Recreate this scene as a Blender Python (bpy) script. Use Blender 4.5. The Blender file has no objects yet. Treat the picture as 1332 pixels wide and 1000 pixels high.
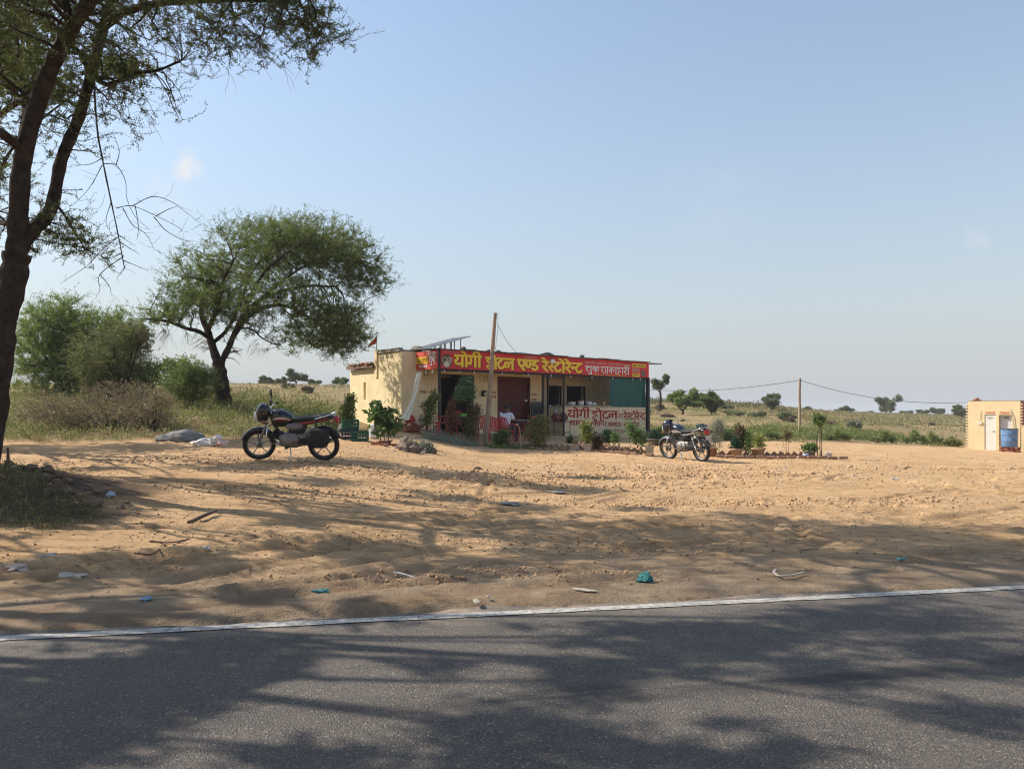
import bpy, bmesh, math, random
import numpy as np
from mathutils import Vector, Matrix, kdtree, noise as mnoise

R = math.radians
SC = bpy.context.scene
COL = SC.collection
random.seed(7)
RNG = np.random.default_rng(11)

# ------------------------------------------------------------------ camera
CAMH = 1.2
F = 1006.0
cam = bpy.data.objects.new("camera", bpy.data.cameras.new("camera"))
COL.objects.link(cam)
cam.location = (0, 0, CAMH)
cam.rotation_euler = (R(90), 0, 0)
cam.data.sensor_width = 36
cam.data.lens = 36 * F / 1332
cam.data.shift_y = 37 / 1332
cam.data.clip_start = 0.05
cam.data.clip_end = 6000
SC.camera = cam

# ------------------------------------------------------------------ sun, sky, exposure
SUN_EL = R(40)
SHADOW = Vector((0.962, -0.27, 0)).normalized()       # the way shadows fall on the ground
SUN_DIR = Vector((-SHADOW.x * math.cos(SUN_EL), -SHADOW.y * math.cos(SUN_EL), math.sin(SUN_EL)))
sun = bpy.data.objects.new("sun", bpy.data.lights.new("sun", 'SUN'))
COL.objects.link(sun)
sun.data.energy = 5.0
sun.data.angle = R(0.4)
sun.data.color = (1.0, 0.93, 0.82)
sun.rotation_euler = SUN_DIR.to_track_quat('Z', 'Y').to_euler()
sun.location = (-30, 10, 30)

W = bpy.data.worlds.new("World")
SC.world = W
W.use_nodes = True
wn, wl = W.node_tree.nodes, W.node_tree.links
wn.clear()
sky = wn.new('ShaderNodeTexSky')
sky.sky_type = 'NISHITA'
sky.sun_disc = False
sky.sun_elevation = SUN_EL
sky.sun_rotation = math.atan2(SUN_DIR.x, SUN_DIR.y)
sky.air_density = 1.3
sky.dust_density = 1.0
sky.ozone_density = 0.5
bg = wn.new('ShaderNodeBackground')
bg.inputs['Strength'].default_value = 0.130
wo = wn.new('ShaderNodeOutputWorld')
# thin wisps of cloud: a few soft directions broken up with noise
tc = wn.new('ShaderNodeTexCoord')
cn = wn.new('ShaderNodeTexNoise'); cn.inputs['Scale'].default_value = 14; cn.inputs['Detail'].default_value = 6
mp = wn.new('ShaderNodeMapping'); mp.inputs['Scale'].default_value = (1, 1, 2.2)
wl.new(tc.outputs['Generated'], mp.inputs['Vector']); wl.new(mp.outputs[0], cn.inputs['Vector'])
nm = wn.new('ShaderNodeVectorMath'); nm.operation = 'NORMALIZE'; wl.new(tc.outputs['Generated'], nm.inputs[0])
wz = wn.new('ShaderNodeTexNoise'); wz.inputs['Scale'].default_value = 22; wz.inputs['Detail'].default_value = 5; wl.new(tc.outputs['Generated'], wz.inputs['Vector'])
wv = wn.new('ShaderNodeVectorMath'); wv.operation = 'MULTIPLY_ADD'; wv.inputs[1].default_value = (.07, .07, .05); wl.new(wz.outputs['Color'], wv.inputs[0]); wl.new(nm.outputs[0], wv.inputs[2])
ws = wn.new('ShaderNodeVectorMath'); ws.operation = 'SUBTRACT'; ws.inputs[1].default_value = (.035, .035, .025); wl.new(wv.outputs[0], ws.inputs[0]); wob = ws.outputs[0]
acc = None
for (px, py, rad, k) in [(245, 217, .024, 1.3), (143, 203, .024, .5), (670, 285, .016, .45), (1282, 298, .022, .5),
                         (215, 250, .05, .35), (930, 260, .09, .16)]:
    d = Vector(((px - 666) / F, 1, (537 - py) / F)).normalized()
    di = wn.new('ShaderNodeVectorMath'); di.operation = 'DISTANCE'
    wl.new(wob, di.inputs[0]); di.inputs[1].default_value = d
    mr = wn.new('ShaderNodeMapRange'); mr.interpolation_type = 'SMOOTHSTEP'
    mr.inputs['From Min'].default_value = rad; mr.inputs['From Max'].default_value = 0
    mr.inputs['To Max'].default_value = k
    wl.new(di.outputs['Value'], mr.inputs['Value'])
    if acc is None: acc = mr.outputs[0]
    else:
        ad = wn.new('ShaderNodeMath'); ad.operation = 'ADD'
        wl.new(acc, ad.inputs[0]); wl.new(mr.outputs[0], ad.inputs[1]); acc = ad.outputs[0]
nr = wn.new('ShaderNodeMapRange'); nr.inputs['From Min'].default_value = .38; nr.inputs['From Max'].default_value = .72
wl.new(cn.outputs['Fac'], nr.inputs['Value'])
mu = wn.new('ShaderNodeMath'); mu.operation = 'MULTIPLY'; mu.use_clamp = True
wl.new(acc, mu.inputs[0]); wl.new(nr.outputs[0], mu.inputs[1])
mx = wn.new('ShaderNodeMix'); mx.data_type = 'RGBA'
# pale dust haze, thickest at the horizon all round
hz_n = wn.new('ShaderNodeVectorMath'); hz_n.operation = 'NORMALIZE'; wl.new(tc.outputs['Generated'], hz_n.inputs[0])
hz_s = wn.new('ShaderNodeSeparateXYZ'); wl.new(hz_n.outputs[0], hz_s.inputs[0])
hz_m = wn.new('ShaderNodeMath'); hz_m.operation = 'MULTIPLY'; hz_m.inputs[1].default_value = -1 / .30; wl.new(hz_s.outputs['Z'], hz_m.inputs[0])
hz_e = wn.new('ShaderNodeMath'); hz_e.operation = 'EXPONENT'; wl.new(hz_m.outputs[0], hz_e.inputs[0])
hz_r = wn.new('ShaderNodeMapRange'); hz_r.inputs['To Min'].default_value = .0; hz_r.inputs['To Max'].default_value = 1; wl.new(hz_e.outputs[0], hz_r.inputs['Value'])
hz = wn.new('ShaderNodeMix'); hz.data_type = 'RGBA'; wl.new(hz_r.outputs[0], hz.inputs[0]); wl.new(sky.outputs[0], hz.inputs[6]); hz.inputs[7].default_value = (2.95, 3.0, 3.14, 1)
wl.new(mu.outputs[0], mx.inputs[0]); tn = wn.new('ShaderNodeMix'); tn.data_type = 'RGBA'; tn.blend_type = 'MULTIPLY'; tn.inputs[0].default_value = 1; tn.inputs[7].default_value = (.96, 1.0, 1.05, 1); wl.new(hz.outputs[2], tn.inputs[6]); wl.new(tn.outputs[2], mx.inputs[6]); mx.inputs[7].default_value = (4.7, 4.75, 4.9, 1)
wl.new(mx.outputs[2], bg.inputs['Color']); wl.new(bg.outputs[0], wo.inputs['Surface'])

SC.view_settings.view_transform = 'Standard'
SC.view_settings.look = 'None'
SC.view_settings.exposure = 0.5
SC.view_settings.gamma = 1.0
SC.view_settings.use_curve_mapping = False
SC.render.engine = 'CYCLES'
SC.cycles.max_bounces = 6
SC.cycles.transparent_max_bounces = 8
SC.cycles.use_denoising = True
SC.cycles.filter_width = 1.15

# ------------------------------------------------------------------ materials
MATS = {}
def mat(name, col, rough=.8, var=.12, scale=6, bump=0, bscale=40, metal=0, spec=.4, col2=None, coat=0, island=0, emis=None):
    if name in MATS: return MATS[name]
    m = bpy.data.materials.new(name); m.use_nodes = True
    n, l = m.node_tree.nodes, m.node_tree.links
    p = n['Principled BSDF']
    p.inputs['Roughness'].default_value = rough
    p.inputs['Metallic'].default_value = metal
    p.inputs['Specular IOR Level'].default_value = spec
    p.inputs['Coat Weight'].default_value = coat
    t = n.new('ShaderNodeTexCoord')
    nz = n.new('ShaderNodeTexNoise'); nz.inputs['Scale'].default_value = scale; nz.inputs['Detail'].default_value = 8
    nz.inputs['Roughness'].default_value = .65
    l.new(t.outputs['Object'], nz.inputs['Vector'])
    r = n.new('ShaderNodeMapRange'); r.inputs['From Min'].default_value = .28; r.inputs['From Max'].default_value = .72
    l.new(nz.outputs['Fac'], r.inputs['Value'])
    mi = n.new('ShaderNodeMix'); mi.data_type = 'RGBA'
    a = [c * (1 - var) for c in col]; b = col2 if col2 else [min(1, c * (1 + var)) for c in col]
    mi.inputs[6].default_value = (*a, 1); mi.inputs[7].default_value = (*b, 1)
    l.new(r.outputs[0], mi.inputs[0])
    out = mi.outputs[2]
    if island:
        g = n.new('ShaderNodeNewGeometry'); rr = n.new('ShaderNodeMapRange')
        rr.inputs['To Min'].default_value = 1 - island; rr.inputs['To Max'].default_value = 1 + island
        l.new(g.outputs['Random Per Island'], rr.inputs['Value'])
        vm = n.new('ShaderNodeVectorMath'); vm.operation = 'SCALE'
        l.new(out, vm.inputs[0]); l.new(rr.outputs[0], vm.inputs['Scale']); out = vm.outputs[0]
    l.new(out, p.inputs['Base Color'])
    if bump:
        bz = n.new('ShaderNodeTexNoise'); bz.inputs['Scale'].default_value = bscale; bz.inputs['Detail'].default_value = 6
        l.new(t.outputs['Object'], bz.inputs['Vector'])
        bp = n.new('ShaderNodeBump'); bp.inputs['Strength'].default_value = bump; bp.inputs['Distance'].default_value = .02
        l.new(bz.outputs['Fac'], bp.inputs['Height']); l.new(bp.outputs[0], p.inputs['Normal'])
    MATS[name] = m
    return m

def leafmat(name, col, col2, trans=.35, rough=.55):
    if name in MATS: return MATS[name]
    m = bpy.data.materials.new(name); m.use_nodes = True
    n, l = m.node_tree.nodes, m.node_tree.links
    p = n['Principled BSDF']; p.inputs['Roughness'].default_value = rough; p.inputs['Specular IOR Level'].default_value = .3
    g = n.new('ShaderNodeNewGeometry')
    t = n.new('ShaderNodeTexCoord'); nz = n.new('ShaderNodeTexNoise'); nz.inputs['Scale'].default_value = 1.3; nz.inputs['Detail'].default_value = 3
    l.new(t.outputs['Object'], nz.inputs['Vector'])
    ad = n.new('ShaderNodeMath'); ad.operation = 'MULTIPLY_ADD'; ad.inputs[1].default_value = .55; ad.use_clamp = True
    sb = n.new('ShaderNodeMapRange'); sb.inputs['From Min'].default_value = .35; sb.inputs['From Max'].default_value = .65; sb.inputs['To Max'].default_value = .45
    l.new(nz.outputs['Fac'], sb.inputs['Value']); l.new(g.outputs['Random Per Island'], ad.inputs[0]); l.new(sb.outputs[0], ad.inputs[2])
    mi = n.new('ShaderNodeMix'); mi.data_type = 'RGBA'
    mi.inputs[6].default_value = (*col, 1); mi.inputs[7].default_value = (*col2, 1)
    l.new(ad.outputs[0], mi.inputs[0]); l.new(mi.outputs[2], p.inputs['Base Color'])
    tr = n.new('ShaderNodeBsdfTranslucent'); l.new(mi.outputs[2], tr.inputs['Color'])
    ms = n.new('ShaderNodeMixShader'); ms.inputs[0].default_value = trans
    l.new(p.outputs[0], ms.inputs[1]); l.new(tr.outputs[0], ms.inputs[2])
    l.new(ms.outputs[0], n['Material Output'].inputs['Surface'])
    MATS[name] = m
    return m

# ------------------------------------------------------------------ object helpers
def tag(o, label=None, cat=None, group=None, kind=None):
    if label: o['label'] = label
    if cat: o['category'] = cat
    if group: o['group'] = group
    if kind: o['kind'] = kind
    return o
def empty(name, loc=(0, 0, 0), rz=0, label=None, cat=None, group=None):
    o = bpy.data.objects.new(name, None); COL.objects.link(o)
    o.location = loc; o.rotation_euler = (0, 0, rz); o.empty_display_size = .1
    return tag(o, label, cat, group)
def copy_tree(o, parent=None):
    c = o.copy(); COL.objects.link(c)
    if parent is not None: c.parent = parent
    for ch in o.children: copy_tree(ch, c)
    return c
def link(name, me, mats, parent=None):
    o = bpy.data.objects.new(name, me); COL.objects.link(o)
    for m in (mats if isinstance(mats, (list, tuple)) else [mats]): me.materials.append(m)
    if parent is not None: o.parent = parent
    return o
def np_mesh(name, V, Fs, mi=None, smooth=False):
    """V (n,3); Fs list of int arrays (m,k); mi list of material indices per array"""
    me = bpy.data.meshes.new(name)
    V = np.asarray(V, np.float32)
    me.vertices.add(len(V)); me.vertices.foreach_set('co', V.ravel())
    Fs = [np.asarray(f, np.int32) for f in Fs]
    nl = sum(f.size for f in Fs); npoly = sum(len(f) for f in Fs)
    me.loops.add(nl); me.polygons.add(npoly)
    me.loops.foreach_set('vertex_index', np.concatenate([f.ravel() for f in Fs]))
    st, tot, s = [], [], 0
    for f in Fs:
        k = f.shape[1]
        st.append(s + k * np.arange(len(f))); s += f.size
    me.polygons.foreach_set('loop_start', np.concatenate(st).astype(np.int32))
    if mi is not None:
        me.polygons.foreach_set('material_index', np.concatenate([np.full(len(f), i, np.int32) for f, i in zip(Fs, mi)]))
    if smooth: me.polygons.foreach_set('use_smooth', np.ones(npoly, bool))
    me.update(calc_edges=True); me.validate()
    return me

class MB:
    def __init__(s): s.v, s.f, s.m, s.sm = [], [], [], []
    def add(s, V, Fc, mi=0, smooth=False, M=None):
        b = len(s.v)
        for p in V:
            p = Vector(p)
            s.v.append(tuple(M @ p) if M is not None else tuple(p))
        for f in Fc: s.f.append([b + i for i in f]); s.m.append(mi); s.sm.append(smooth)
        return s
    def box(s, c, d, mi=0, M=None, rz=0, rx=0, ry=0, taper=1.0, bev=0):
        x, y, z = d[0] / 2, d[1] / 2, d[2] / 2
        T = Matrix.Translation(c) @ Matrix.Rotation(rz, 4, 'Z') @ Matrix.Rotation(ry, 4, 'Y') @ Matrix.Rotation(rx, 4, 'X')
        if M is not None: T = M @ T
        t = taper
        if bev:
            b = min(bev, x * .9, y * .9, z * .9)
            prof = [(-z, b), (-z + b, 0), (z - b, 0), (z, b)]
            rings = []
            for (zz, ins) in prof:
                k = 1 if zz < 0 else t
                X, Y = x * k - ins, y * k - ins
                rings.append([(X, Y - b, zz), (X - b, Y, zz), (-X + b, Y, zz), (-X, Y - b, zz), (-X, -Y + b, zz), (-X + b, -Y, zz), (X - b, -Y, zz), (X, -Y + b, zz)])
            return s.loft(rings, mi, M=T, smooth=False)
        V = [(-x, -y, -z), (x, -y, -z), (x, y, -z), (-x, y, -z), (-x * t, -y * t, z), (x * t, -y * t, z), (x * t, y * t, z), (-x * t, y * t, z)]
        return s.add(V, [(0, 3, 2, 1), (4, 5, 6, 7), (0, 1, 5, 4), (1, 2, 6, 5), (2, 3, 7, 6), (3, 0, 4, 7)], mi, False, T)
    def tube(s, pts, r, n=8, mi=0, M=None, cap=True, smooth=True, flat=1.0):
        pts = [Vector(p) for p in pts]; k = len(pts)
        rs = r if isinstance(r, (list, tuple)) else [r] * k
        up = Vector((0, 0, 1)); rings = []
        a = None
        for i, p in enumerate(pts):
            t = (pts[min(i + 1, k - 1)] - pts[max(i - 1, 0)])
            t = t.normalized() if t.length > 1e-9 else Vector((0, 0, 1))
            if a is None:
                a = t.cross(up)
                if a.length < .05: a = t.cross(Vector((0, 1, 0)))
            a = (a - t * a.dot(t)).normalized(); b = t.cross(a)
            rings.append([p + (a * math.cos(2 * math.pi * j / n) + b * flat * math.sin(2 * math.pi * j / n)) * rs[i] for j in range(n)])
        return s.loft(rings, mi, M, cap, smooth)
    def loft(s, rings, mi=0, M=None, cap=True, smooth=True, closed=False):
        n = len(rings[0]); V = [p for r in rings for p in r]; Fc = []
        m = len(rings)
        for i in range(m if closed else m - 1):
            for j in range(n):
                a, b = i * n + j, i * n + (j + 1) % n
                c, d = ((i + 1) % m) * n + (j + 1) % n, ((i + 1) % m) * n + j
                Fc.append((a, b, c, d))
        s.add(V, Fc, mi, smooth, M)
        if cap and not closed:
            s.add(rings[0], [tuple(reversed(range(n)))], mi, False, M); s.add(rings[-1], [tuple(range(n))], mi, False, M)
        return s
    def lathe(s, prof, n=16, mi=0, M=None, smooth=True, cap=True):
        rings = [[(r * math.cos(2 * math.pi * j / n), r * math.sin(2 * math.pi * j / n), z) for j in range(n)] for r, z in prof]
        return s.loft(rings, mi, M, cap, smooth)
    def ico(s, c, r, mi=0, jit=.15, sub=1, seed=0, sc=(1, 1, 1), smooth=False):
        bm = bmesh.new(); bmesh.ops.create_icosphere(bm, subdivisions=sub, radius=1)
        rr = random.Random(seed); off = Vector((rr.uniform(0, 99),) * 3)
        V = []
        for v in bm.verts:
            k = 1 + jit * 2 * mnoise.noise(v.co * 1.3 + off) + jit * .6 * mnoise.noise(v.co * 3.1 + off)
            V.append((c[0] + v.co.x * k * r * sc[0], c[1] + v.co.y * k * r * sc[1], c[2] + v.co.z * k * r * sc[2]))
        Fc = [tuple(x.index for x in f.verts) for f in bm.faces]; bm.free()
        return s.add(V, Fc, mi, smooth)
    def mesh(s, name):
        me = bpy.data.meshes.new(name); me.from_pydata(s.v, [], s.f)
        me.polygons.foreach_set('material_index', s.m); me.polygons.foreach_set('use_smooth', s.sm)
        me.update(); return me
    def build(s, name, mats, parent=None): return link(name, s.mesh(name), mats, parent)

def spline(pts, k=6):
    """Catmull-Rom through pts"""
    P = [np.array(p, float) for p in pts]; P = [2 * P[0] - P[1]] + P + [2 * P[-1] - P[-2]]
    out = []
    for i in range(1, len(P) - 2):
        for t in np.linspace(0, 1, k, endpoint=False):
            a, b, c, d = P[i - 1], P[i], P[i + 1], P[i + 2]
            out.append(.5 * (2 * b + (c - a) * t + (2 * a - 5 * b + 4 * c - d) * t * t + (3 * b - a - 3 * c + d) * t ** 3))
    out.append(P[-2]); return out

# ------------------------------------------------------------------ terrain
def at(px, py, Y): return Vector(((px - 666) / F * Y, Y, CAMH + (537 - py) / F * Y))
RD = np.array([6.257, 1.21]); RD /= np.linalg.norm(RD)      # along the road
RN = np.array([-RD[1], RD[0]])                               # away from the road, towards the lot
R0 = np.array([-2.727, 4.12])
def road_v(x, y): return (x - R0[0]) * RN[0] + (y - R0[1]) * RN[1]
def road_u(x, y): return (x - R0[0]) * RD[0] + (y - R0[1]) * RD[1]
CTL = [(0, 640, 9.5), (-300, 640, 9.5), (100, 690, 7), (332, 598, 14.6), (430, 598, 14.6), (200, 598, 14.8), (0, 597, 15), (-300, 595, 15), (890, 600.5, 20), (650, 580, 25), (631, 581, 25),
       (840, 592, 21.5), (1100, 597, 21), (1000, 596, 21.3), (735, 566, 30.2), (840, 570, 33.3), (522, 558, 27), (545, 560, 26.6), (470, 556, 28), (455, 562, 24.5),
       (480, 568, 22), (500, 580, 19), (540, 589, 18), (150, 577, 18.6), (0, 577, 18.6), (300, 577, 18.8), (290, 523, 26), (100, 520, 28), (0, 520, 28), (-300, 520, 28), (420, 535, 30),
       (300, 506, 60), (300, 500, 95), (450, 506, 60), (450, 502, 95), (0, 505, 60), (0, 500, 95), (-400, 500, 95), (600, 545, 45), (600, 508, 100),
       (1000, 576, 32), (1100, 577, 36), (1200, 580, 38), (1260, 584.5, 40), (1330, 588, 39), (1500, 590, 40), (1250, 566, 60), (1250, 547, 110), (1332, 542, 160), (1332, 541.5, 260), (1500, 545, 120),
       (900, 560, 45), (880, 546, 60), (900, 526, 88), (870, 524, 110), (1050, 556, 50), (1050, 538, 90), (1120, 541, 110), (1000, 529, 92), (1332, 575, 50),
       (650, 640, 11.5), (1000, 640, 11.8), (1300, 640, 12), (1500, 640, 12), (650, 700, 7.4), (1000, 700, 7.5), (1300, 700, 7.5), (1200, 610, 17.5), (1400, 610, 18), (700, 607, 17), (550, 605, 15.6)]
def _ab(x, y):
    y = np.maximum(y, 5.0)
    return np.clip(x / y, -1.3, 1.3) * 2.2, np.log(y)
_P = np.array([tuple(at(*c)) for c in CTL])
def _tps(r): return np.where(r > 1e-9, r * r * np.log(np.maximum(r, 1e-9)), 0)
_A, _B = _ab(_P[:, 0], _P[:, 1]); _n = len(_P)
_K = _tps(np.hypot(_A[:, None] - _A[None], _B[:, None] - _B[None])) + .015 * np.eye(_n)
_Q = np.stack([np.ones(_n), _A, _B], 1)
_S = np.linalg.solve(np.block([[_K, _Q], [_Q.T, np.zeros((3, 3))]]), np.concatenate([_P[:, 2], np.zeros(3)]))
def _smooth(a, b, t):
    t = np.clip((t - a) / (b - a), 0, 1); return t * t * (3 - 2 * t)
MOUND = (-6.15, 8.6)
def G0(x, y):
    x = np.asarray(x, float); y = np.asarray(y, float); sh = np.broadcast(x, y).shape
    x = np.broadcast_to(x, sh).ravel(); y = np.broadcast_to(y, sh).ravel()
    a, b = _ab(x, np.minimum(y, 280))
    z = np.zeros(len(x))
    for i in range(0, len(x), 40000):
        s = slice(i, i + 40000)
        z[s] = _tps(np.hypot(a[s, None] - _A, b[s, None] - _B)) @ _S[:_n] + _S[_n] + _S[_n + 1] * a[s] + _S[_n + 2] * b[s]
    z = np.clip(z, -1.2, 5.5)
    v = road_v(x, y)
    k = _smooth(.3, 3.5, v)
    z = z * k + .03 * (1 - k)
    # mound of earth at the foot of the near tree
    d = np.hypot((x - MOUND[0]) / 1.5, (y - MOUND[1]) / 1.7)
    z = z + .42 * np.exp(-d * d) * k
    # ground behind the road
    z = np.where(v < -7.4, -.02 * _smooth(7.4, 9, -v), z)
    return z.reshape(sh)
_rs = np.random.default_rng(3)
_NT = _rs.random((256, 256))
def vnoise(x, y):
    xi = np.floor(x).astype(int); yi = np.floor(y).astype(int); fx = x - xi; fy = y - yi
    fx = fx * fx * (3 - 2 * fx); fy = fy * fy * (3 - 2 * fy)
    g = lambda i, j: _NT[i % 256, j % 256]
    return (g(xi, yi) * (1 - fx) * (1 - fy) + g(xi + 1, yi) * fx * (1 - fy) + g(xi, yi + 1) * (1 - fx) * fy + g(xi + 1, yi + 1) * fx * fy) - .5
def fbm(x, y, o=4, g=.5):
    s, a = 0, 1
    for i in range(o): s = s + a * vnoise(x * 2 ** i + 17.3 * i, y * 2 ** i + 5.1 * i); a *= g
    return s
def G(x, y):
    r = G0(x, y); return float(r) if np.ndim(r) == 0 else r
def on(px, Y): X = (px - 666) / F * Y; return (X, Y, G(X, Y))

# ------------------------------------------------------------------ ground sheet
def axis(fine0, fine1, step, lo, hi, g):
    a = list(np.arange(fine0, fine1, step)); s = step
    while a[-1] < hi: s *= g; a.append(a[-1] + s)
    s = step; b = [fine0]
    while b[-1] > lo: s *= g; b.append(b[-1] - s)
    return np.array(b[:0:-1] + a)
XS = axis(-9.5, 9.5, .045, -800, 800, 1.075)
YS = np.concatenate([axis(4.0, 13, .04, -300, 13, 1.12)[:-1], axis(13, 23.5, .07, 13, 1000, 1.06)])
YS = np.unique(np.round(YS, 4))
GX, GY = np.meshgrid(XS, YS)
GZ = G0(GX, GY)
RV = road_v(GX, GY)
RU = road_u(GX, GY)
# where the sand lot ends and weeds / fields begin
LOT = [(-40, 18.4), (-12.5, 18.4), (-7, 18.9), (-5.0, 20.5), (-4.6, 24), (-4.2, 34), (4.0, 40), (6.6, 35), (9.5, 32.3), (15.5, 36), (20.5, 38.5), (24, 41), (29, 43.5), (60, 50)]
lx, ly = zip(*LOT)
def lot_edge(x): return np.interp(x, lx, ly)
EDGE = GY - lot_edge(GX) + 1.3 * fbm(GX * .5, GY * .5, 4)
VEG = _smooth(-.6, .9, EDGE)
near = (1 - _smooth(26, 48, GY)) * _smooth(-1.0, 0, RV + 1.0)
lumps = fbm(GX * .45, GY * .45, 3) * (.025 + .035 * _smooth(7, 12, GY)) + fbm(GX * 2.3 + 9, GY * 2.3, 4) * .014
fine = np.abs(fbm(GX * 9, GY * 9, 3)) * .016
streak = fbm(RU * .35 + .5 * GY, RV * 5.5 - RU * .9, 3) * .022 * (1 - _smooth(10, 15, GY))
trod = _smooth(-.05, .22, fbm(GX * .25 + 3, GY * .3 + 8, 3))
clods = np.maximum(0, fbm(GX * 8 + 3, GY * 8 + 1, 3) - .12) * .11 * trod * (1 - .6 * _smooth(14, 22, GY))
rel = lumps + fine + streak + clods
# wheel ruts
DM = np.full(GX.shape, 9.0); DS = np.zeros(GX.shape)
def rut(pts, w=.07):
    P = []
    for (px, py) in pts:
        Y = (CAMH - .08) * F / (py - 537); P.append(((px - 666) / F * Y, Y))
    S = spline(P, 60); s = 0
    for i, p in enumerate(S):
        if i: s += np.hypot(*(p - S[i - 1]))
        i0, i1 = np.searchsorted(YS, [p[1] - .3, p[1] + .3]); j0, j1 = np.searchsorted(XS, [p[0] - .3, p[0] + .3])
        if i1 <= i0 or j1 <= j0: continue
        d = np.hypot(GX[i0:i1, j0:j1] - p[0], GY[i0:i1, j0:j1] - p[1]) / (w / .07)
        m = d < DM[i0:i1, j0:j1]
        DM[i0:i1, j0:j1] = np.where(m, d, DM[i0:i1, j0:j1]); DS[i0:i1, j0:j1] = np.where(m, s, DS[i0:i1, j0:j1])
for t in [[(-60, 805), (250, 745), (520, 690), (760, 660), (900, 630), (960, 612)], [(-60, 768), (250, 715), (500, 672), (700, 648), (860, 622), (900, 607)],
          [(0, 738), (300, 712), (650, 705), (1000, 690), (1332, 652)], [(330, 765), (700, 738), (960, 712), (1040, 690), (1030, 662)], [(1400, 700), (1100, 720), (800, 745), (480, 772)],
          [(1400, 640), (1100, 626), (900, 622), (700, 633), (520, 655)], [(240, 765), (640, 722), (940, 690), (1000, 672), (985, 650)], [(1400, 668), (1150, 668), (900, 676), (640, 700), (380, 735)],
          [(-60, 790), (200, 752), (460, 706), (700, 676), (1000, 655), (1350, 618)], [(820, 655), (905, 625), (930, 606)], [(700, 655), (850, 627), (880, 606)], [(560, 690), (620, 650), (640, 610)], [(-60, 752), (200, 728), (480, 690), (800, 640), (900, 618)], [(-60, 822), (200, 782), (500, 745), (760, 690), (1000, 640), (1100, 610)], [(60, 700), (300, 690), (560, 668), (820, 640)], [(500, 800), (760, 760), (1050, 735), (1400, 690)], [(150, 640), (420, 652), (700, 672), (960, 668), (1120, 640)], [(980, 720), (1060, 700), (1075, 680), (1040, 655), (960, 640)]]:
    rut(t, random.uniform(.06, .085))
pr = np.where(DM < .09, -.032 * (1 - (DM / .09) ** 2), 0) + .02 * np.exp(-((DM - .14) / .045) ** 2)
tread = .004 * np.sign(np.sin(DS * 2 * math.pi / .075)) * (DM < .065)
brk = _smooth(-.22, .12, fbm(GX * .8 + 40, GY * .8, 3))
rel = rel * (1 - .6 * np.exp(-(DM / .1) ** 2) * brk) + (pr + tread) * brk
GZ = GZ + rel * near * (1 - .5 * VEG) * _smooth(.2, .9, RV)
# ragged sand edge against the tarmac
edge = RV - .14 - .24 * fbm(RU * .9, RU * 0 + 3.3, 4) - .05 * fbm(RU * 6, RV * 6, 2)
GZ = np.where((edge < 0) & (RV > -3.7), np.minimum(GZ, -.03 + 0 * GZ), np.where(RV > -3.7, GZ * _smooth(0, .35, edge) + (-.006 + .02 * _smooth(0, .1, edge) + .015 * fbm(GX * 9, GY * 9, 2)) * (1 - _smooth(0, .35, edge)), np.minimum(GZ, np.where(RV < -7.6, GZ - .01, -.05))))
far_n = _smooth(30, 70, GY) * (1 - _smooth(300, 600, GY))
GZ = GZ + far_n * fbm(GX * .07, GY * .07, 3) * .5
ny, nx = GX.shape
idx = np.arange(ny * nx).reshape(ny, nx)
quads = np.stack([idx[:-1, :-1], idx[:-1, 1:], idx[1:, 1:], idx[1:, :-1]], -1).reshape(-1, 4)
gme = np_mesh('ground', np.stack([GX, GY, GZ], -1).reshape(-1, 3), [quads], smooth=True)
def vattr(me, name, arr):
    a = me.attributes.new(name, 'FLOAT', 'POINT'); a.data.foreach_set('value', np.asarray(arr, np.float32).ravel())
vattr(gme, 'veg', VEG)
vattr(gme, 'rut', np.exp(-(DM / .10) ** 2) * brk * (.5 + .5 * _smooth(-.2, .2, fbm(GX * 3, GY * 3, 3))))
MD = np.hypot((GX - MOUND[0]) / 2.0, (GY - MOUND[1] + .2) / 2.0) + .5 * fbm(GX * 1.2, GY * 1.2, 4)
vattr(gme, 'mound', (1 - _smooth(.75, 1.15, MD)))
vattr(gme, 'grime', 1 - _smooth(.3, 2.0, RV + .5 * fbm(RU * .7, RV * .7, 3)))

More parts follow.
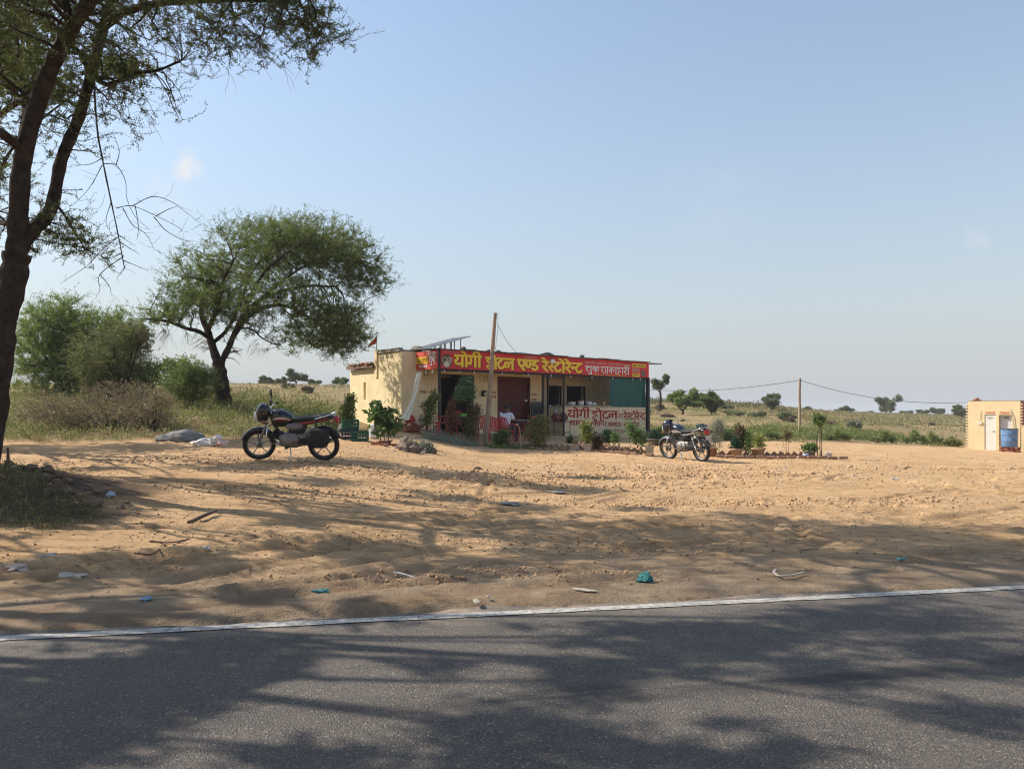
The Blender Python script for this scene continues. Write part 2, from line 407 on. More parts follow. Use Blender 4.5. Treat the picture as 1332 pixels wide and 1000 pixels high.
def ground_material():
    m = bpy.data.materials.new('sand_and_field'); m.use_nodes = True
    n, l = m.node_tree.nodes, m.node_tree.links
    p = n['Principled BSDF']; p.inputs['Roughness'].default_value = .95; p.inputs['Specular IOR Level'].default_value = .12
    t = n.new('ShaderNodeTexCoord')
    def noise(s, d=8, r=.6, vec=None):
        z = n.new('ShaderNodeTexNoise'); z.inputs['Scale'].default_value = s; z.inputs['Detail'].default_value = d; z.inputs['Roughness'].default_value = r
        l.new(vec or t.outputs['Object'], z.inputs['Vector']); return z.outputs['Fac']
    def rng(v, a, b, c=0, d=1):
        z = n.new('ShaderNodeMapRange'); z.inputs['From Min'].default_value = a; z.inputs['From Max'].default_value = b
        z.inputs['To Min'].default_value = c; z.inputs['To Max'].default_value = d; l.new(v, z.inputs['Value']); return z.outputs[0]
    def mix(f, a, b, mode='MIX'):
        z = n.new('ShaderNodeMix'); z.data_type = 'RGBA'; z.blend_type = mode
        if isinstance(f, float): z.inputs[0].default_value = f
        else: l.new(f, z.inputs[0])
        for i, c in ((6, a), (7, b)):
            if isinstance(c, tuple): z.inputs[i].default_value = (*c, 1)
            else: l.new(c, z.inputs[i])
        return z.outputs[2]
    def attr(a):
        z = n.new('ShaderNodeAttribute'); z.attribute_name = a; return z.outputs['Fac']
    sand = mix(rng(noise(.9), .3, .7), (.56, .335, .160), (.76, .495, .268))
    sand = mix(rng(noise(7, 10, .7), .52, .76, 0, .55), sand, (.20, .125, .075))
    sand = mix(rng(noise(55, 4, .7), .57, .74, 0, .6), sand, (.17, .108, .066))
    sand = mix(rng(noise(2.6, 9, .72), .58, .72, 0, .4), sand, (.25, .155, .09))
    sand = mix(rng(noise(24, 6, .7), .6, .76, 0, .5), sand, (.68, .50, .35))
    # wheel-combed streaks: noise stretched along gently wandering lanes
    wv = n.new('ShaderNodeTexNoise'); wv.inputs['Scale'].default_value = .16; wv.inputs['Detail'].default_value = 2; l.new(t.outputs['Object'], wv.inputs['Vector'])
    vr = n.new('ShaderNodeVectorMath'); vr.operation = 'MULTIPLY_ADD'; vr.inputs[1].default_value = (3.2, 3.2, 0); l.new(wv.outputs['Color'], vr.inputs[0]); l.new(t.outputs['Object'], vr.inputs[2])
    ms = n.new('ShaderNodeMapping'); ms.inputs['Rotation'].default_value = (0, 0, -.32); ms.inputs['Scale'].default_value = (.7, 9, 1); l.new(vr.outputs[0], ms.inputs['Vector'])
    streak_h = noise(1.6, 9, .62, ms.outputs[0])
    sand = mix(rng(streak_h, .50, .66, 0, .5), sand, (.27, .165, .085))
    sand = mix(rng(streak_h, .36, .48, .35, 0), sand, (.74, .52, .32))
    gr = mix(rng(noise(3), .35, .65), (.27, .19, .12), (.42, .31, .205))
    gr = mix(rng(noise(60, 4, .7), .55, .72, 0, .7), gr, (.14, .105, .075))
    c = mix(attr('grime'), sand, gr)
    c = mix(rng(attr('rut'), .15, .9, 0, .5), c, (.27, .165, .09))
    c = mix(attr('mound'), c, mix(rng(noise(5, 8, .7), .35, .65), (.11, .072, .045), (.22, .145, .09)))
    fld = mix(rng(noise(.12, 6), .4, .6), (.34, .235, .12), (.27, .205, .10))
    fld = mix(rng(noise(.5, 8, .7), .5, .7, 0, .8), fld, (.17, .155, .065))
    fld = mix(rng(noise(4, 8, .7), .52, .75, 0, .7), fld, (.40, .31, .19))
    c = mix(attr('veg'), c, fld)
    l.new(c, p.inputs['Base Color'])
    b0 = n.new('ShaderNodeBump'); b0.inputs['Strength'].default_value = 1.0; b0.inputs['Distance'].default_value = .075; l.new(streak_h, b0.inputs['Height'])
    cz = n.new('ShaderNodeTexVoronoi'); cz.inputs['Scale'].default_value = 26; cz.inputs['Randomness'].default_value = 1; l.new(t.outputs['Object'], cz.inputs['Vector'])
    crumb = n.new('ShaderNodeMath'); crumb.operation = 'MULTIPLY'; l.new(rng(cz.outputs['Distance'], .16, .34, 1, 0), crumb.inputs[0]); l.new(rng(noise(1.1, 5, .6), .47, .62), crumb.inputs[1])
    bc = n.new('ShaderNodeBump'); bc.inputs['Strength'].default_value = .8; bc.inputs['Distance'].default_value = .02; l.new(crumb.outputs[0], bc.inputs['Height']); l.new(b0.outputs[0], bc.inputs['Normal'])
    b1 = n.new('ShaderNodeBump'); l.new(bc.outputs[0], b1.inputs['Normal']); b1.inputs['Strength'].default_value = 1.0; b1.inputs['Distance'].default_value = .06
    l.new(noise(9, 10, .68), b1.inputs['Height'])
    b2 = n.new('ShaderNodeBump'); b2.inputs['Strength'].default_value = .9; b2.inputs['Distance'].default_value = .02
    l.new(noise(70, 4, .6), b2.inputs['Height']); l.new(b1.outputs[0], b2.inputs['Normal']); l.new(b2.outputs[0], p.inputs['Normal'])
    return m
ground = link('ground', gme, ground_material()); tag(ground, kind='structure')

# ------------------------------------------------------------------ road
ROAD_ANG = math.atan2(RD[1], RD[0])
def rpt(u, v, z=0): return (R0[0] + RD[0] * u + RN[0] * v, R0[1] + RD[1] * u + RN[1] * v, z)
def road_material():
    m = bpy.data.materials.new('asphalt'); m.use_nodes = True
    n, l = m.node_tree.nodes, m.node_tree.links
    p = n['Principled BSDF']; p.inputs['Roughness'].default_value = .82; p.inputs['Specular IOR Level'].default_value = .35
    t = n.new('ShaderNodeTexCoord'); mp = n.new('ShaderNodeMapping'); mp.inputs['Rotation'].default_value = (0, 0, -ROAD_ANG); l.new(t.outputs['Object'], mp.inputs['Vector'])
    def noise(s, d=6, r=.6, vec=None):
        z = n.new('ShaderNodeTexNoise'); z.inputs['Scale'].default_value = s; z.inputs['Detail'].default_value = d; z.inputs['Roughness'].default_value = r
        l.new(vec or mp.outputs[0], z.inputs['Vector']); return z.outputs['Fac']
    def rng(v, a, b, c=0, d=1):
        z = n.new('ShaderNodeMapRange'); z.inputs['From Min'].default_value = a; z.inputs['From Max'].default_value = b
        z.inputs['To Min'].default_value = c; z.inputs['To Max'].default_value = d; l.new(v, z.inputs['Value']); return z.outputs[0]
    def mix(f, a, b):
        z = n.new('ShaderNodeMix'); z.data_type = 'RGBA'; l.new(f, z.inputs[0])
        for i, c in ((6, a), (7, b)):
            if isinstance(c, tuple): z.inputs[i].default_value = (*c, 1)
            else: l.new(c, z.inputs[i])
        return z.outputs[2]
    def vor(s, feat='F1'):
        z = n.new('ShaderNodeTexVoronoi'); z.inputs['Scale'].default_value = s; z.feature = feat; l.new(mp.outputs[0], z.inputs['Vector']); return z
    v = vor(135); sep = n.new('ShaderNodeSeparateColor'); l.new(v.outputs['Color'], sep.inputs[0])
    c = mix(rng(noise(.7), .3, .7), (.064, .055, .047), (.104, .088, .073))
    c = mix(rng(noise(6, 8, .7), .5, .75, 0, .5), c, (.16, .128, .10))
    c = mix(rng(sep.outputs[0], .35, 1, 0, .42), c, (.20, .165, .13))
    c = mix(rng(sep.outputs[1], .95, .98, 0, .6), c, (.34, .29, .23))
    c = mix(rng(sep.outputs[2], .0, .3, .65, 0), c, (.03, .028, .027))
    # tyre-blackened streak along the lane
    sx = n.new('ShaderNodeSeparateXYZ'); l.new(mp.outputs[0], sx.inputs[0])
    v0 = -R0[0] * math.sin(ROAD_ANG) + R0[1] * math.cos(ROAD_ANG)
    ad = n.new('ShaderNodeMath'); ad.operation = 'ADD'; ad.inputs[1].default_value = -(v0 - 1.42); l.new(sx.outputs['Y'], ad.inputs[0])
    ab = n.new('ShaderNodeMath'); ab.operation = 'ABSOLUTE'; l.new(ad.outputs[0], ab.inputs[0])
    st = n.new('ShaderNodeMath'); st.operation = 'MULTIPLY'
    mp2 = n.new('ShaderNodeMapping'); mp2.inputs['Scale'].default_value = (.5, 6, 1); l.new(mp.outputs[0], mp2.inputs['Vector'])
    l.new(rng(ab.outputs[0], .05, .17, 1, 0), st.inputs[0]); l.new(rng(noise(1.5, 4, .6, mp2.outputs[0]), .40, .58), st.inputs[1])
    xr = rng(sx.outputs['X'], -.6, .6); st2 = n.new('ShaderNodeMath'); st2.operation = 'MULTIPLY'; l.new(st.outputs[0], st2.inputs[0]); l.new(xr, st2.inputs[1])
    st3 = n.new('ShaderNodeMath'); st3.operation = 'MULTIPLY'; st3.inputs[1].default_value = .75; l.new(st2.outputs[0], st3.inputs[0])
    c = mix(st3.outputs[0], c, (.022, .021, .022))
    # dust blown in from the lot
    dv = n.new('ShaderNodeMath'); dv.operation = 'ADD'; dv.inputs[1].default_value = -v0; l.new(sx.outputs['Y'], dv.inputs[0])
    du = n.new('ShaderNodeMath'); du.operation = 'MULTIPLY'; l.new(rng(dv.outputs[0], -.25, .25), du.inputs[0]); l.new(rng(noise(2.2, 8, .7), .42, .66), du.inputs[1])
    c = mix(du.outputs[0], c, (.40, .30, .205))
    l.new(c, p.inputs['Base Color'])
    b = n.new('ShaderNodeBump'); b.inputs['Strength'].default_value = .8; b.inputs['Distance'].default_value = .006
    l.new(v.outputs['Distance'], b.inputs['Height']); b.invert = True
    b2 = n.new('ShaderNodeBump'); b2.inputs['Strength'].default_value = .35; b2.inputs['Distance'].default_value = .02; l.new(noise(14, 8, .7), b2.inputs['Height']); l.new(b.outputs[0], b2.inputs['Normal'])
    l.new(b2.outputs[0], p.inputs['Normal'])
    return m
us = np.concatenate([np.linspace(-500, -12, 60), np.arange(-11.5, 24, .08), np.linspace(24.5, 500, 60)])
far_e = .15 + .2 * fbm(us * 1.1, us * 0 + 1.7, 5) + .05 * fbm(us * 8, us * 0 + 4, 3)
vs_rows = [-7.2 + 0 * us, -3.6 + 0 * us, 0 * us - .3, far_e, far_e + .05]
zz = [-.02, .03, 0.0, -.004, -.06]
V = np.concatenate([np.stack([R0[0] + RD[0] * us + RN[0] * v, R0[1] + RD[1] * us + RN[1] * v, 0 * us + z], -1) for v, z in zip(vs_rows, zz)])
nu = len(us); ii = np.arange(nu - 1)
Q = np.concatenate([np.stack([k * nu + ii, k * nu + ii + 1, (k + 1) * nu + ii + 1, (k + 1) * nu + ii], -1) for k in range(4)])
road = link('road', np_mesh('road', V, [Q], smooth=True), road_material()); tag(road, kind='structure')

def paint_material():
    m = mat('road_paint', (.44, .42, .38), .75, .1, 9, bump=.2, bscale=120)
    n, l = m.node_tree.nodes, m.node_tree.links
    p = n['Principled BSDF']; t = n.new('ShaderNodeTexCoord')
    z = n.new('ShaderNodeTexNoise'); z.inputs['Scale'].default_value = 26; z.inputs['Detail'].default_value = 9; z.inputs['Roughness'].default_value = .75; l.new(t.outputs['Object'], z.inputs['Vector'])
    v = n.new('ShaderNodeTexVoronoi'); v.feature = 'DISTANCE_TO_EDGE'; v.inputs['Scale'].default_value = 3.2; l.new(t.outputs['Object'], v.inputs['Vector'])
    r = n.new('ShaderNodeMapRange'); r.inputs['From Min'].default_value = .45; r.inputs['From Max'].default_value = .62; l.new(z.outputs['Fac'], r.inputs['Value'])
    r2 = n.new('ShaderNodeMapRange'); r2.inputs['From Min'].default_value = .02; r2.inputs['From Max'].default_value = .0; l.new(v.outputs['Distance'], r2.inputs['Value'])
    mm = n.new('ShaderNodeMath'); mm.operation = 'MAXIMUM'; l.new(r.outputs[0], mm.inputs[0]); l.new(r2.outputs[0], mm.inputs[1])
    old = p.inputs['Base Color'].links[0].from_socket
    mi = n.new('ShaderNodeMix'); mi.data_type = 'RGBA'; l.new(mm.outputs[0], mi.inputs[0]); l.new(old, mi.inputs[6]); mi.inputs[7].default_value = (.17, .14, .11, 1)
    l.new(mi.outputs[2], p.inputs['Base Color']); return m
e1 = -.048 + .012 * fbm(us * 5, us * 0 + 8, 3); e2 = .048 + .014 * fbm(us * 5, us * 0 + 2, 3)
zr = lambda v: 0.0 - .004 * np.clip((v + .3) / .45, 0, 1)
V = np.concatenate([np.stack([R0[0] + RD[0] * us + RN[0] * v, R0[1] + RD[1] * us + RN[1] * v, zr(v) + .0045], -1) for v in (e1, e2)])
Q = np.stack([ii, ii + 1, nu + ii + 1, nu + ii], -1)
ln = link('road_edge_line', np_mesh('road_edge_line', V, [Q]), paint_material()); tag(ln, kind='structure')

# ------------------------------------------------------------------ plants: generators
BARK = mat('bark', (.046, .034, .026), .97, .5, 9, bump=1.0, bscale=26, spec=.1)
BARK_L = mat('bark_light', (.16, .12, .085), .95, .4, 9, bump=.8, bscale=30)
TWIG = mat('twig', (.06, .046, .034), .95, .3, 5)
TWIG_DRY = mat('dry_twig', (.17, .125, .095), .95, .35, 4)
L_ACACIA = leafmat('acacia_leaf', (.05, .072, .018), (.18, .20, .055), .55)
L_KHEJRI = leafmat('khejri_leaf', (.065, .105, .024), (.24, .29, .075), .58)
L_BUSH = leafmat('thorn_bush_leaf', (.09, .145, .03), (.27, .33, .085), .55)
L_FAR = leafmat('far_leaf', (.10, .13, .055), (.23, .255, .11), .4)
L_GREEN = leafmat('garden_leaf', (.075, .13, .03), (.20, .29, .085), .48)
L_YEL = leafmat('yellow_leaf', (.12, .16, .03), (.32, .34, .07), .35)
L_RED = leafmat('red_leaf', (.13, .045, .032), (.28, .15, .07), .35)
L_DRY = leafmat('dry_leaf', (.22, .17, .08), (.42, .34, .18), .3)
L_GREY = leafmat('grey_leaf', (.16, .18, .13), (.33, .35, .27), .3)
GRASS = leafmat('weed_blades', (.10, .115, .035), (.30, .27, .10), .3)
GRASS_G = leafmat('green_weed_blades', (.11, .16, .04), (.28, .32, .095), .42)
GRASS_D = leafmat('dry_grass_blades', (.24, .18, .09), (.44, .35, .20), .3)

def unit(v): return v / np.maximum(np.linalg.norm(v, axis=-1, keepdims=True), 1e-9)
def tubes_np(P, r0, r1, n=3):
    """P (N,k,3) paths -> verts, quads"""
    N, k, _ = P.shape
    T = unit(np.gradient(P, axis=1))
    A = np.cross(T, np.array([.31, .52, .79])); A = unit(A); B = np.cross(T, A)
    r = (r0[:, None] * (1 - np.linspace(0, 1, k)[None]) + r1[:, None] * np.linspace(0, 1, k)[None])
    ang = np.arange(n) * 2 * math.pi / n
    V = P[:, :, None] + r[:, :, None, None] * (A[:, :, None] * np.cos(ang)[:, None] + B[:, :, None] * np.sin(ang)[:, None])
    base = (np.arange(N)[:, None, None] * k + np.arange(k - 1)[None, :, None]) * n
    j = np.arange(n)[None, None]; j2 = (j + 1) % n
    Q = np.stack([base + j, base + j2, base + n + j2, base + n + j], -1).reshape(-1, 4)
    return V.reshape(-1, 3), Q
def leaves_np(C, D, L, Wd, rng, fold=.0):
    """diamond leaves at C pointing D"""
    N = len(C); S = unit(np.cross(D, unit(rng.normal(size=(N, 3)))))
    L = L[:, None]; Wd = Wd[:, None]
    V = np.stack([C, C + D * L * .5 + S * Wd * .5, C + D * L, C + D * L * .5 - S * Wd * .5], 1)
    return V.reshape(-1, 3), np.arange(4 * N).reshape(N, 4)
class Pool:
    def __init__(s): s.P, s.R, s.D = [], [], []
    def add(s, P, R, D): s.P += list(P); s.R += list(R); s.D += list(D)
    def tree(s):
        t = kdtree.KDTree(len(s.P))
        for i, p in enumerate(s.P): t.insert(p, i)
        t.balance(); return t
def sample_env(env, n, rng, shell=2.2):
    w = np.array([e[6] if len(e) > 6 else e[3] * e[4] * e[5] for e in env], float); w /= w.sum()
    k = rng.choice(len(env), n, p=w); E = np.array([e[:6] for e in env])[k]
    d = unit(rng.normal(size=(n, 3))); r = rng.random(n) ** (1 / shell)
    return E[:, :3] + d * E[:, 3:6] * r[:, None]
def grow(rng, pool, T, k, r_ratio, rmin, lift=.0, droop=0.0, wig=.12, upbias=.35, out=.6):
    """one branch per target from the nearest pool node; returns paths and radii, extends pool"""
    tr = pool.tree(); paths, ra, rb = [], [], []
    C = np.mean(np.array(pool.P), 0)
    for t in T:
        best, bs = None, 1e9
        for co, i, d in tr.find_n(Vector(t), 10):
            s = d + max(0, co[2] - t[2]) * upbias + rng.random() * .15 * d
            if s < bs: bs, best = s, i
        p0 = np.array(pool.P[best]); dr = np.array(pool.D[best]); L = np.linalg.norm(t - p0)
        if L < 1e-3: L = 1e-3
        m0 = (dr * out + unit(t - p0) * .6) * L
        m1 = (t - p0) + np.array([0, 0, lift * L - droop * L])
        u = np.linspace(0, 1, k)[:, None]
        P = (2 * u ** 3 - 3 * u ** 2 + 1) * p0 + (u ** 3 - 2 * u ** 2 + u) * m0 + (-2 * u ** 3 + 3 * u ** 2) * t + (u ** 3 - u ** 2) * m1
        w = rng.normal(size=(k, 3)) * wig * L / k; w[0] = 0; P = P + np.cumsum(w, 0)
        paths.append(P); a = max(rmin, min(pool.R[best] * r_ratio, .02 * L + rmin)); ra.append(a); rb.append(max(rmin * .5, a * .4))
    P = np.array(paths); ra = np.array(ra); rb = np.array(rb)
    D = unit(np.gradient(P, axis=1)); rr = ra[:, None] + (rb - ra)[:, None] * np.linspace(0, 1, k)[None]
    pool.add(P[:, 1:].reshape(-1, 3), rr[:, 1:].ravel(), D[:, 1:].reshape(-1, 3))
    return P, ra, rb
def limb_mesh(mb, pts, r0, r1, k=6, n=10, mi=0, pool=None, bump=.06, ends=None):
    S = spline(pts, k); m = len(S); rs = []
    for i in range(m):
        f = i / (m - 1); r = r0 * (1 - f) + r1 * f
        rs.append(r * (1 + bump * math.sin(i * 1.7 + r0 * 50) + random.uniform(-bump, bump)))
    mb.tube([tuple(p) for p in S], rs, n, mi)
    if pool is not None:
        A = np.array(S); pool.add(A, rs, unit(np.gradient(A, axis=0)))
def join_np(parts):
    V, Fq, mi, off = [], [], [], 0
    for v, f, i in parts: V.append(v); Fq.append(f + off); mi.append(i); off += len(v)
    return np.concatenate(V), Fq, mi
def make_tree(name, loc, limbs, env, n, leaf, leafmat_, seed, label, cat='tree', group=None, bark=BARK, twig=TWIG, leafN=10, wig=.14, droop=(.0, .1, .25), twr=(.02, .009, .0045),
              ks=(7, 5, 4), leaf_from=.2, aspect=.35, rz=0, bare=None, trunk_name='trunk', leaf_up=.15, spread=.05, shell=2.2, spikes=0, clump=0):
    rng = np.random.default_rng(seed); random.seed(seed)
    root = empty(name, loc, rz, label, cat, group)
    pool = Pool(); mb = MB()
    for (pts, r0, r1) in limbs: limb_mesh(mb, pts, r0, r1, pool=pool)
    P1, a1, b1 = grow(rng, pool, sample_env(env, n[0], rng, 2.5), ks[0], .6, twr[0], droop=droop[0], wig=wig)
    v, q = tubes_np(P1, a1, b1, 5)
    tv = np.array(mb.v); b = len(mb.v)
    tr = np_mesh_mb(mb, [(v, q)])
    link(trunk_name, tr, bark, root)
    P2, a2, b2 = grow(rng, pool, sample_env(env, n[1], rng, shell), ks[1], .55, twr[1], droop=droop[1], wig=wig)
    T3 = sample_env(env, n[2], rng, shell * .9)
    if clump:
        m_ = int(.75 * n[2]); ww = rng.random(n[1]) ** 2; kk = rng.choice(n[1], m_, p=ww / ww.sum()); T3[:m_] = P2[kk, -1] + rng.normal(size=(m_, 3)) * clump * np.array([1, 1, .65]) + np.array([0, 0, clump * .3])
    P3, a3, b3 = grow(rng, pool, T3, ks[2], .5, twr[2], droop=droop[2], wig=wig * 1.3)
    parts = []
    v, q = tubes_np(P2, a2, b2, 4); parts.append((v, q, 0))
    v, q = tubes_np(P3, a3, b3, 3); parts.append((v, q, 0))
    # foliage along the outer twigs
    LP = [(P3, leafN)] + ([(P2, max(2, leafN // 2))] if leafN else [])
    for P, m in LP:
        if not leafN: break
        N, k, _ = P.shape
        t = leaf_from + (1 - leaf_from) * rng.random((N, m)); x = t * (k - 1); i = np.minimum(x.astype(int), k - 2); f = (x - i)[..., None]
        I = np.arange(N)[:, None]
        C = P[I, i] * (1 - f) + P[I, i + 1] * f; T = unit(P[I, i + 1] - P[I, i])
        C = C.reshape(-1, 3); T = T.reshape(-1, 3); M_ = len(C)
        D = unit(T * .5 + rng.normal(size=(M_, 3)) * .8 + np.array([0, 0, leaf_up]))
        C = C + rng.normal(size=(M_, 3)) * spread
        L = leaf * (.6 + .8 * rng.random(M_))
        v, q = leaves_np(C, D, L, L * aspect, rng); parts.append((v, q, 1))
    if spikes:
        w_ = np.array([e[6] if len(e) > 6 else 1 for e in env], float); w_ /= w_.sum(); kk = rng.choice(len(env), spikes, p=w_); EE = np.array([e[:6] for e in env])[kk]
        d_ = unit(rng.normal(size=(spikes, 3)) + np.array([0, 0, .35])); T_ = EE[:, :3] + d_ * EE[:, 3:6] * (1.0 + .28 * rng.random(spikes))[:, None] + np.array([0, 0, .08])
        P4, a4, b4 = grow(rng, pool, T_, 4, .5, twr[2] * .9, droop=-.2, wig=.08); v, q = tubes_np(P4, a4, b4, 3); parts.append((v, q, 0)); LP_ = max(3, leafN // 2)
        t = rng.random((spikes, LP_)) * .9; x = t * 3; i = np.minimum(x.astype(int), 2); f = (x - i)[..., None]; I = np.arange(spikes)[:, None]
        C = (P4[I, i] * (1 - f) + P4[I, i + 1] * f).reshape(-1, 3); T = unit(P4[I, i + 1] - P4[I, i]).reshape(-1, 3); D = unit(T * .8 + rng.normal(size=C.shape) * .6); L = leaf * .9 * (.5 + .8 * rng.random(len(C)))
        v, q = leaves_np(C + rng.normal(size=C.shape) * spread * .6, D, L, L * aspect, rng); parts.append((v, q, 1))
    V, Fq, mi = join_np(parts)
    cr = link('crown', np_mesh(name + '_crown', V, Fq, mi), [twig, leafmat_], root)
    if bare:
        Pb, ab, bb = grow(rng, pool, sample_env(bare[0], bare[1], rng, 1.6), 6, .5, bare[2], droop=.5, wig=.3)
        v, q = tubes_np(Pb, ab, bb, 3)
        tag(link('bare_twigs', np_mesh(name + '_bare', v, [q]), TWIG_DRY, root), kind='stuff')
    return root
def np_mesh_mb(mb, extra):
    """mesh of an MB plus numpy tubes"""
    me0 = mb.mesh('tmp'); bm = bmesh.new(); bm.from_mesh(me0); bpy.data.meshes.remove(me0)
    V = [np.array([v.co for v in bm.verts])] if len(bm.verts) else [np.zeros((0, 3))]
    by = {}
    for f in bm.faces: by.setdefault(len(f.verts), []).append([v.index for v in f.verts])
    Fs = [np.array(x) for x in by.values()]; off = len(V[0]); bm.free()
    for v, q in extra: V.append(v); Fs.append(q + off); off += len(v)
    return np_mesh('limbs', np.concatenate(V), Fs, smooth=True)
def blades(name, X, Y, h, w, rng, lean=.35, nb=5, spread=.06, mats=None, zfun=None):
    """grass tufts: nb blades per tuft, each a bent two-segment blade"""
    N = len(X); Z = (zfun or G0)(X, Y)
    B = np.repeat(np.stack([X, Y, Z - .02], -1), nb, 0); M_ = len(B)
    B[:, :2] += rng.normal(size=(M_, 2)) * spread
    H = np.repeat(h, nb) * (.5 + .7 * rng.random(M_)); an = rng.random(M_) * 2 * math.pi; le = lean * rng.random(M_)
    dx = np.stack([np.cos(an), np.sin(an), 0 * an], -1); sd = np.stack([-np.sin(an), np.cos(an), 0 * an], -1)
    wv = (w * (.6 + .8 * rng.random(M_)))[:, None]
    mid = B + dx * (H * le * .35)[:, None]; mid[:, 2] += H * .6
    tip = B + dx * (H * le * 1.1)[:, None]; tip[:, 2] += H
    V = np.stack([B - sd * wv * .4, B + sd * wv * .4, mid + sd * wv * .5, mid - sd * wv * .5, tip], 1).reshape(-1, 3)
    b = np.arange(M_)[:, None] * 5
    me = np_mesh(name, V, [b + np.array([[0, 1, 2, 3]]), b + np.array([[3, 2, 4]])], [0, 0])
    return me

def leafy(name, q, h, r, m, leaf, rng, asp=.45, up=.5):
    """low leafy weeds: m leaves per clump, in an uneven dome over each point of q"""
    N = len(q); Z = G0(q[:, 0], q[:, 1]); d = unit(rng.normal(size=(N, m, 3))); d[..., 2] = np.abs(d[..., 2]); k = rng.random((N, m)) ** .5
    hh = (h * (.4 + 1.1 * rng.random(N)))[:, None]; rr_ = (r * (.5 + .9 * rng.random(N)))[:, None]
    C = np.stack([q[:, 0, None] + d[..., 0] * rr_ * k, q[:, 1, None] + d[..., 1] * rr_ * k, Z[:, None] + d[..., 2] * hh * k], -1).reshape(-1, 3)
    D = unit(d.reshape(-1, 3) * .7 + rng.normal(size=(N * m, 3)) * .6 + np.array([0, 0, up])); L = leaf * (.5 + rng.random(N * m))
    v, f = leaves_np(C, D, L, L * asp, rng); return np_mesh(name, v, [f])

# ------------------------------------------------------------------ the trees
def L2(pts, Y, o, k):   # picture trace -> local metres, y offsets given per point
    b = at(o[0], o[1], Y); return [tuple(at(px, py, Y + yo) - b) for (px, py, yo) in pts]
def L3(px, py, yo, Y, o): return tuple(at(px, py, Y + yo) - at(o[0], o[1], Y))
# khejri tree behind the left motorbike
K = F / 26.0; o = (290, 524)
tr = lambda *p: L2(p, 26, o, K)
k_limbs = [(tr((291, 530, 0), (289, 512, 0), (287, 492, 0), (284, 472, .05)), .29, .21),
           (tr((284, 475, 0), (277, 452, .1), (270, 430, .3), (262, 408, .5), (266, 385, .8)), .16, .06),
           (tr((274, 440, .1), (258, 431, -.2), (242, 427, -.5), (224, 420, -.8), (206, 416, -1.0), (190, 415, -1.2)), .08, .025),
           (tr((286, 474, 0), (296, 455, -.1), (306, 432, -.3), (318, 408, -.4), (336, 392, -.6), (362, 380, -.8), (400, 372, -.9), (436, 373, -1.0)), .115, .03),
           (tr((304, 436, -.2), (322, 412, .4), (345, 400, .9), (372, 398, 1.4), (404, 414, 1.8), (432, 438, 2.2)), .10, .03),
           (tr((276, 447, .1), (296, 428, .5), (312, 396, .9), (324, 362, 1.2), (346, 330, 1.5), (372, 305, 1.6)), .07, .02),
           (tr((318, 408, -.4), (330, 376, -1.0), (352, 346, -1.5), (384, 322, -1.9), (410, 305, -2.0)), .06, .02),
           (tr((336, 392, -.6), (372, 362, -.2), (412, 338, .2), (452, 330, .3)), .05, .02),
           (tr((270, 430, .3), (284, 398, -.6), (290, 366, -1.2), (304, 338, -1.5)), .09, .03)]
E = lambda px, py, yo, rx, ry, rz, w: L3(px, py, yo, 26, o) + (rx, ry, rz, w)
k_env = [E(350, 318, 0, 1.9, 2.4, .85, 3.6), E(412, 316, 0, 1.7, 2.2, .80, 3.2), E(345, 352, 0, 2.2, 2.5, .8, 2.4), E(448, 340, 0, 1.45, 2.0, .85, 2.6), E(478, 365, .2, .9, 1.5, .6, 1.0), E(428, 422, .9, 1.4, 1.9, .8, 2.0), E(455, 440, .3, .7, 1.4, .5, .8),
         E(272, 362, .2, 1.3, 1.9, 1.0, 2.4), E(245, 388, -.3, 1.0, 1.3, .7, 1.3), E(215, 410, -.9, .85, .9, .5, 1.0), E(310, 415, -.8, 1.2, 1.2, .7, 1.2), E(385, 445, 1.2, 1.0, 1.4, .5, .7), E(350, 385, -1.8, 2.0, .9, .7, 1.6), E(430, 405, -1.2, 1.4, .9, .7, 1.4), E(435, 448, .2, .9, 1.4, .40, .8), E(285, 395, -1.0, 1.1, .8, .6, .9)]
make_tree('acacia_tree', (on(290, 26)[0], 26, at(290, 524, 26).z), k_limbs, k_env, (90, 1500, 15000), .062, L_KHEJRI, 5,
          'broad umbrella-crowned acacia tree behind the left motorbike', leafN=14, aspect=.28, droop=(-.1, -.2, -.25), wig=.2, spread=.02, leaf_up=.35, twr=(.018, .008, .0038), spikes=1500, clump=.30,
          bare=([E(200, 440, -.6, .7, .8, .6, 1), E(250, 450, .2, .6, .8, .3, .4), E(330, 460, .6, .9, .8, .3, .5), E(480, 400, 0, .7, 1, .9, .8), E(360, 300, 0, 2.2, 2, .9, 1)], 420, .004))
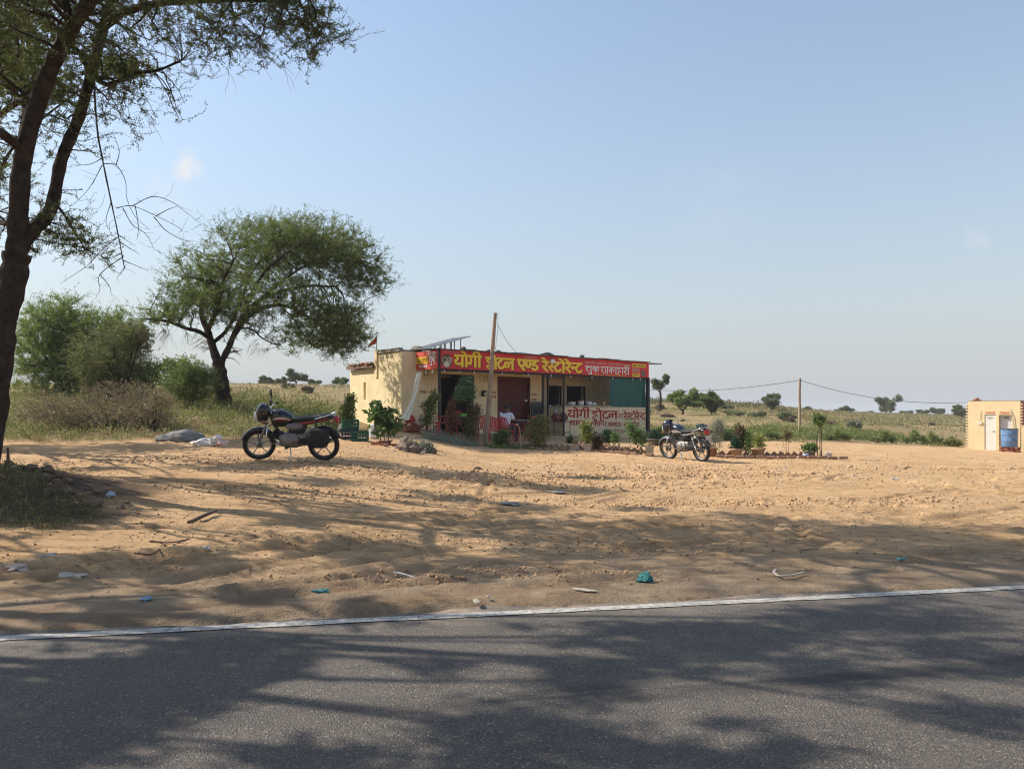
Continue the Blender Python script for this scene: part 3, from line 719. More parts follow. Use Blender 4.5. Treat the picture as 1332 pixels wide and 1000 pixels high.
# near tree at the left edge, leaning over the lot
K1 = F / 9.0; o1 = (-32, 640)
tr = lambda *p: L2(p, 9, o1, K1)
n_limbs = [(tr((-36, 665, 0), (-30, 630, 0), (-15, 550, 0), (-4, 470, .05), (2, 415, .1), (16, 370, .1), (22, 330, .1)), .20, .145),
           (tr((21, 335, .1), (24, 280, .1), (30, 205, .0), (52, 125, -.1), (76, 68, -.2), (104, 20, -.4), (140, -30, -.7), (190, -90, -1.0)), .115, .06),
           (tr((24, 330, .1), (38, 305, .2), (66, 272, .4), (80, 208, .6), (103, 152, .8), (120, 92, 1.0), (136, 32, 1.2), (150, -40, 1.4), (160, -120, 1.6)), .085, .045),
           (tr((24, 190, 0), (8, 178, -.3), (-30, 150, -.6), (-90, 90, -.9), (-150, 40, -1.0)), .06, .03),
           (tr((52, 125, -.1), (20, 135, .3), (-16, 160, .6), (-60, 170, .9)), .045, .02),
           (tr((120, 95, 1.0), (140, 110, .8), (176, 96, .6), (204, 92, .5), (236, 79, .4)), .032, .012),
           (tr((136, 34, 1.2), (165, 15, .9), (215, 4, .6), (300, 0, .3), (370, 2, .1)), .06, .02),
           (tr((140, -20, -.6), (220, -50, -.7), (310, -50, -.7), (390, -20, -.8)), .07, .025),
           (tr((30, 205, 0), (34, 170, .5), (30, 110, 1.2), (20, 40, 1.8), (10, -60, 2.2)), .05, .025),
           (tr((24, 285, .1), (2, 290, .5), (-20, 270, 1.0), (-50, 260, 1.6)), .04, .02),
           (tr((70, 262, .45), (84, 280, .6), (96, 300, .7), (108, 320, .8)), .02, .008)]
E1 = lambda px, py, yo, rx, ry, rz, w: L3(px, py, yo, 9, o1) + (rx, ry, rz, w)
n_env = [E1(50, 20, 0.3, 1.3, 1.8, .9, 4.2), E1(230, 10, 0, 1.5, 1.4, .5, 1.7), E1(330, 15, 0, .9, 1.1, .42, .9), E1(396, 28, -.1, .42, .6, .38, .4), E1(88, 310, .7, .42, .7, .36, .75), E1(-2, 260, 1.0, .35, 1.0, .8, .8),
         E1(180, 128, .5, .62, .7, .28, .32), E1(120, 170, .7, .4, .8, .45, .25), E1(60, -180, 0, 3.2, 3.0, 1.2, 5.5), E1(-120, 60, -.2, 1.6, 2.4, 1.2, 2.5), E1(90, 75, .2, .75, 1.4, .5, .8), E1(240, -110, 0, 2.2, 2.2, .8, 2.0), E1(40, 130, .8, .6, 1.0, .8, 1.0), E1(320, 40, -.2, 1.0, .8, .35, .8), E1(400, 40, -.2, .35, .5, .35, .35)]
near_tree = make_tree('acacia_tree', (at(-32, 640, 9).x, 9, at(-32, 640, 9).z), n_limbs, n_env, (90, 1300, 8200), .026, L_ACACIA, 9,
          'tall dark acacia tree with forked trunk at the left edge of the lot', leafN=26, aspect=.36, droop=(.1, .25, .45), wig=.22, spread=.010, leaf_up=.0, twr=(.014, .006, .0026), spikes=900, clump=.17, bare=([E1(250, 60, 0, 1.6, 1.2, .4, 2), E1(90, 280, .6, .6, .8, .6, 1), E1(390, 60, -.1, .5, .5, .4, .7), E1(180, 150, .5, .7, .7, .3, 1)], 320, .0028))
mb = MB()
def tw(pts, r0, r1): limb_mesh(mb, L2([(a, b, c) for a, b, c in pts], 9, o1, K1), r0, r1, k=5, n=6, bump=.1)
tw([(135, 40, 1.1), (124, 90, .9), (123, 120, .8), (127, 172, .7), (133, 206, .65), (143, 255, .6), (153, 302, .55), (162, 349, .5)], .017, .006)
for t in [[(151, 271, .6), (172, 268, .5), (203, 281, .4), (234, 297, .4), (233, 303, .4)], [(172, 268, .5), (198, 256, .6), (222, 262, .7), (242, 276, .8), (262, 292, .9)], [(133, 215, .65), (116, 245, .8), (94, 268, .9)],
          [(156, 315, .55), (182, 331, .4)], [(161, 333, .5), (130, 357, .6), (130, 376, .6), (126, 384, .6)], [(161, 339, .5), (193, 352, .3)], [(162, 349, .5), (152, 361, .5)], [(152, 304, .5), (176, 320, .4)],
          [(135, 213, .6), (151, 215, .5), (163, 235, .4), (165, 258, .3), (176, 282, .2), (195, 299, .2)], [(151, 215, .5), (155, 196, .5), (146, 172, .5)], [(160, 271, .5), (172, 292, .4), (190, 305, .3), (201, 325, .3)],
          [(153, 309, .5), (136, 322, .6), (114, 345, .8), (92, 360, .9), (78, 369, 1.)], [(203, 281, .4), (220, 272, .3), (232, 268, .3)], [(200, 282, .4), (216, 300, .5), (238, 312, .6), (250, 314, .6)], [(176, 268, .5), (180, 295, .5), (178, 312, .5)],
          [(145, 262, .6), (138, 285, .7), (141, 300, .7)], [(130, 357, .6), (142, 372, .5), (145, 384, .5)], [(144, 350, .6), (158, 357, .6)], [(133, 206, .65), (116, 214, .8), (90, 215, .9)], [(156, 330, .5), (140, 336, .6), (124, 330, .7)]]:
    tw(t, .0055, .0018)
rng = np.random.default_rng(77); pl_ = Pool(); A_ = np.array(mb.v)
S_ = np.array([(p[0], p[1], p[2]) for p in mb.v[::6]]); pl_.add(S_, [.004] * len(S_), unit(np.gradient(S_, axis=0)))
T_ = S_[rng.integers(0, len(S_), 90)] + rng.normal(size=(90, 3)) * np.array([.13, .13, .12]) + np.array([.02, 0, -.05]); P_, a_, b_ = grow(rng, pl_, T_, 5, .5, .0022, droop=.3, wig=.25)
v_, q_ = tubes_np(P_, a_, b_, 3); nb_ = len(mb.v); mb.v += [tuple(p) for p in v_]; mb.f += [[int(k) + nb_ for k in f_] for f_ in q_]; mb.m += [0] * len(q_); mb.sm += [False] * len(q_)
mb.build('dead_branch', TWIG, near_tree)
# trees standing outside the picture on the left: they throw the dappled shade over lot and road
CT = 1 / math.tan(SUN_EL)
def shade_tree(x, y, blobs, seed, label, lf=.085, dens=1.0):
    """blobs: (px, py of the shade on the ground, height of the leaf cluster, radius)"""
    z = G(x, y); r = random.Random(seed); limbs = []; env = []; hs = []
    for (px, py, h, rad) in blobs:
        Y = (CAMH - .03) * F / (py - 537); g = Vector(((px - 666) / F * Y, Y, .03))
        c = g - SHADOW * (h * CT) + Vector((0, 0, h)) - Vector((x, y, z)); hs.append(c)
        for i in range(3): env.append((c.x + r.uniform(-.4, .4) * rad, c.y + r.uniform(-.4, .4) * rad, c.z + r.uniform(-.3, .3) * rad, rad * r.uniform(.5, .95), rad * r.uniform(.5, .95), rad * r.uniform(.25, .4), rad * rad))
    mid = sum(hs, Vector()) / len(hs); f = Vector((mid.x * .25, mid.y * .25, mid.z * .42))
    limbs.append(([(0, 0, -.2), (f.x * .3, f.y * .3, f.z * .5), tuple(f)], .24, .17))
    for c in hs: limbs.append(([tuple(f), tuple(f.lerp(c, .3) + Vector((r.uniform(-.4, .4), r.uniform(-.4, .4), .3))), tuple(f.lerp(c, .65) + Vector((r.uniform(-.5, .5), r.uniform(-.5, .5), r.uniform(-.2, .5)))), tuple(c)], .06, .012))
    A = sum(b[3] ** 2 for b in blobs) * dens
    return make_tree('roadside_tree', (x, y, z), limbs, env, (int(10 + 6 * A), int(50 * A), int(210 * A)), lf, L_ACACIA, seed, label, group='acacias along the road', leafN=14, aspect=.45, wig=.22, spread=.035, twr=(.012, .006, .003))

shade_tree(-9.8, 5.4, [(40, 880, 5.5, 0.92), (170, 870, 5.5, 0.69), (120, 960, 5.0, 0.63), (300, 835, 6.0, 0.57), (700, 940, 6.5, 0.48), (640, 985, 6.3, 0.46), (760, 880, 6.5, 0.48), (850, 830, 6.8, 0.57), (1000, 815, 7.0, 0.63), (1150, 800, 7.0, 0.69), (1290, 850, 7.2, 0.57), (1250, 930, 6.9, 0.34), (960, 985, 6.6, 0.40), (480, 795, 6.2, 0.40), (560, 860, 6.2, 0.25), (1080, 870, 7.2, 0.34), (400, 985, 6.0, 0.29)], 33, 'roadside acacia left of the camera beside the road')
shade_tree(-11.5, 9.6, [(80, 745, 6.5, .8), (260, 735, 6.6, .75), (440, 722, 6.8, .75), (600, 740, 7.2, .6), (720, 715, 7.4, .6), (380, 690, 6.5, .5), (150, 790, 6.5, .45), (330, 775, 6.8, .5), (0, 700, 5.0, .8), (70, 690, 5.0, 1.0), (110, 690, 4.8, .9), (130, 668, 5.2, .8), (20, 660, 5.0, .8)], 34, 'tall roadside acacia left of the forked tree')
shade_tree(-12.6, 13.0, [(850, 690, 8.6, 0.50), (1010, 712, 8.8, 0.50), (1130, 690, 9.2, 0.65), (1000, 672, 9.0, 0.58), (1250, 715, 9.2, 0.58), (1330, 690, 9.4, 0.50), (800, 655, 8.6, 0.50)], 35, 'tallest roadside acacia behind the forked tree')
shade_tree(-14.5, 18.2, [(60, 606, 8.0, 1.49), (220, 606, 8.0, 1.38), (370, 600, 8.0, 1.38), (330, 622, 8.0, 1.38), (480, 618, 8.4, 1.38), (600, 622, 8.8, 1.38), (700, 632, 9.0, 1.03), (130, 628, 7.8, 0.80), (420, 640, 8.4, 0.69), (560, 648, 8.8, 0.69), (250, 650, 8.0, .8), (350, 655, 8.2, .7), (760, 618, 9.0, .8), (670, 655, 9.0, 0.57)], 36, 'leafy acacia far left beyond the lot', lf=.09)

# thorn bushes and scrub left of the building
def bush(name, px, py, Y, env, n, leaf, lm, seed, label, cat='bush', group=None, leafN=9, twig=TWIG, stems=7, asp=.4, stem_k=1.0, **kw):
    p = at(px, py, Y); z = G(p.x, Y); r = random.Random(seed); limbs = []
    ex = max(e[0] + e[3] for e in env); h = max(e[2] + e[5] for e in env)
    for i in range(stems):
        e = env[i % len(env)]; t = (e[0] + r.uniform(-.5, .5) * e[3], e[1] + r.uniform(-.5, .5) * e[4], e[2] + r.uniform(-.1, .4) * e[5])
        b = (e[0] * .35 + r.uniform(-.08, .08), e[1] * .3 + r.uniform(-.08, .08), -.1); m = (b[0] * .5 + t[0] * .5 + r.uniform(-.1, .1), b[1] * .5 + t[1] * .5, t[2] * .55)
        rr = max(.005, .02 * h * stem_k)
        limbs.append(([b, m, t], rr, rr * .35))
    return make_tree(name, (p.x, Y, z), limbs, env, n, leaf, lm, seed, label, cat, group, leafN=leafN, twig=twig, aspect=asp, trunk_name='stems', twr=kw.pop('twr', (.012, .006, .003)), **kw)
bush('thorn_bush', 95, 515, 30, [(-.9, 0, 2.0, 1.7, 2.0, 1.5, 4), (.9, .2, 1.8, 1.7, 1.8, 1.4, 3.4), (-.4, 0, 3.1, 1.2, 1.2, .8, 1.4), (1.4, 0, 2.6, 1.0, 1.0, .8, 1), (0, 0, .7, 2.6, 1.8, .7, 2.4)], (60, 900, 8500), .085, L_BUSH, 41,
     'large dense green thorn bush behind the near tree trunk', leafN=11, asp=.28, droop=(-.2, -.3, -.3), wig=.2, spread=.03, leaf_up=.4, shell=1.8, spikes=900, clump=.3)
bush('thorn_bush', 155, 515, 27.5, [(-.3, 0, 1.4, 1.5, 1.3, 1.3, 3), (.5, 0, 2.2, .7, .8, .7, 1), (-.5, .1, .8, 1, .9, .7, 1)], (40, 550, 3400), .075, leafmat('brownish_leaf', (.09, .115, .035), (.24, .25, .085), .45), 42,
     'olive thorn bush right of the large green thorn bush', leafN=9, asp=.3, spread=.03, droop=(-.2, -.3, -.25), wig=.25, spikes=400, bare=([(0.3, 0, 1.8, 1.4, 1, 1.2, 1)], 160, .004))
bush('thorn_bush', 245, 528, 25, [(0, 0, .65, .95, .8, .55, 3), (.3, 0, .95, .5, .5, .3, 1)], (30, 360, 2400), .06, leafmat('deep_leaf', (.09, .135, .035), (.24, .29, .085), .5), 43,
     'low rounded green bush left of the acacia trunk', leafN=8, wig=.25, spikes=350, clump=.18, spread=.03, asp=.3)
bush('green_shrub', 195, 512, 31, [(0, 0, .8, 1.4, 1, .6, 1), (1.4, 0, .9, .8, .8, .5, .6)], (20, 200, 900), .10, L_BUSH, 47, 'loose leafy shrub behind the brushwood heap', leafN=8, asp=.45, spikes=250, clump=.2)
# heap of dry brushwood
bush('brushwood_heap', 130, 560, 21, [(-1.1, 0, .5, 1.3, .7, .5, 2), (.6, .1, .7, 1.4, .7, .65, 2), (0, -.2, .3, 2.4, .8, .3, 1.5)], (70, 600, 4200), .05, L_DRY, 44,
     'heap of grey-brown dry thorn brushwood in the weeds', cat='brushwood', leafN=2, twig=TWIG_DRY, bark=TWIG_DRY, stems=16, wig=.4, twr=(.010, .006, .004), bare=([(0, 0, .7, 2.2, .9, .7, 1)], 260, .005))
bush('dry_bush', 195, 556, 20.5, [(0, 0, .45, .7, .5, .45, 1), (.3, 0, .8, .4, .4, .3, .6)], (24, 220, 900), .045, L_DRY, 45, 'dry twiggy bush at the right end of the brushwood heap', cat='bush', leafN=3, twig=TWIG_DRY, wig=.35)
# weeds on the left bank and around
def scatter(n, poly, rng):
    P = np.array(poly, float); lo, hi = P.min(0), P.max(0); out = np.zeros((0, 2))
    while len(out) < n:
        q = lo + (hi - lo) * rng.random((n * 2, 2)); ins = np.zeros(len(q), bool); j = len(P) - 1
        for i in range(len(P)):
            c = ((P[i, 1] > q[:, 1]) != (P[j, 1] > q[:, 1])) & (q[:, 0] < (P[j, 0] - P[i, 0]) * (q[:, 1] - P[i, 1]) / (P[j, 1] - P[i, 1] + 1e-9) + P[i, 0]); ins ^= c; j = i
        out = np.concatenate([out, q[ins]])
    return out[:n]
def weeds(name, poly, n, h, w, mat_, label, seed, nb=5, spread=.08, patch=None, lean=.6, cat='grass'):
    rng = np.random.default_rng(seed); q = scatter(n, poly, rng)
    d = fbm(q[:, 0] * .6 + seed, q[:, 1] * .6, 3)
    if patch is not None: q = q[d > patch]; d = d[d > patch]
    hh = h * np.clip(.75 + 1.3 * d, .25, 1.6)
    me = blades(name, q[:, 0], q[:, 1], hh, w, rng, lean, nb, spread)
    return tag(link(name, me, mat_), label, cat, kind='stuff')
LB = [(-26, 18.6), (-12.5, 18.7), (-7.2, 19.1), (-5.6, 20.6), (-5.1, 24), (-6.5, 31), (-26, 31)]
def leafy_stuff(name, poly, n, h, r, m, leaf, mat_, label, seed, patch=None, cat='weeds', asp=.45, fr=.45):
    rng = np.random.default_rng(seed); q = scatter(n, poly, rng); d = fbm(q[:, 0] * fr + seed, q[:, 1] * fr, 3)
    if patch is not None: q = q[d > patch]
    return tag(link(name, leafy(name, q, h, r, m, leaf, rng, asp), mat_), label, cat, kind='stuff')
YW = leafmat('yellow_weed_leaf', (.12, .145, .04), (.31, .31, .10), .4); GW = leafmat('green_weed_leaf', (.085, .12, .03), (.22, .25, .075), .35); DW = leafmat('straw_leaf', (.28, .205, .11), (.40, .31, .175), .3)
leafy_stuff('weeds', LB, 3300, .22, .22, 24, .05, YW, 'yellow-green weeds covering the bank left of the building', 51)
leafy_stuff('green_weeds', LB, 2000, .32, .24, 28, .055, GW, 'green weeds dotted over the bank around the acacia trunk', 52, .0)
leafy_stuff('dry_weeds', LB, 1500, .24, .2, 22, .06, DW, 'straw-coloured weeds low on the bank left of the building', 50, -.05)
weeds('weed_stems', LB, 1700, .34, .012, GRASS, 'thin upright stems among the weeds of the left bank', 49, nb=5, spread=.1, lean=.5)
HL = [(-60, 28), (-6, 28), (-7, 45), (-9, 110), (-100, 110)]
leafy_stuff('hill_dry_grass', HL, 5000, .10, .3, 12, .10, DW, 'dry straw-coloured grass on the rise far left', 53, -.12, fr=.2)
leafy_stuff('hill_weeds', HL, 3200, .26, .34, 16, .11, YW, 'olive weeds dotted over the rise behind the acacia', 54, .08, fr=.16)
leafy_stuff('bank_green', [(-9.5, 21), (-5.6, 21), (-5.6, 33), (-14, 40)], 500, .5, .3, 30, .075, GW, 'taller leafy weeds behind the left motorbike', 48, .0)
RF = [(5.5, 36.5), (9.5, 32.8), (15.5, 36.6), (21, 39), (24.0, 41.5), (24.5, 60), (40, 75), (5, 75)]
leafy_stuff('field_weeds', RF, 5200, .26, .26, 20, .08, YW, 'mixed weeds along the edge of the field right of the building', 55, -.02, fr=.3)
leafy_stuff('field_dry_grass', [(5.5, 36.5), (9.5, 32.2), (15.5, 35.8), (21, 38.4), (27, 42), (60, 70), (90, 130), (10, 130)], 6000, .10, .3, 13, .10, DW, 'dry grass of the field right of the building', 56, -.1, fr=.2)
leafy_stuff('field_green', [(6, 34), (9.5, 34.5), (15.5, 38), (24, 42.8), (25, 49), (14, 45), (6, 42)], 950, .42, .34, 34, .095, GW, 'bright green leafy weeds at the field edge right of the lot', 58, .04, fr=.3)
leafy_stuff('crest_scrub', [(9, 58), (30, 75), (36, 110), (14, 105)], 900, .5, .7, 26, .2, leafmat('scrub_leaf', (.09, .09, .04), (.20, .18, .085), .3), 'brownish scrub along the rise right of the building', 46, .06, fr=.12)
leafy_stuff('crop_field', [(25, 60), (45, 62), (140, 150), (120, 190), (15, 115)], 5200, .3, .5, 12, .2, leafmat('crop_leaf', (.17, .16, .065), (.33, .28, .13), .35), 'olive standing crop in the flat field at far right', 57, None)
leafy_stuff('mound_grass', [(-5.9, 7.2), (-4.15, 6.75), (-3.85, 7.3), (-4.4, 8.1), (-5.6, 8.7), (-6.8, 8.6)], 330, .11, .12, 30, .026, leafmat('mound_leaf', (.06, .075, .025), (.16, .15, .06), .3), 'dark green weeds on the earth mound at the left edge', 59, None, asp=.3)
weeds('mound_stems', [(-5.9, 7.2), (-4.15, 6.75), (-3.85, 7.3), (-4.4, 8.1), (-5.6, 8.7), (-6.8, 8.6)], 140, .17, .005, GRASS, 'thin grass stems on the earth mound at the left edge', 47, nb=6, spread=.06, lean=1.1)
leafy_stuff('sand_tufts', [(-5.5, 7.5), (-2.2, 7.2), (-1.5, 9), (-3, 11.5), (-6.5, 11)], 300, .035, .09, 40, .022, GW, 'sparse flat tufts of grass on the sand by the mound', 60, .14, asp=.25)

# ------------------------------------------------------------------ lettering
def bar(x): return [(x, 1), (x, 0)]
GL = {  # Devanagari strokes: headline at 1, baseline at 0
 'ya': (.85, [[(.04, .98), (.24, .84), (.25, .64), (.06, .5)], [(.06, .52), (.1, .3), (.3, .2), (.5, .22), (.7, .36)], bar(.7)]),
 'ga': (.85, [[(.26, 1), (.26, .42), (.18, .26), (.04, .32)], bar(.68)]),
 'ha': (.75, [[(.5, 1), (.5, .84)], [(.5, .84), (.2, .82), (.14, .66), (.36, .56), (.58, .5), (.56, .34), (.34, .3)], [(.34, .3), (.14, .22), (.18, .04), (.5, -.1)]]),
 'Ta': (.72, [[(.4, 1), (.4, .8), (.16, .68), (.1, .38), (.24, .1), (.5, .08), (.64, .24)]]),
 'la': (1.0, [[(.14, .18), (.06, .4), (.12, .62), (.28, .66), (.42, .48), (.42, .2)], [(.42, .52), (.58, .68), (.82, .6)], bar(.84)]),
 'e': (.7, [[(.12, 1), (.12, .58), (.26, .44), (.56, .44), (.56, 1)], [(.34, .44), (.4, .2), (.6, .02)]]),
 'N_': (.55, [[(.1, 1), (.1, .5), (.2, .34), (.36, .34), (.44, .5), (.44, 1)]]),
 'Na': (.85, [[(.1, 1), (.1, .5), (.2, .34), (.32, .34), (.4, .5), (.4, 1)], bar(.7)]),
 'Da': (.72, [[(.4, 1), (.4, .82), (.18, .74), (.17, .56), (.4, .52), (.58, .42), (.56, .18), (.34, .06), (.1, .2)]]),
 'ra': (.6, [[(.14, 1), (.4, .88), (.44, .7), (.32, .54), (.08, .5), (.52, .02)]]),
 'sa': (1.0, [[(.12, 1), (.36, .88), (.4, .7), (.28, .54), (.06, .5), (.44, .04)], [(.3, .5), (.82, .5)], bar(.82)]),
 's_': (.6, [[(.12, 1), (.36, .88), (.4, .7), (.28, .54), (.06, .5), (.44, .04)], [(.3, .5), (.62, .5)]]),
 'na': (.8, [[(.64, .54), (.32, .54), (.2, .66), (.08, .54), (.2, .4), (.32, .52)], bar(.65)]),
 'n_': (.45, [[(.5, .54), (.32, .54), (.2, .66), (.08, .54), (.2, .4), (.32, .52)]]),
 'sha': (.9, [[(.06, .78), (.2, .94), (.36, .86), (.34, .66), (.1, .5), (.42, .1)], [(.5, 1), (.5, .92)], bar(.75)]),
 'ddha': (.95, [[(.34, 1), (.34, .82), (.12, .72), (.1, .46), (.3, .4), (.4, .24), (.62, -.08)], [(.4, .5), (.46, .74), (.64, .74), (.6, .56), (.5, .44), (.68, .28), (.86, .36), (.86, 1)]]),
 'ka': (1.05, [[(.5, .66), (.24, .7), (.1, .52), (.2, .32), (.5, .42)], [(.5, .64), (.78, .7), (.94, .52), (.84, .28)], bar(.5)]),
 'cha': (.85, [[(.04, .76), (.7, .76)], [(.3, .76), (.14, .52), (.24, .3), (.46, .28), (.7, .44)], bar(.7)]),
 'pha': (1.1, [[(.1, 1), (.1, .55), (.24, .4), (.5, .46)], [(.5, .64), (.8, .7), (.96, .52), (.86, .28)], bar(.52)]),
 'Tha': (.75, [[(.38, 1), (.38, .78)], [(.38, .78), (.14, .66), (.1, .36), (.36, .12), (.62, .32), (.6, .62), (.38, .78)]]),
 'ma': (.85, [[(.18, 1), (.18, .3), (.06, .36), (.12, .46), (.3, .36), (.68, .36)], bar(.7)]),
 'ba': (.85, [[(.68, .62), (.3, .7), (.1, .5), (.24, .28), (.68, .4)], [(.16, .62), (.6, .36)], bar(.68)]),
 'bha': (.9, [[(.06, .94), (.26, .9), (.28, .6), (.1, .4), (.24, .3), (.72, .38)], bar(.74)]),
 'ja': (.95, [[(.78, .6), (.4, .58), (.26, .4), (.1, .5)], [(.4, .58), (.44, .3), (.2, .14), (.06, .26)], bar(.78)]),
 'pa': (.85, [[(.1, 1), (.1, .55), (.26, .38), (.68, .46)], bar(.68)]),
 'da': (.7, [[(.36, 1), (.36, .82), (.12, .7), (.12, .44), (.38, .42), (.4, .26), (.6, .0)]]),
 'va': (.85, [[(.68, .62), (.3, .7), (.1, .5), (.24, .28), (.68, .4)], bar(.68)]),
 'aa': (.4, [bar(.22)]),
 'o': (.4, [bar(.22), [(.22, 1), (.02, 1.3), (-.2, 1.38)]]),
 'ii': (.42, [[(-.34, 1), (-.3, 1.28), (-.05, 1.42), (.18, 1.3), (.22, 1), (.22, 0)]]),
 'i': (.38, [[(.55, 1), (.5, 1.3), (.3, 1.4), (.14, 1.25), (.14, 0)]]),
 'O': (.4, [bar(.22), [(-.02, 1.36), (.06, 1.2), (.36, 1.2), (.46, 1.36)]]),
 'ee': (0, [[(-.2, 1), (-.42, 1.3), (-.62, 1.36)]]),
 'au': (.4, [bar(.22), [(.22, 1), (.02, 1.3), (-.2, 1.38)], [(.22, 1), (.1, 1.4), (-.08, 1.5)]]),
 'u': (0, [[(-.16, .02), (-.06, -.2), (-.24, -.36), (-.46, -.24)]]),
 'r_sub': (0, [[(-.28, .32), (-.5, .12)]]),
 'dot': (0, [[(-.42, 1.2), (-.34, 1.3)]]),
 '|': (.5, [[(.25, .86), (.25, .58)], [(.25, .48), (.25, .04)]]), ' ': (.4, []), '-': (.3, [[(.05, .5), (.25, .5)]]),
 '1': (.5, [[(.1, .8), (.28, .98), (.28, 0)]]), '7': (.55, [[(.06, .98), (.48, .98), (.2, 0)]]), '4': (.6, [[(.42, 0), (.42, .98), (.06, .3), (.56, .3)]]),
 '9': (.6, [[(.48, .5), (.2, .48), (.08, .72), (.22, .96), (.46, .88), (.48, .5), (.34, 0)]]), '0': (.6, [[(.28, 1), (.08, .7), (.08, .3), (.28, 0), (.48, .3), (.48, .7), (.28, 1)]]),
 '6': (.6, [[(.44, .98), (.14, .6), (.1, .2), (.28, 0), (.48, .2), (.4, .5), (.12, .42)]]), '8': (.6, [[(.28, .52), (.1, .74), (.28, 1), (.46, .74), (.28, .52), (.08, .24), (.28, 0), (.48, .24), (.28, .52)]]),
}
WM = {'ha': .68, 'ddha': .7, 'ka': .85, 'sha': .85, 's_': .85, 'n_': .85}
NOHEAD = {'|', ' ', '-', '0', '1', '4', '6', '7', '8', '9'}
def ribbon(mb, pts, w, fn, d, mi=0):
    P = [np.array(p, float) for p in pts]
    if len(P) > 2 and np.linalg.norm(P[0] - P[-1]) > 1e-6: P = [np.array(p) for p in spline(P, 4)]
    L_, R_ = [], []
    for i, p in enumerate(P):
        a = P[max(i - 1, 0)]; b = P[min(i + 1, len(P) - 1)]; t = b - a; t = t / (np.linalg.norm(t) + 1e-9)
        nrm = np.array([-t[1], t[0]])
        e = t * w * .35 * (-1 if i == 0 else 1 if i == len(P) - 1 else 0)
        L_.append(p + nrm * w / 2 + e); R_.append(p - nrm * w / 2 + e)
    n = len(P)
    V = [fn(q[0], q[1], d) for q in L_] + [fn(q[0], q[1], d) for q in R_]
    mb.add(V, [(i, i + n, i + n + 1, i + 1) for i in range(n - 1)], mi)
def word_w(toks): return sum(GL[t][0] for t in toks)
def write(mb, words, fn, w, d0=.0, mi=0, head=True, hw=None):
    """words: token list; draws from x=0; fn maps (gx, gy, depth) -> 3D"""
    x, k = 0, 0; hs = None
    for t in words + [' ']:
        if t in NOHEAD:
            if hs is not None and head: ribbon(mb, [(hs, 1), (x, 1)], hw or w * .85, fn, d0 + (k % 40) * .00025, mi); k += 1
            hs = None
        elif hs is None: hs = x
        for s in GL[t][1]:
            ribbon(mb, [(x + a, b) for a, b in s], w * WM.get(t, 1), fn, d0 + (k % 40) * .00025, mi); k += 1
        x += GL[t][0]
    return x
YOGI = ['ya', 'o', 'ga', 'ii']; HOTEL = ['ha', 'o', 'Ta', 'la']; AND = ['e', 'N_', 'Da']; REST = ['ra', 'ee', 's_', 'Ta', 'o', 'ra', 'ee', 'n_', 'Ta']
SHUDDH = ['sha', 'u', 'ddha']; SHAKA = ['sha', 'aa', 'ka', 'aa', 'ha', 'aa', 'ra', 'ii']

# ------------------------------------------------------------------ roadside hotel
U = np.array([8.43, 7.1]); U /= np.linalg.norm(U); NV = np.array([-U[1], U[0]])      # along the front / into the building
W0 = np.array([-2.47, 26.4]) + 1.45 * NV
B_ANG = math.atan2(U[1], U[0])
def fx(px, c):      # local x on the plane y=c seen at picture column px
    k = (px - 666) / F; q = W0 + c * NV
    return (k * q[1] - q[0]) / (U[0] - k * U[1])
def fz(px, py, c):
    s = fx(px, c); y = W0[1] + s * U[1] + c * NV[1]; return CAMH + (537 - py) / F * y
PLASTER = mat('cream_plaster', (.76, .59, .32), .9, .1, 1.6, bump=.3, bscale=30, col2=(.87, .73, .47))
def stain(m, k=.45):
    n, l = m.node_tree.nodes, m.node_tree.links; p = n['Principled BSDF']; t = n.new('ShaderNodeTexCoord'); mp = n.new('ShaderNodeMapping'); mp.inputs['Scale'].default_value = (5, 5, .45); l.new(t.outputs['Object'], mp.inputs['Vector'])
    z = n.new('ShaderNodeTexNoise'); z.inputs['Scale'].default_value = 1.4; z.inputs['Detail'].default_value = 8; z.inputs['Roughness'].default_value = .7; l.new(mp.outputs[0], z.inputs['Vector'])
    r = n.new('ShaderNodeMapRange'); r.inputs['From Min'].default_value = .52; r.inputs['From Max'].default_value = .76; r.inputs['To Max'].default_value = k; l.new(z.outputs['Fac'], r.inputs['Value'])
    old = p.inputs['Base Color'].links[0].from_socket; mi = n.new('ShaderNodeMix'); mi.data_type = 'RGBA'; l.new(r.outputs[0], mi.inputs[0]); l.new(old, mi.inputs[6]); mi.inputs[7].default_value = (.30, .19, .10, 1); l.new(mi.outputs[2], p.inputs['Base Color'])
stain(PLASTER)
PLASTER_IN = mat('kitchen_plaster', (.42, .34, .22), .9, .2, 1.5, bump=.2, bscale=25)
CREAM = mat('counter_paint', (.66, .54, .36), .85, .12, 2.5, bump=.2, bscale=30); stain(CREAM, .5)
DARKM = mat('dark_iron', (.030, .028, .030), .6, .3, 8, metal=.3)
MAROON = mat('maroon_shutter_paint', (.115, .030, .026), .55, .18, 3, metal=.0)
ROOFT = mat('roof_tin', (.20, .17, .15), .7, .4, 3, metal=.3)
CONC = mat('old_concrete', (.30, .26, .20), .95, .3, 3, bump=.5, bscale=20)
BRICK = mat('brick', (.34, .13, .075), .95, .3, 12, bump=.5, bscale=30, island=.25)
BLACK_IN = mat('unlit_interior', (.05, .042, .035), .95, .3, 2)  # near-black: darkness of the unlit rooms is put into the wall colour
hotel = empty('roadside_hotel', (W0[0], W0[1], 0), B_ANG, 'flat-roofed cream restaurant building with awning and roller shutter', 'building')
def part(name, m, *boxes, parent=hotel, **kw):
    mb = MB()
    for b in boxes: mb.box(((b[0] + b[1]) / 2, (b[2] + b[3]) / 2, (b[4] + b[5]) / 2), (b[1] - b[0], b[3] - b[2], b[5] - b[4]), **kw)
    return mb.build(name, m, parent)
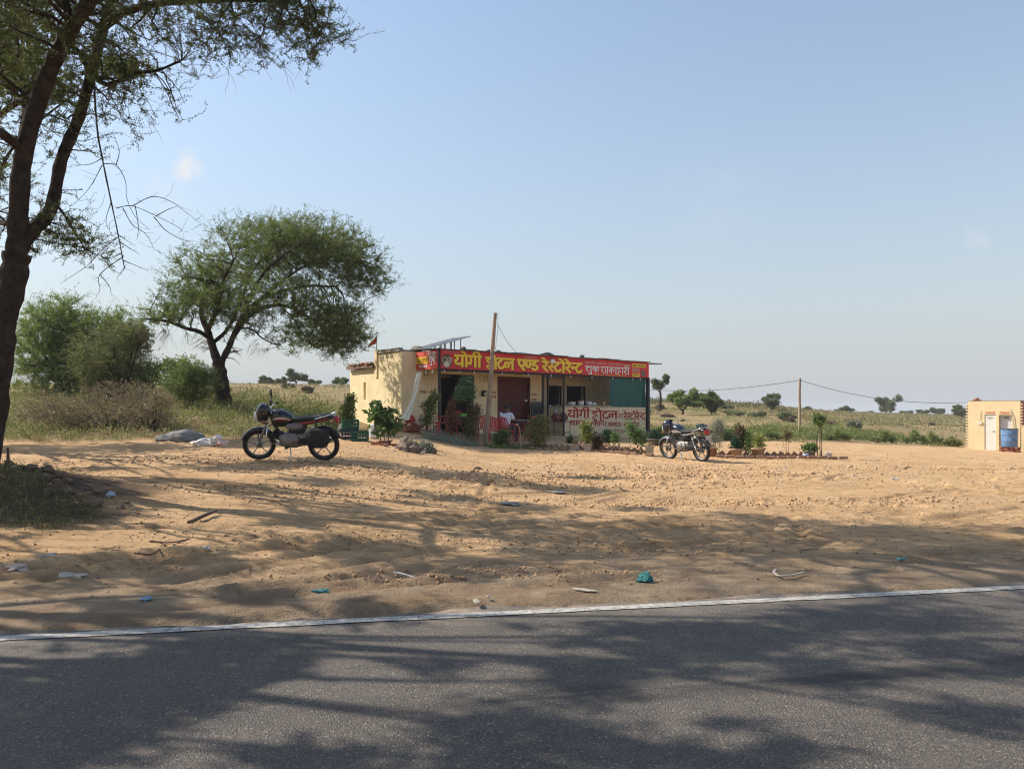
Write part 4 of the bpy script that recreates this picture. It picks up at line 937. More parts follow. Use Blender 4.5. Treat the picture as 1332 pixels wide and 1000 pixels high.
ZT = 3.36; XL = -.62; XR = fx(845, -1.45) + .05; TH = .22; YB = 4.2
d1a, d1b = fx(573.5, 0), fx(617, 0); d1t = fz(595, 487, 0)
d2a, d2b = fx(647, 0), fx(690, 0); d2t = fz(668, 490, 0)
k1a, k1b = fx(713, 0), fx(731, 0); k2a, k2b = fx(737, 0), fx(762, 0); kt = fz(745, 502, 0); kb = .95
part('front_wall', PLASTER, (XL, d1a, 0, TH, -.6, ZT), (d1a, d1b, 0, TH, d1t, ZT), (d1b, d2a, 0, TH, -.6, ZT), (d2a, d2b, 0, TH, d2t, ZT), (d2b, fx(704, 0), 0, TH, -.6, ZT))
x0 = fx(704, 0) + .002
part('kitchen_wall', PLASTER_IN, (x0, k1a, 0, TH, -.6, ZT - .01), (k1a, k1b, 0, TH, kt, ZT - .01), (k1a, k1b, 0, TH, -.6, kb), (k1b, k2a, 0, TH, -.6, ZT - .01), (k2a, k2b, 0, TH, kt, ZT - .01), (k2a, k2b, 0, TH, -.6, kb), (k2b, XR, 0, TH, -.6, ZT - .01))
part('side_wall', PLASTER, (XL, XL + TH, TH + .001, 1.72, -.6, ZT - .02))
part('side_wall', PLASTER, (XL + .03, XL + TH, 1.721, 2.55, -.6, 2.86), (XL + .03, XL + TH, 2.551, 2.72, -.6, 1.7), (XL + .03, XL + TH, 2.551, 2.72, 2.35, 2.855), (XL + .03, XL + TH, 2.721, 3.55, -.6, 2.84))
part('corner_pier', PLASTER, (XL - .04, XL + .16, 1.62, 1.80, 2.5, ZT + .16))
part('back_wall', PLASTER, (fx(640, 0), XR, YB, YB + TH, -.6, ZT - .4)); part('back_wall', PLASTER, (XL + .031, fx(640, 0) - .01, 3.551, 3.55 + TH, -.6, 2.84)); part('end_wall', PLASTER, (XR - TH, XR, TH + .001, YB - .001, -.6, ZT - .05))
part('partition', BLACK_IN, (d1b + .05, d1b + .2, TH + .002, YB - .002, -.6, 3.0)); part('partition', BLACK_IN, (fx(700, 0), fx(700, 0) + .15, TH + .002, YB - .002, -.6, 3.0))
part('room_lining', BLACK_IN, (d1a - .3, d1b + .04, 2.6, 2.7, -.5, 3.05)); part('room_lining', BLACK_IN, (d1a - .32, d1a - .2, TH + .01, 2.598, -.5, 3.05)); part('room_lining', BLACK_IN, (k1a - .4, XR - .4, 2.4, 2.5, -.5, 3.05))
part('roof_slab', CONC, (XL - .03, XR - .05, .05, 1.68, ZT + .002, ZT + .07), (fx(640, 0), XR - .05, 1.69, YB + .25, ZT - .1, ZT + .0))
part('rear_light_seal', PLASTER, (XL + .221, fx(640, 0), 1.56, 1.66, 2.6, ZT - .002))  # unseen strip added to stop sky light leaking into the doorway room
part('rear_roof_slab', mat('old_roof_slab', (.19, .12, .085), .95, .35, 4, bump=.6, bscale=14), (XL - .12, fx(640, 0) - .02, 1.82, 3.8, 2.87, 3.0))
part('floor', CONC, (XL + .3, XR - .3, -.0, YB, -.4, .22))
# ragged slab edge bricks
rr = random.Random(4)
for i in range(9):
    mb = MB(); mb.box((0, 0, 0), (rr.uniform(.16, .3), .2, rr.uniform(.06, .1)), rz=rr.uniform(-.3, .3), rx=rr.uniform(-.1, .1), bev=.012)
    b = mb.build('brick', BRICK if i % 2 else CONC, hotel); b.location = (XL - .05 + rr.uniform(-.03, .05), 1.95 + i * .21, 3.03 + rr.uniform(0, .02))
for i in range(7):
    mb = MB(); mb.box((0, 0, 0), (.2, .11, .07), rz=rr.uniform(-.4, .4), bev=.01)
    b = mb.build('brick', CONC, hotel); b.location = (XL + .1 + rr.uniform(-.03, .04), .2 + i * .2, ZT + .11)
# side wall stain ledge and small vents are holes above; a lintel band
for b_ in ((XL - .05, d1a, -.05, -.003, -.6, .62), (d1b, d2a, -.05, -.003, -.6, .42), (d2b, fx(704, 0), -.05, -.003, -.6, .36)): part('plinth', CONC, b_)
# opening 1: dark room behind iron grille frame
part('door_frame', DARKM, (d1a + .002, d1a + .05, .06, .12, .2, d1t - .003), (d1b - .05, d1b - .002, .06, .12, .2, d1t - .003), (d1a + .05, d1b - .05, .06, .12, d1t - .06, d1t - .003))
sh = MB()
nsl = 26; zs0 = .25; dz = (d2t - zs0) / nsl
for i in range(nsl):
    z = zs0 + i * dz; ym = .10
    sh.add([(d2a, ym, z), (d2b, ym, z), (d2b, ym - .012, z + dz * .3), (d2a, ym - .012, z + dz * .3), (d2b, ym - .012, z + dz * .7), (d2a, ym - .012, z + dz * .7), (d2b, ym, z + dz), (d2a, ym, z + dz)],
           [(0, 1, 2, 3), (3, 2, 4, 5), (5, 4, 6, 7)])
shut = sh.build('roller_shutter', MAROON, hotel)
part('shutter_guide', MAROON, (d2a, d2a + .07, .03, .098, .2, d2t), parent=hotel); part('shutter_guide', MAROON, (d2b - .07, d2b, .03, .098, .2, d2t))
part('shutter_lock', mat('chrome_dull', (.5, .5, .5), .35, .1, 5, metal=.9), (d2b - .22, d2b - .12, .055, .085, fz(686, 522, 0), fz(686, 522, 0) + .07), parent=shut)
# kitchen windows with bars
for (a, b) in ((k1a, k1b), (k2a, k2b)):
    wf = part('window', DARKM, (a, a + .04, .03, .09, kb, kt), (b - .04, b, .03, .09, kb, kt), (a + .04, b - .04, .03, .09, kt - .05, kt), (a + .04, b - .04, .03, .09, kb, kb + .05))
    nb = 9 if b - a > 1 else 6
    for i in range(nb):
        x = a + .04 + (i + 1) * (b - a - .08) / (nb + 1); part('window_bar', DARKM, (x - .007, x + .007, .05, .064, kb + .05, kt - .05), parent=wf)
    for i in range(4):
        z = kb + .05 + (i + 1) * (kt - kb - .1) / 5; part('window_bar', DARKM, (a + .04, b - .04, .066, .078, z - .006, z + .006), parent=wf)
# counter in front of the kitchen
ca, cb = fx(734, -1.42), fx(838, -1.42); czt = fz(736, 528, -1.42)
cl = fx(713, -1.42)
counter = part('serving_counter', CREAM, (ca, cb + .1, -1.42, -1.24, -.4, czt - .03))
part('counter_top', CONC, (ca - .03, fx(795, -1.42), -1.46, -.86, czt - .028, czt + .03), parent=counter)
part('counter_return', CREAM, (ca, ca + .16, -1.238, -.01, -.4, czt - .032), parent=counter)
part('counter_ledge', CONC, (ca + .17, XR - .5, -1.238, -.9, czt - .3, czt - .035), parent=counter)
# text on the counter front
REDP = mat('red_wall_paint', (.30, .020, .020), .8, .25, 18)
def wfn(x0, z0, sx, sz, y): return lambda gx, gy, d: (x0 + gx * sx, y - d, z0 + gy * sz)
def fit(words, pxa, pxb, pyh, pyb, y, w, m, parent, name, shear=0, d0=0.004, extra=None):
    xa, xb = fx(pxa, y), fx(pxb, y); pm = (pxa + pxb) / 2
    zh, zb = fz(pm, pyh, y), fz(pm, pyb, y)
    mb = MB(); f = wfn(xa, zb, (xb - xa) / word_w(words), zh - zb, y)
    if extra:
        mo = MB(); g = wfn(xa + extra[1], zb - extra[1], (xb - xa) / word_w(words), zh - zb, y); write(mo, words, g, w * extra[2], d0 - .003); mo.build(name + '_outline', extra[0], parent)
    write(mb, words, f, w, d0); return mb.build(name, m, parent)
yc = -1.42
fit(YOGI, 739, 767, 533.5, 543, yc, .20, REDP, counter, 'lettering'); fit(HOTEL, 769.5, 803, 535, 544.5, yc, .20, REDP, counter, 'lettering')
fit(AND, 803.5, 810.5, 538.5, 544.5, yc, .13, REDP, counter, 'lettering'); fit(REST, 811.5, 839, 537.5, 545.5, yc, .20, REDP, counter, 'lettering')
fit(['cha', 'aa', 'ya', '|'], 741, 762, 547, 553, yc, .20, REDP, counter, 'lettering'); fit(['ka', 'O', 'pha', 'ii', '|'], 766, 789, 548, 554, yc, .20, REDP, counter, 'lettering')
fit(['Tha', 'N_', 'Da', 'aa', '|'], 791, 809, 549.5, 555, yc, .20, REDP, counter, 'lettering'); fit(['na', 'ma', 'ka', 'ii', 'na'], 811, 831.5, 550, 555.5, yc, .20, REDP, counter, 'lettering')
fit(['sha', 'u', 'ddha'], 799, 813, 559, 564, yc, .13, REDP, counter, 'lettering')
# awning posts and frame
PB = fz(840, 569, -1.45)
def post(px, zb, zt, w=.06, y=-1.45, m=DARKM): x = fx(px, y); return part('awning_post', m, (x - w / 2, x + w / 2, y - w / 2, y + w / 2, zb, zt))
post(571.5, -.1, 3.42, .07); post(842.5, -.3, 2.72, .13); post(706.5, -.1, 2.70, .05, -1.42); post(733.2, -.1, 2.70, .05, -1.5); post(712.5, .1, 2.70, .05, -.9)
xa, xb = fx(571, -1.45), fx(845, -1.45)
part('awning_beam', DARKM, (xa, xb, -1.43, -1.37, 2.64, 2.72)); part('awning_beam', DARKM, (fx(706, -1.42), fx(734, -1.42), -1.415, -1.375, 2.56, 2.62))
for i in range(6):
    x = xa + .04 + i * (xb - xa - .1) / 5; part('awning_rafter', DARKM, (x - .025, x + .025, -1.36, -.003, 3.26, 3.31))
# corrugated sheets, each one separate, wavy edge showing over the signboard
def corr(nm, x0, x1, y0, y1, z0, z1, m, parent, pitch=.11, amp=.018):
    n = max(4, int((x1 - x0) / pitch * 6)); V = []
    for i in range(n + 1):
        x = x0 + (x1 - x0) * i / n; a = amp * math.sin(2 * math.pi * (x - x0) / pitch)
        V += [(x, y0, z0 + a), (x, y1, z1 + a)]
    mb = MB(); mb.add(V, [(2 * i, 2 * i + 2, 2 * i + 3, 2 * i + 1) for i in range(n)], smooth=True); o = mb.build(nm, m, parent)
    md = o.modifiers.new('s', 'SOLIDIFY'); md.thickness = .004; return o
xx = xa - .05; i = 0
while xx < xb - .2:
    wd = min(1.0, xb + .12 - xx)
    if 1: corr('roof_sheet', xx, xx + wd + .04, -1.60 - .05 * (i % 2), .1, 3.375 + .012 * (i % 3) - .0, 3.47 + .01 * (i % 2), ROOFT, hotel)
    xx += wd; i += 1
corr('roof_sheet', xb + .0, xb + .62, -1.64, -.3, 3.335, 3.40, mat('rusty_tin', (.12, .085, .065), .85, .4, 5, metal=.2), hotel).rotation_euler = (0, 0, 0)
# fascia signboard
SREDM = mat('sign_red', (.60, .022, .03), .55, .2, 2.2, bump=.25, bscale=3.5); SDK = mat('sign_dark_red', (.22, .008, .012), .6, .1, 3)
SYEL = mat('sign_yellow', (.85, .58, .04), .55, .1, 14); SWHT = mat('sign_white', (.78, .74, .68), .55, .06, 6); SPINK = mat('sign_pink', (.62, .36, .30), .6, .1, 8)
SBLK = mat('sign_black', (.03, .028, .025), .6, .2, 8)
sign = empty('signboard', (W0[0], W0[1], 0), B_ANG, 'long red fascia signboard with large yellow Hindi lettering', 'signboard')
sy = -1.47
part('board', SREDM, (fx(572.5, sy), fx(844, sy), sy, sy + .03, 2.72, 3.365), parent=sign)
ol = (SDK, .014, 1.42)
fit(YOGI, 591.5, 626, 463.0, 476.6, sy, .245, SYEL, sign, 'lettering', extra=ol); fit(HOTEL, 632, 668.5, 466.3, 479.6, sy, .245, SYEL, sign, 'lettering', extra=ol)
fit(AND, 673.5, 700.5, 468.6, 481.4, sy, .245, SYEL, sign, 'lettering', extra=ol); fit(REST, 705, 757, 471.8, 483.8, sy, .235, SYEL, sign, 'lettering', extra=ol)
fit(SHUDDH, 761.5, 779, 476.6, 484, sy, .17, SWHT, sign, 'lettering', extra=ol); fit(SHAKA, 781.5, 818.5, 478, 486.2, sy, .16, SWHT, sign, 'lettering', extra=ol)
fit(['sha', 'u', 'bha', 'ma', ' ', 'ya', 'o', 'ga', 'ii', ' ', '9', '6', '0', '4', '1', '7', '8', '9', '0', '4'], 760.5, 788.5, 471, 473.6, sy, .16, SPINK, sign, 'lettering')
fit(['va', 'i', 'ka', 'aa', 'sa', ' ', 'ya', 'o', 'ga', 'ii', ' ', '9', '7', '8', '4', '0', '1', '6', '8', '4'], 791.5, 820.5, 473.2, 475.8, sy, .16, SPINK, sign, 'lettering')
fit(['ja', 'ya', ' ', 'sha', 'ra', 'ii', ' ', 'ga', 'na', 'ee', 'sha', ' ', 'na', 'ma'], 577, 597, 457, 459, sy, .15, SPINK, sign, 'lettering')
fit(['ja', 'ya', ' ', 'ba', 'aa', 'ba', 'aa', ' ', 'ra', 'aa', 'ma'], 682, 698, 464.2, 466.2, sy, .15, SPINK, sign, 'lettering')
SORG = mat('sign_orange', (.70, .25, .06), .6, .1, 6)
fit(['ya', 'ha', 'aa', 'na', ' ', 'sha', 'aa', 'da', 'ii', ' ', 'pa', 'aa', 'ra', 'Ta', 'ii', ' ', 'ka', 'aa', ' ', 'bha', 'o', 'ja', 'na', ' ', 'ba', 'na', 'aa', 'na', 'aa'], 771.5, 815.5, 487.2, 489.4, sy, .18, SORG, sign, 'lettering')
def panel(pxa, pxb, pya, pyb, m, words, lm, w=.16):
    pm = (pxa + pxb) / 2; b = part('price_panel', m, (fx(pxa, sy), fx(pxb, sy), sy - .012, sy - .002, fz(pm, pyb, sy), fz(pm, pya, sy)), parent=sign)
    h = pyb - pya; fit(words, pxa + 1, pxb - 1, pya + .34 * h, pyb - .2 * h, sy - .012, w, lm, b, 'lettering', d0=.003)
panel(822.3, 839.5, 473.3, 477.8, SYEL, ['ba', 'r_sub', 'ee', 'ka', ' ', 'pha', 'aa', 's_', 'Ta'], SBLK, .2)
panel(822.3, 831.5, 479.6, 483.6, SPINK, ['la', 'n_', 'cha'], SDK, .2); panel(822.3, 831.8, 485.6, 489.9, SYEL, ['Da', 'i', 'na', 'ra'], SBLK, .2)
fit(['1', '9', '0', '6', '4'], 833.5, 839.5, 481.5, 489.5, sy, .2, mat('sign_teal', (.10, .16, .12), .6, .3, 20), sign, 'picture_print')
# round picture of thali plates at the left of the board
tp = MB(); cx, cz = fx(581, sy), fz(581, 469.3, sy)
def disc(x, z, r, d, m, n=20, sq=1): tp.add([(x, sy - d, z)] + [(x + r * math.cos(6.2832 * i / n), sy - d, z + sq * r * math.sin(6.2832 * i / n)) for i in range(n)], [(0, 1 + (i + 1) % n, 1 + i) for i in range(n)], m)
disc(cx, cz, .235, .004, 0); disc(cx - .09, cz + .04, .105, .0055, 1); disc(cx + .09, cz + .05, .10, .0055, 1); disc(cx - .005, cz - .12, .13, .0065, 2, sq=.75); disc(cx - .09, cz + .04, .07, .007, 0); disc(cx + .09, cz + .05, .065, .007, 3)
for i in range(9): disc(cx + .16 + .06 * rr.random() , cz + rr.uniform(-.14, .12), .018, .0075 + .0002 * i, 2, 8)
tp.build('picture_print', [mat('print_dark', (.09, .06, .04), .6, .5, 30), mat('print_tan', (.42, .34, .22), .6, .3, 30), mat('print_pale', (.55, .52, .42), .6, .3, 25), mat('print_mid', (.24, .17, .10), .6, .4, 30)], sign)
# side signboard on the left end of the awning
side = empty('signboard', (W0[0], W0[1], 0), B_ANG, 'small red and yellow signboard on the left end of the awning', 'signboard')
part('board', mat('sign_red_side', (.62, .085, .07), .55, .15, 4), (-.035, -.012, -1.40, -.03, 2.72, 3.345), parent=side)
def sfn(y0, y1, z0, z1, n): return lambda gx, gy, d: (-.037 - d, y0 + (y1 - y0) * gx / n, z0 + (z1 - z0) * gy)
def swrite(words, y0, y1, z0, z1, w, m): mb = MB(); write(mb, words, sfn(y0, y1, z0, z1, word_w(words)), w, .003); mb.build('lettering', m, side)
part('yellow_panel', SYEL, (-.042, -.036, -.78, -.06, 2.93, 3.16), parent=side)
mb = MB(); write(mb, ['bha', 'o', 'ja', 'na', ' ', 'bha', 'N_', 'Da', 'aa', 'ra'], lambda gx, gy, d: (-.044 - d, -.10 - .64 * gx / 7.0, 2.96 + .13 * gy), .12, .002); mb.build('lettering', mat('ochre_print', (.42, .20, .03), .6, .2, 10), side)
mb = MB(); write(mb, ['sha', 'u', 'ddha'], lambda gx, gy, d: (-.039 - d, -.86 - .4 * gx / 1.85, 2.93 + .22 * gy), .2, .002); mb.build('lettering', SWHT, side)
mb = MB(); write(mb, ['ya', 'o', 'ga', 'ii', ' ', 'ha', 'o', 'Ta', 'la'], lambda gx, gy, d: (-.039 - d, -.78 - .54 * gx / 6.0, 3.20 + .07 * gy), .24, .002); mb.build('lettering', SWHT, side)
mb = MB(); write(mb, ['va', 'i', 'ka', 'aa', 'sa', ' ', 'ya', 'o', 'ga', 'ii'], lambda gx, gy, d: (-.039 - d, -.26 - .45 * gx / 6.0, 2.79 + .07 * gy), .24, .002); mb.build('lettering', SWHT, side)
# floodlight box fixed on the fascia
fl = empty('floodlight', (0, 0, 0), 0, 'small white floodlight box on the red signboard', 'lamp')
fl.location = (W0[0], W0[1], 0); fl.rotation_euler = (0, 0, B_ANG); xf, zf = fx(717.5, sy), fz(717.5, 470, sy)
part('housing', mat('lamp_white', (.72, .70, .66), .5, .05, 5), (xf - .10, xf + .10, sy - .09, sy - .02, zf - .075, zf + .075), parent=fl); part('bracket', DARKM, (xf - .015, xf + .015, sy - .018, sy - .002, zf - .02, zf + .16), parent=fl)
# bulbs on a wire under the board
st = empty('string_lights', (W0[0], W0[1], 0), B_ANG, 'wire of small white bulbs hanging under the red signboard', 'string lights')
mb = MB(); pts = []
BP = [578, 598, 617, 653, 687, 717, 742, 770, 797, 823, 833]
for i, px in enumerate(BP):
    x = fx(px, -1.5); pts.append((x, -1.5, 2.69))
    if i + 1 < len(BP): x2 = fx(BP[i + 1], -1.5); pts.append(((x + x2) / 2, -1.5, 2.65))
mb.tube(pts, .004, 4); mb.build('wire', DARKM, st)
BW = mat('bulb_white', (.62, .6, .55), .25, .03, 5, spec=.6)
for i, px in enumerate(BP):
    mb = MB(); mb.lathe([(.012, .09), (.014, .05), (.032, .02), (.036, -.01), (.022, -.035), (.004, -.042)], 10); b = mb.build('bulb', BW, st); b.location = (fx(px, -1.5), -1.5, 2.61); b.scale = (.75, .75, .75)
for k_ in range(3):
    mb = MB(); mb.lathe([(.012, .09), (.014, .05), (.032, .02), (.036, -.01), (.022, -.035), (.004, -.042)], 10); b = mb.build('bulb', BW, st); b.location = (-.05, -1.1 + k_ * .42, 2.60)
# kitchen sheet, cloth, flag, solar panels
gs = MB(); xa_, xb_ = fx(793, -1.38), fx(839.5, -1.38); n = 40; V = []
for i in range(n + 1):
    f = i / n; x = xa_ + (xb_ - xa_) * f
    for j, z in enumerate(np.linspace(2.71, 1.24, 9)):
        V.append((x, -1.385 + .018 * math.sin(f * 26 + .4 * j) * (.4 + j / 9) + .01 * math.sin(j * 2 + f * 9), z - .02 * math.sin(f * 9) * (j / 8) - (.05 * (1 - f)) * (j == 8)))
gs.add(V, [(i * 9 + j, i * 9 + j + 1, i * 9 + j + 10, i * 9 + j + 9) for i in range(n) for j in range(8)], smooth=True)
g = gs.build('green_sheet', mat('teal_tarp', (.006, .085, .072), .6, .15, 2), None); g.location = (W0[0], W0[1], 0); g.rotation_euler = (0, 0, B_ANG)
tag(g, 'dark green tarpaulin sheet closing the right end of the kitchen', 'tarpaulin')
CP = lambda px, py, c: (fx(px, c), c, fz(px, py, c))
cs = MB(); S = spline([CP(545.5, 484, -1.3), CP(543, 495, -1.35), CP(540.5, 508, -1.4), CP(536, 522, -1.5), CP(530, 536, -1.6), CP(525, 547, -1.7)], 6); V = []
m_ = len(S)
for i, p in enumerate(S):
    wd = .075 + .10 * (i / m_)
    for j in range(7):
        a = (j / 6 - .5) * 2; V.append((p[0] + a * wd * .75, p[1] + .04 * math.sin(a * 5 + i * .2) - a * wd * .4, p[2] + a * wd * .15))
cs.add(V, [(i * 7 + j, i * 7 + j + 1, (i + 1) * 7 + j + 1, (i + 1) * 7 + j) for i in range(m_ - 1) for j in range(6)], smooth=True)
c_ = cs.build('awning_cloth', mat('cream_cloth', (.82, .74, .55), .9, .15, 6), None); c_.location = (W0[0], W0[1], 0); c_.rotation_euler = (0, 0, B_ANG)
tag(c_, 'twisted strip of cream cloth hanging slanted from the awning corner', 'cloth')
fg = empty('flag', (0, 0, 0), 0, 'small orange-red flag on the left parapet corner', 'flag'); p = W0 + XL * U + 1.7 * NV; fg.location = (p[0], p[1], ZT + .15); fg.scale = (1.5, 1.5, 1.35)
mb = MB(); mb.tube([(0, 0, 0), (.01, 0, .42)], .01, 5); mb.build('stick', BARK_L, fg)
mb = MB(); V = []
for i in range(7):
    for j in range(4): V.append((.01 - i * .035 - .01 * j, .03 * math.sin(i + j * .5), .40 - j * .075 * (1 - i / 9) - i * .045))
mb.add(V, [(i * 4 + j, i * 4 + j + 1, i * 4 + j + 5, i * 4 + j + 4) for i in range(6) for j in range(3)], smooth=True); mb.build('cloth', mat('flag_cloth', (.65, .09, .04), .8, .15, 5), fg)
SP = mat('solar_cells', (.05, .055, .065), .5, .15, 6, spec=.7); SF = mat('panel_frame', (.42, .43, .44), .5, .1, 5, metal=.5)
zb_ = ZT + .1
for k_, (pl, lab) in enumerate([(.25, 'front tilted solar panel on the roof left of the signpole'), (.85, 'rear tilted solar panel on the roof behind the front one')]):
    xs0, xs1 = fx(550, .3) , fx(618, .3); z0, z1 = zb_ + .02, fz(618, 436.5, .3)
    ang = math.atan2(z1 - z0, xs1 - xs0); L_ = math.hypot(z1 - z0, xs1 - xs0)
    sp = empty('solar_panel', (W0[0], W0[1], 0), B_ANG, lab, 'solar panel', 'solar panels on the roof')
    M_ = Matrix.Translation(((xs0 + xs1) / 2, pl + .6, (z0 + z1) / 2)) @ Matrix.Rotation(-ang, 4, 'Y')
    mb = MB(); mb.box((0, 0, .012), (L_ - .06, .46, .012), M=M_); cells = mb.build('cells', SP, sp)
    mb = MB()
    for sy_ in (-1, 1): mb.box((0, sy_ * .25, 0), (L_, .03, .045), M=M_)
    for i in range(4): mb.box((-L_ / 2 + .02 + i * (L_ - .04) / 3, 0, -.006), (.035, .46, .04), M=M_)
    mb.build('frame', SF, sp)
    for i, f in enumerate((.42, .62, .82)):
        xq = xs0 + (xs1 - xs0) * f; zq = z0 + (z1 - z0) * f
        for sy_ in (-.2, .2): mb = MB(); mb.tube([(xq, pl + .6 + sy_, ZT + .06), (xq, pl + .6 + sy_, zq - .02)], .025, 6); mb.build('leg', SF, sp)
# odds and ends holding the roof sheets down
ST = mat('roof_stone', (.13, .11, .10), .95, .35, 8, bump=.5)
def loose(px, py, sc, m, label, cat, seed, y=-1.2, nm='roof_stone', z=None):
    mb = MB(); mb.ico((0, 0, 0), 1, 0, .25, 2, seed, sc); o = mb.build(nm, m); s = fx(px, y); q = W0 + s * U + y * NV
    o.location = (q[0], q[1], (z if z is not None else 3.40 + .09 * (y + 1.5) / 1.6) + sc[2] * .8); o.rotation_euler = (0, 0, B_ANG); return tag(o, label, cat)
loose(543, 450, (.26, .16, .09), CONC, 'lump of broken concrete on the parapet left of the solar panels', 'stone', 1, .3, z=ZT + .08)
loose(602, 452, (.12, .1, .07), ST, 'dark stone on the roof edge under the solar panel', 'stone', 2); loose(636, 456, (.09, .1, .05), ST, 'dark stone on the roof edge left of the wooden pole', 'stone', 3)
loose(648, 457, (.12, .1, .05), ST, 'dark stone on the roof edge right of the wooden pole', 'stone', 4); loose(712, 461, (.26, .16, .07), ST, 'large dark bundle on the roof edge above the floodlight', 'bundle', 5)
loose(757, 466, (.10, .1, .07), ST, 'small grey stone on the roof edge above the white lettering', 'stone', 6)
loose(680, 460, (.55, .07, .025), DARKM, 'dark plank lying along the roof edge over the middle of the signboard', 'plank', 7, nm='plank'); loose(615, 456, (.45, .06, .025), DARKM, 'dark plank lying on the roof edge left of the wooden pole', 'plank', 8, nm='plank')
loose(785, 468, (.35, .1, .03), mat('red_rag', (.35, .08, .06), .9, .4, 12), 'faded red rag lying on the roof edge', 'rag', 9, nm='rag')
# wall notices, meter box
def notice(px, py, w, h, m, label):
    x, z = fx(px, 0), fz(px, py, 0); b = part('wall_stencil', m, (x - w / 2, x + w / 2, -.006, -.002, z - h / 2, z + h / 2)); return b
for (px, py) in [(550, 509.7), (642, 510.5), (642, 516), (694.5, 513), (694.5, 520)]:
    x, z = fx(px, 0), fz(px, py, 0); mb = MB(); ws = ['ra', 'aa', 'ma', ' ', 'ra', 'aa', 'ma']; f = wfn(x - .13, z - .05, .26 / word_w(ws), .09, 0); write(mb, ws, f, .2, .003); mb.build('lettering', REDP, hotel)
mx_, mz_ = fx(627.5, 0), fz(627.5, 512, 0)
mbx = empty('lantern', (W0[0], W0[1], 0), B_ANG, 'small dark wall lantern left of the wooden pole', 'lantern')
part('body', DARKM, (mx_ - .07, mx_ + .07, -.16, -.04, mz_ - .1, mz_ + .09), parent=mbx); part('glass', mat('lantern_glass', (.45, .45, .42), .2, .1, 8), (mx_ - .04, mx_ + .04, -.168, -.162, mz_ - .06, mz_ + .05), parent=mbx)
part('bracket', DARKM, (mx_ - .02, mx_ + .14, -.12, -.002, mz_ + .1, mz_ + .125), parent=mbx)
# sockets / hanging cables below the board
for px in (552, 556, 630, 634):
    mb = MB(); x = fx(px, -.02); z = fz(px, 480 if px < 600 else 488, -.02); mb.tube([(x, -.02, z), (x + .03, -.03, z - .15), (x - .02, -.02, z - .26)], .008, 5); mb.build('cable', DARKM, hotel)

# ------------------------------------------------------------------ motorbikes
RUB = mat('tyre_rubber', (.022, .021, .020), .9, .3, 14, bump=.3, bscale=60)
PBLK = mat('bike_black', (.010, .010, .012), .22, .1, 4, coat=.6); MBLK = mat('bike_matt_black', (.018, .018, .019), .6, .2, 8)
CHR = mat('bike_chrome', (.62, .62, .63), .18, .05, 5, metal=1.0); ALU = mat('bike_aluminium', (.22, .21, .20), .5, .35, 9, metal=.6)
SEATM = mat('bike_seat', (.016, .016, .018), .55, .2, 12, bump=.15, bscale=90)
BRED = mat('bike_red', (.30, .016, .022), .3, .1, 5, coat=.5); BSIL = mat('bike_silver', (.42, .43, .45), .3, .08, 5, metal=.5)
BBLU = mat('bike_navy', (.010, .013, .026), .25, .1, 5, coat=.6); BWHT = mat('bike_white', (.62, .62, .62), .35, .05, 5)
LENS = mat('lamp_lens', (.55, .58, .60), .08, .05, 5, spec=.8); TAILR = mat('tail_red', (.32, .008, .012), .15, .1, 9, spec=.7)
DUSTR = mat('dusty_rim', (.20, .185, .17), .5, .25, 12, metal=.4); BAGM = mat('bag_black', (.018, .018, .020), .75, .3, 10, bump=.4, bscale=30)
def ring(x, cz, hw, hh, n=16, p=2.5, cy=0, top=1.0, bot=1.0):
    o = []
    for i in range(n):
        a = 2 * math.pi * i / n; c, s = math.cos(a), math.sin(a)
        y = math.copysign(abs(c) ** (2 / p), c) * hw; z = math.copysign(abs(s) ** (2 / p), s) * hh * (top if s > 0 else bot)
        o.append((x, cy + y, cz + z))
    return o
def wheel_parts(rim_m, spoke_m, R_=.30, tw_=.042):
    """returns list of (name, MB, mat, children)"""
    rot = Matrix.Rotation(math.pi / 2, 4, 'X')
    ty = MB(); n = 36; rings = []
    prof = [(R_ - .075, .8), (R_ - .05, 1.0), (R_ - .022, .95), (R_ - .006, .6), (R_, .0), (R_ - .006, -.6), (R_ - .022, -.95), (R_ - .05, -1.0), (R_ - .075, -.8)]
    for i in range(n):
        a = 2 * math.pi * i / n; rings.append([(r * math.cos(a), w * tw_, r * math.sin(a)) for r, w in prof])
    ty.loft(rings, 0, closed=True)
    rm = MB(); prof = [(R_ - .070, .036), (R_ - .078, .026), (R_ - .092, .016), (R_ - .092, -.016), (R_ - .078, -.026), (R_ - .070, -.036), (R_ - .058, -.03), (R_ - .066, 0), (R_ - .058, .03)]
    rings = [[(r * math.cos(2 * math.pi * i / n), w, r * math.sin(2 * math.pi * i / n)) for r, w in prof] for i in range(n)]
    rm.loft(rings, 0, closed=True)
    sp = MB()
    for k_ in range(5):
        a = 2 * math.pi * k_ / 5 + .3; ca, sa = math.cos(a), math.sin(a)
        pts = [(.05 * ca, 0, .05 * sa), (.13 * ca, 0, .13 * sa), ((R_ - .085) * ca, 0, (R_ - .085) * sa)]
        sp.tube(pts, [.022, .014, .02], 6, flat=.6)
    hub = MB(); hub.lathe([(.03, -.075), (.055, -.06), (.06, -.03), (.045, -.01), (.045, .01), (.066, .03), (.066, .055), (.03, .075)], 18, M=rot)
    return [('tyre', ty, RUB), ('rim', rm, rim_m), ('spokes', sp, spoke_m), ('hub', hub, ALU)]
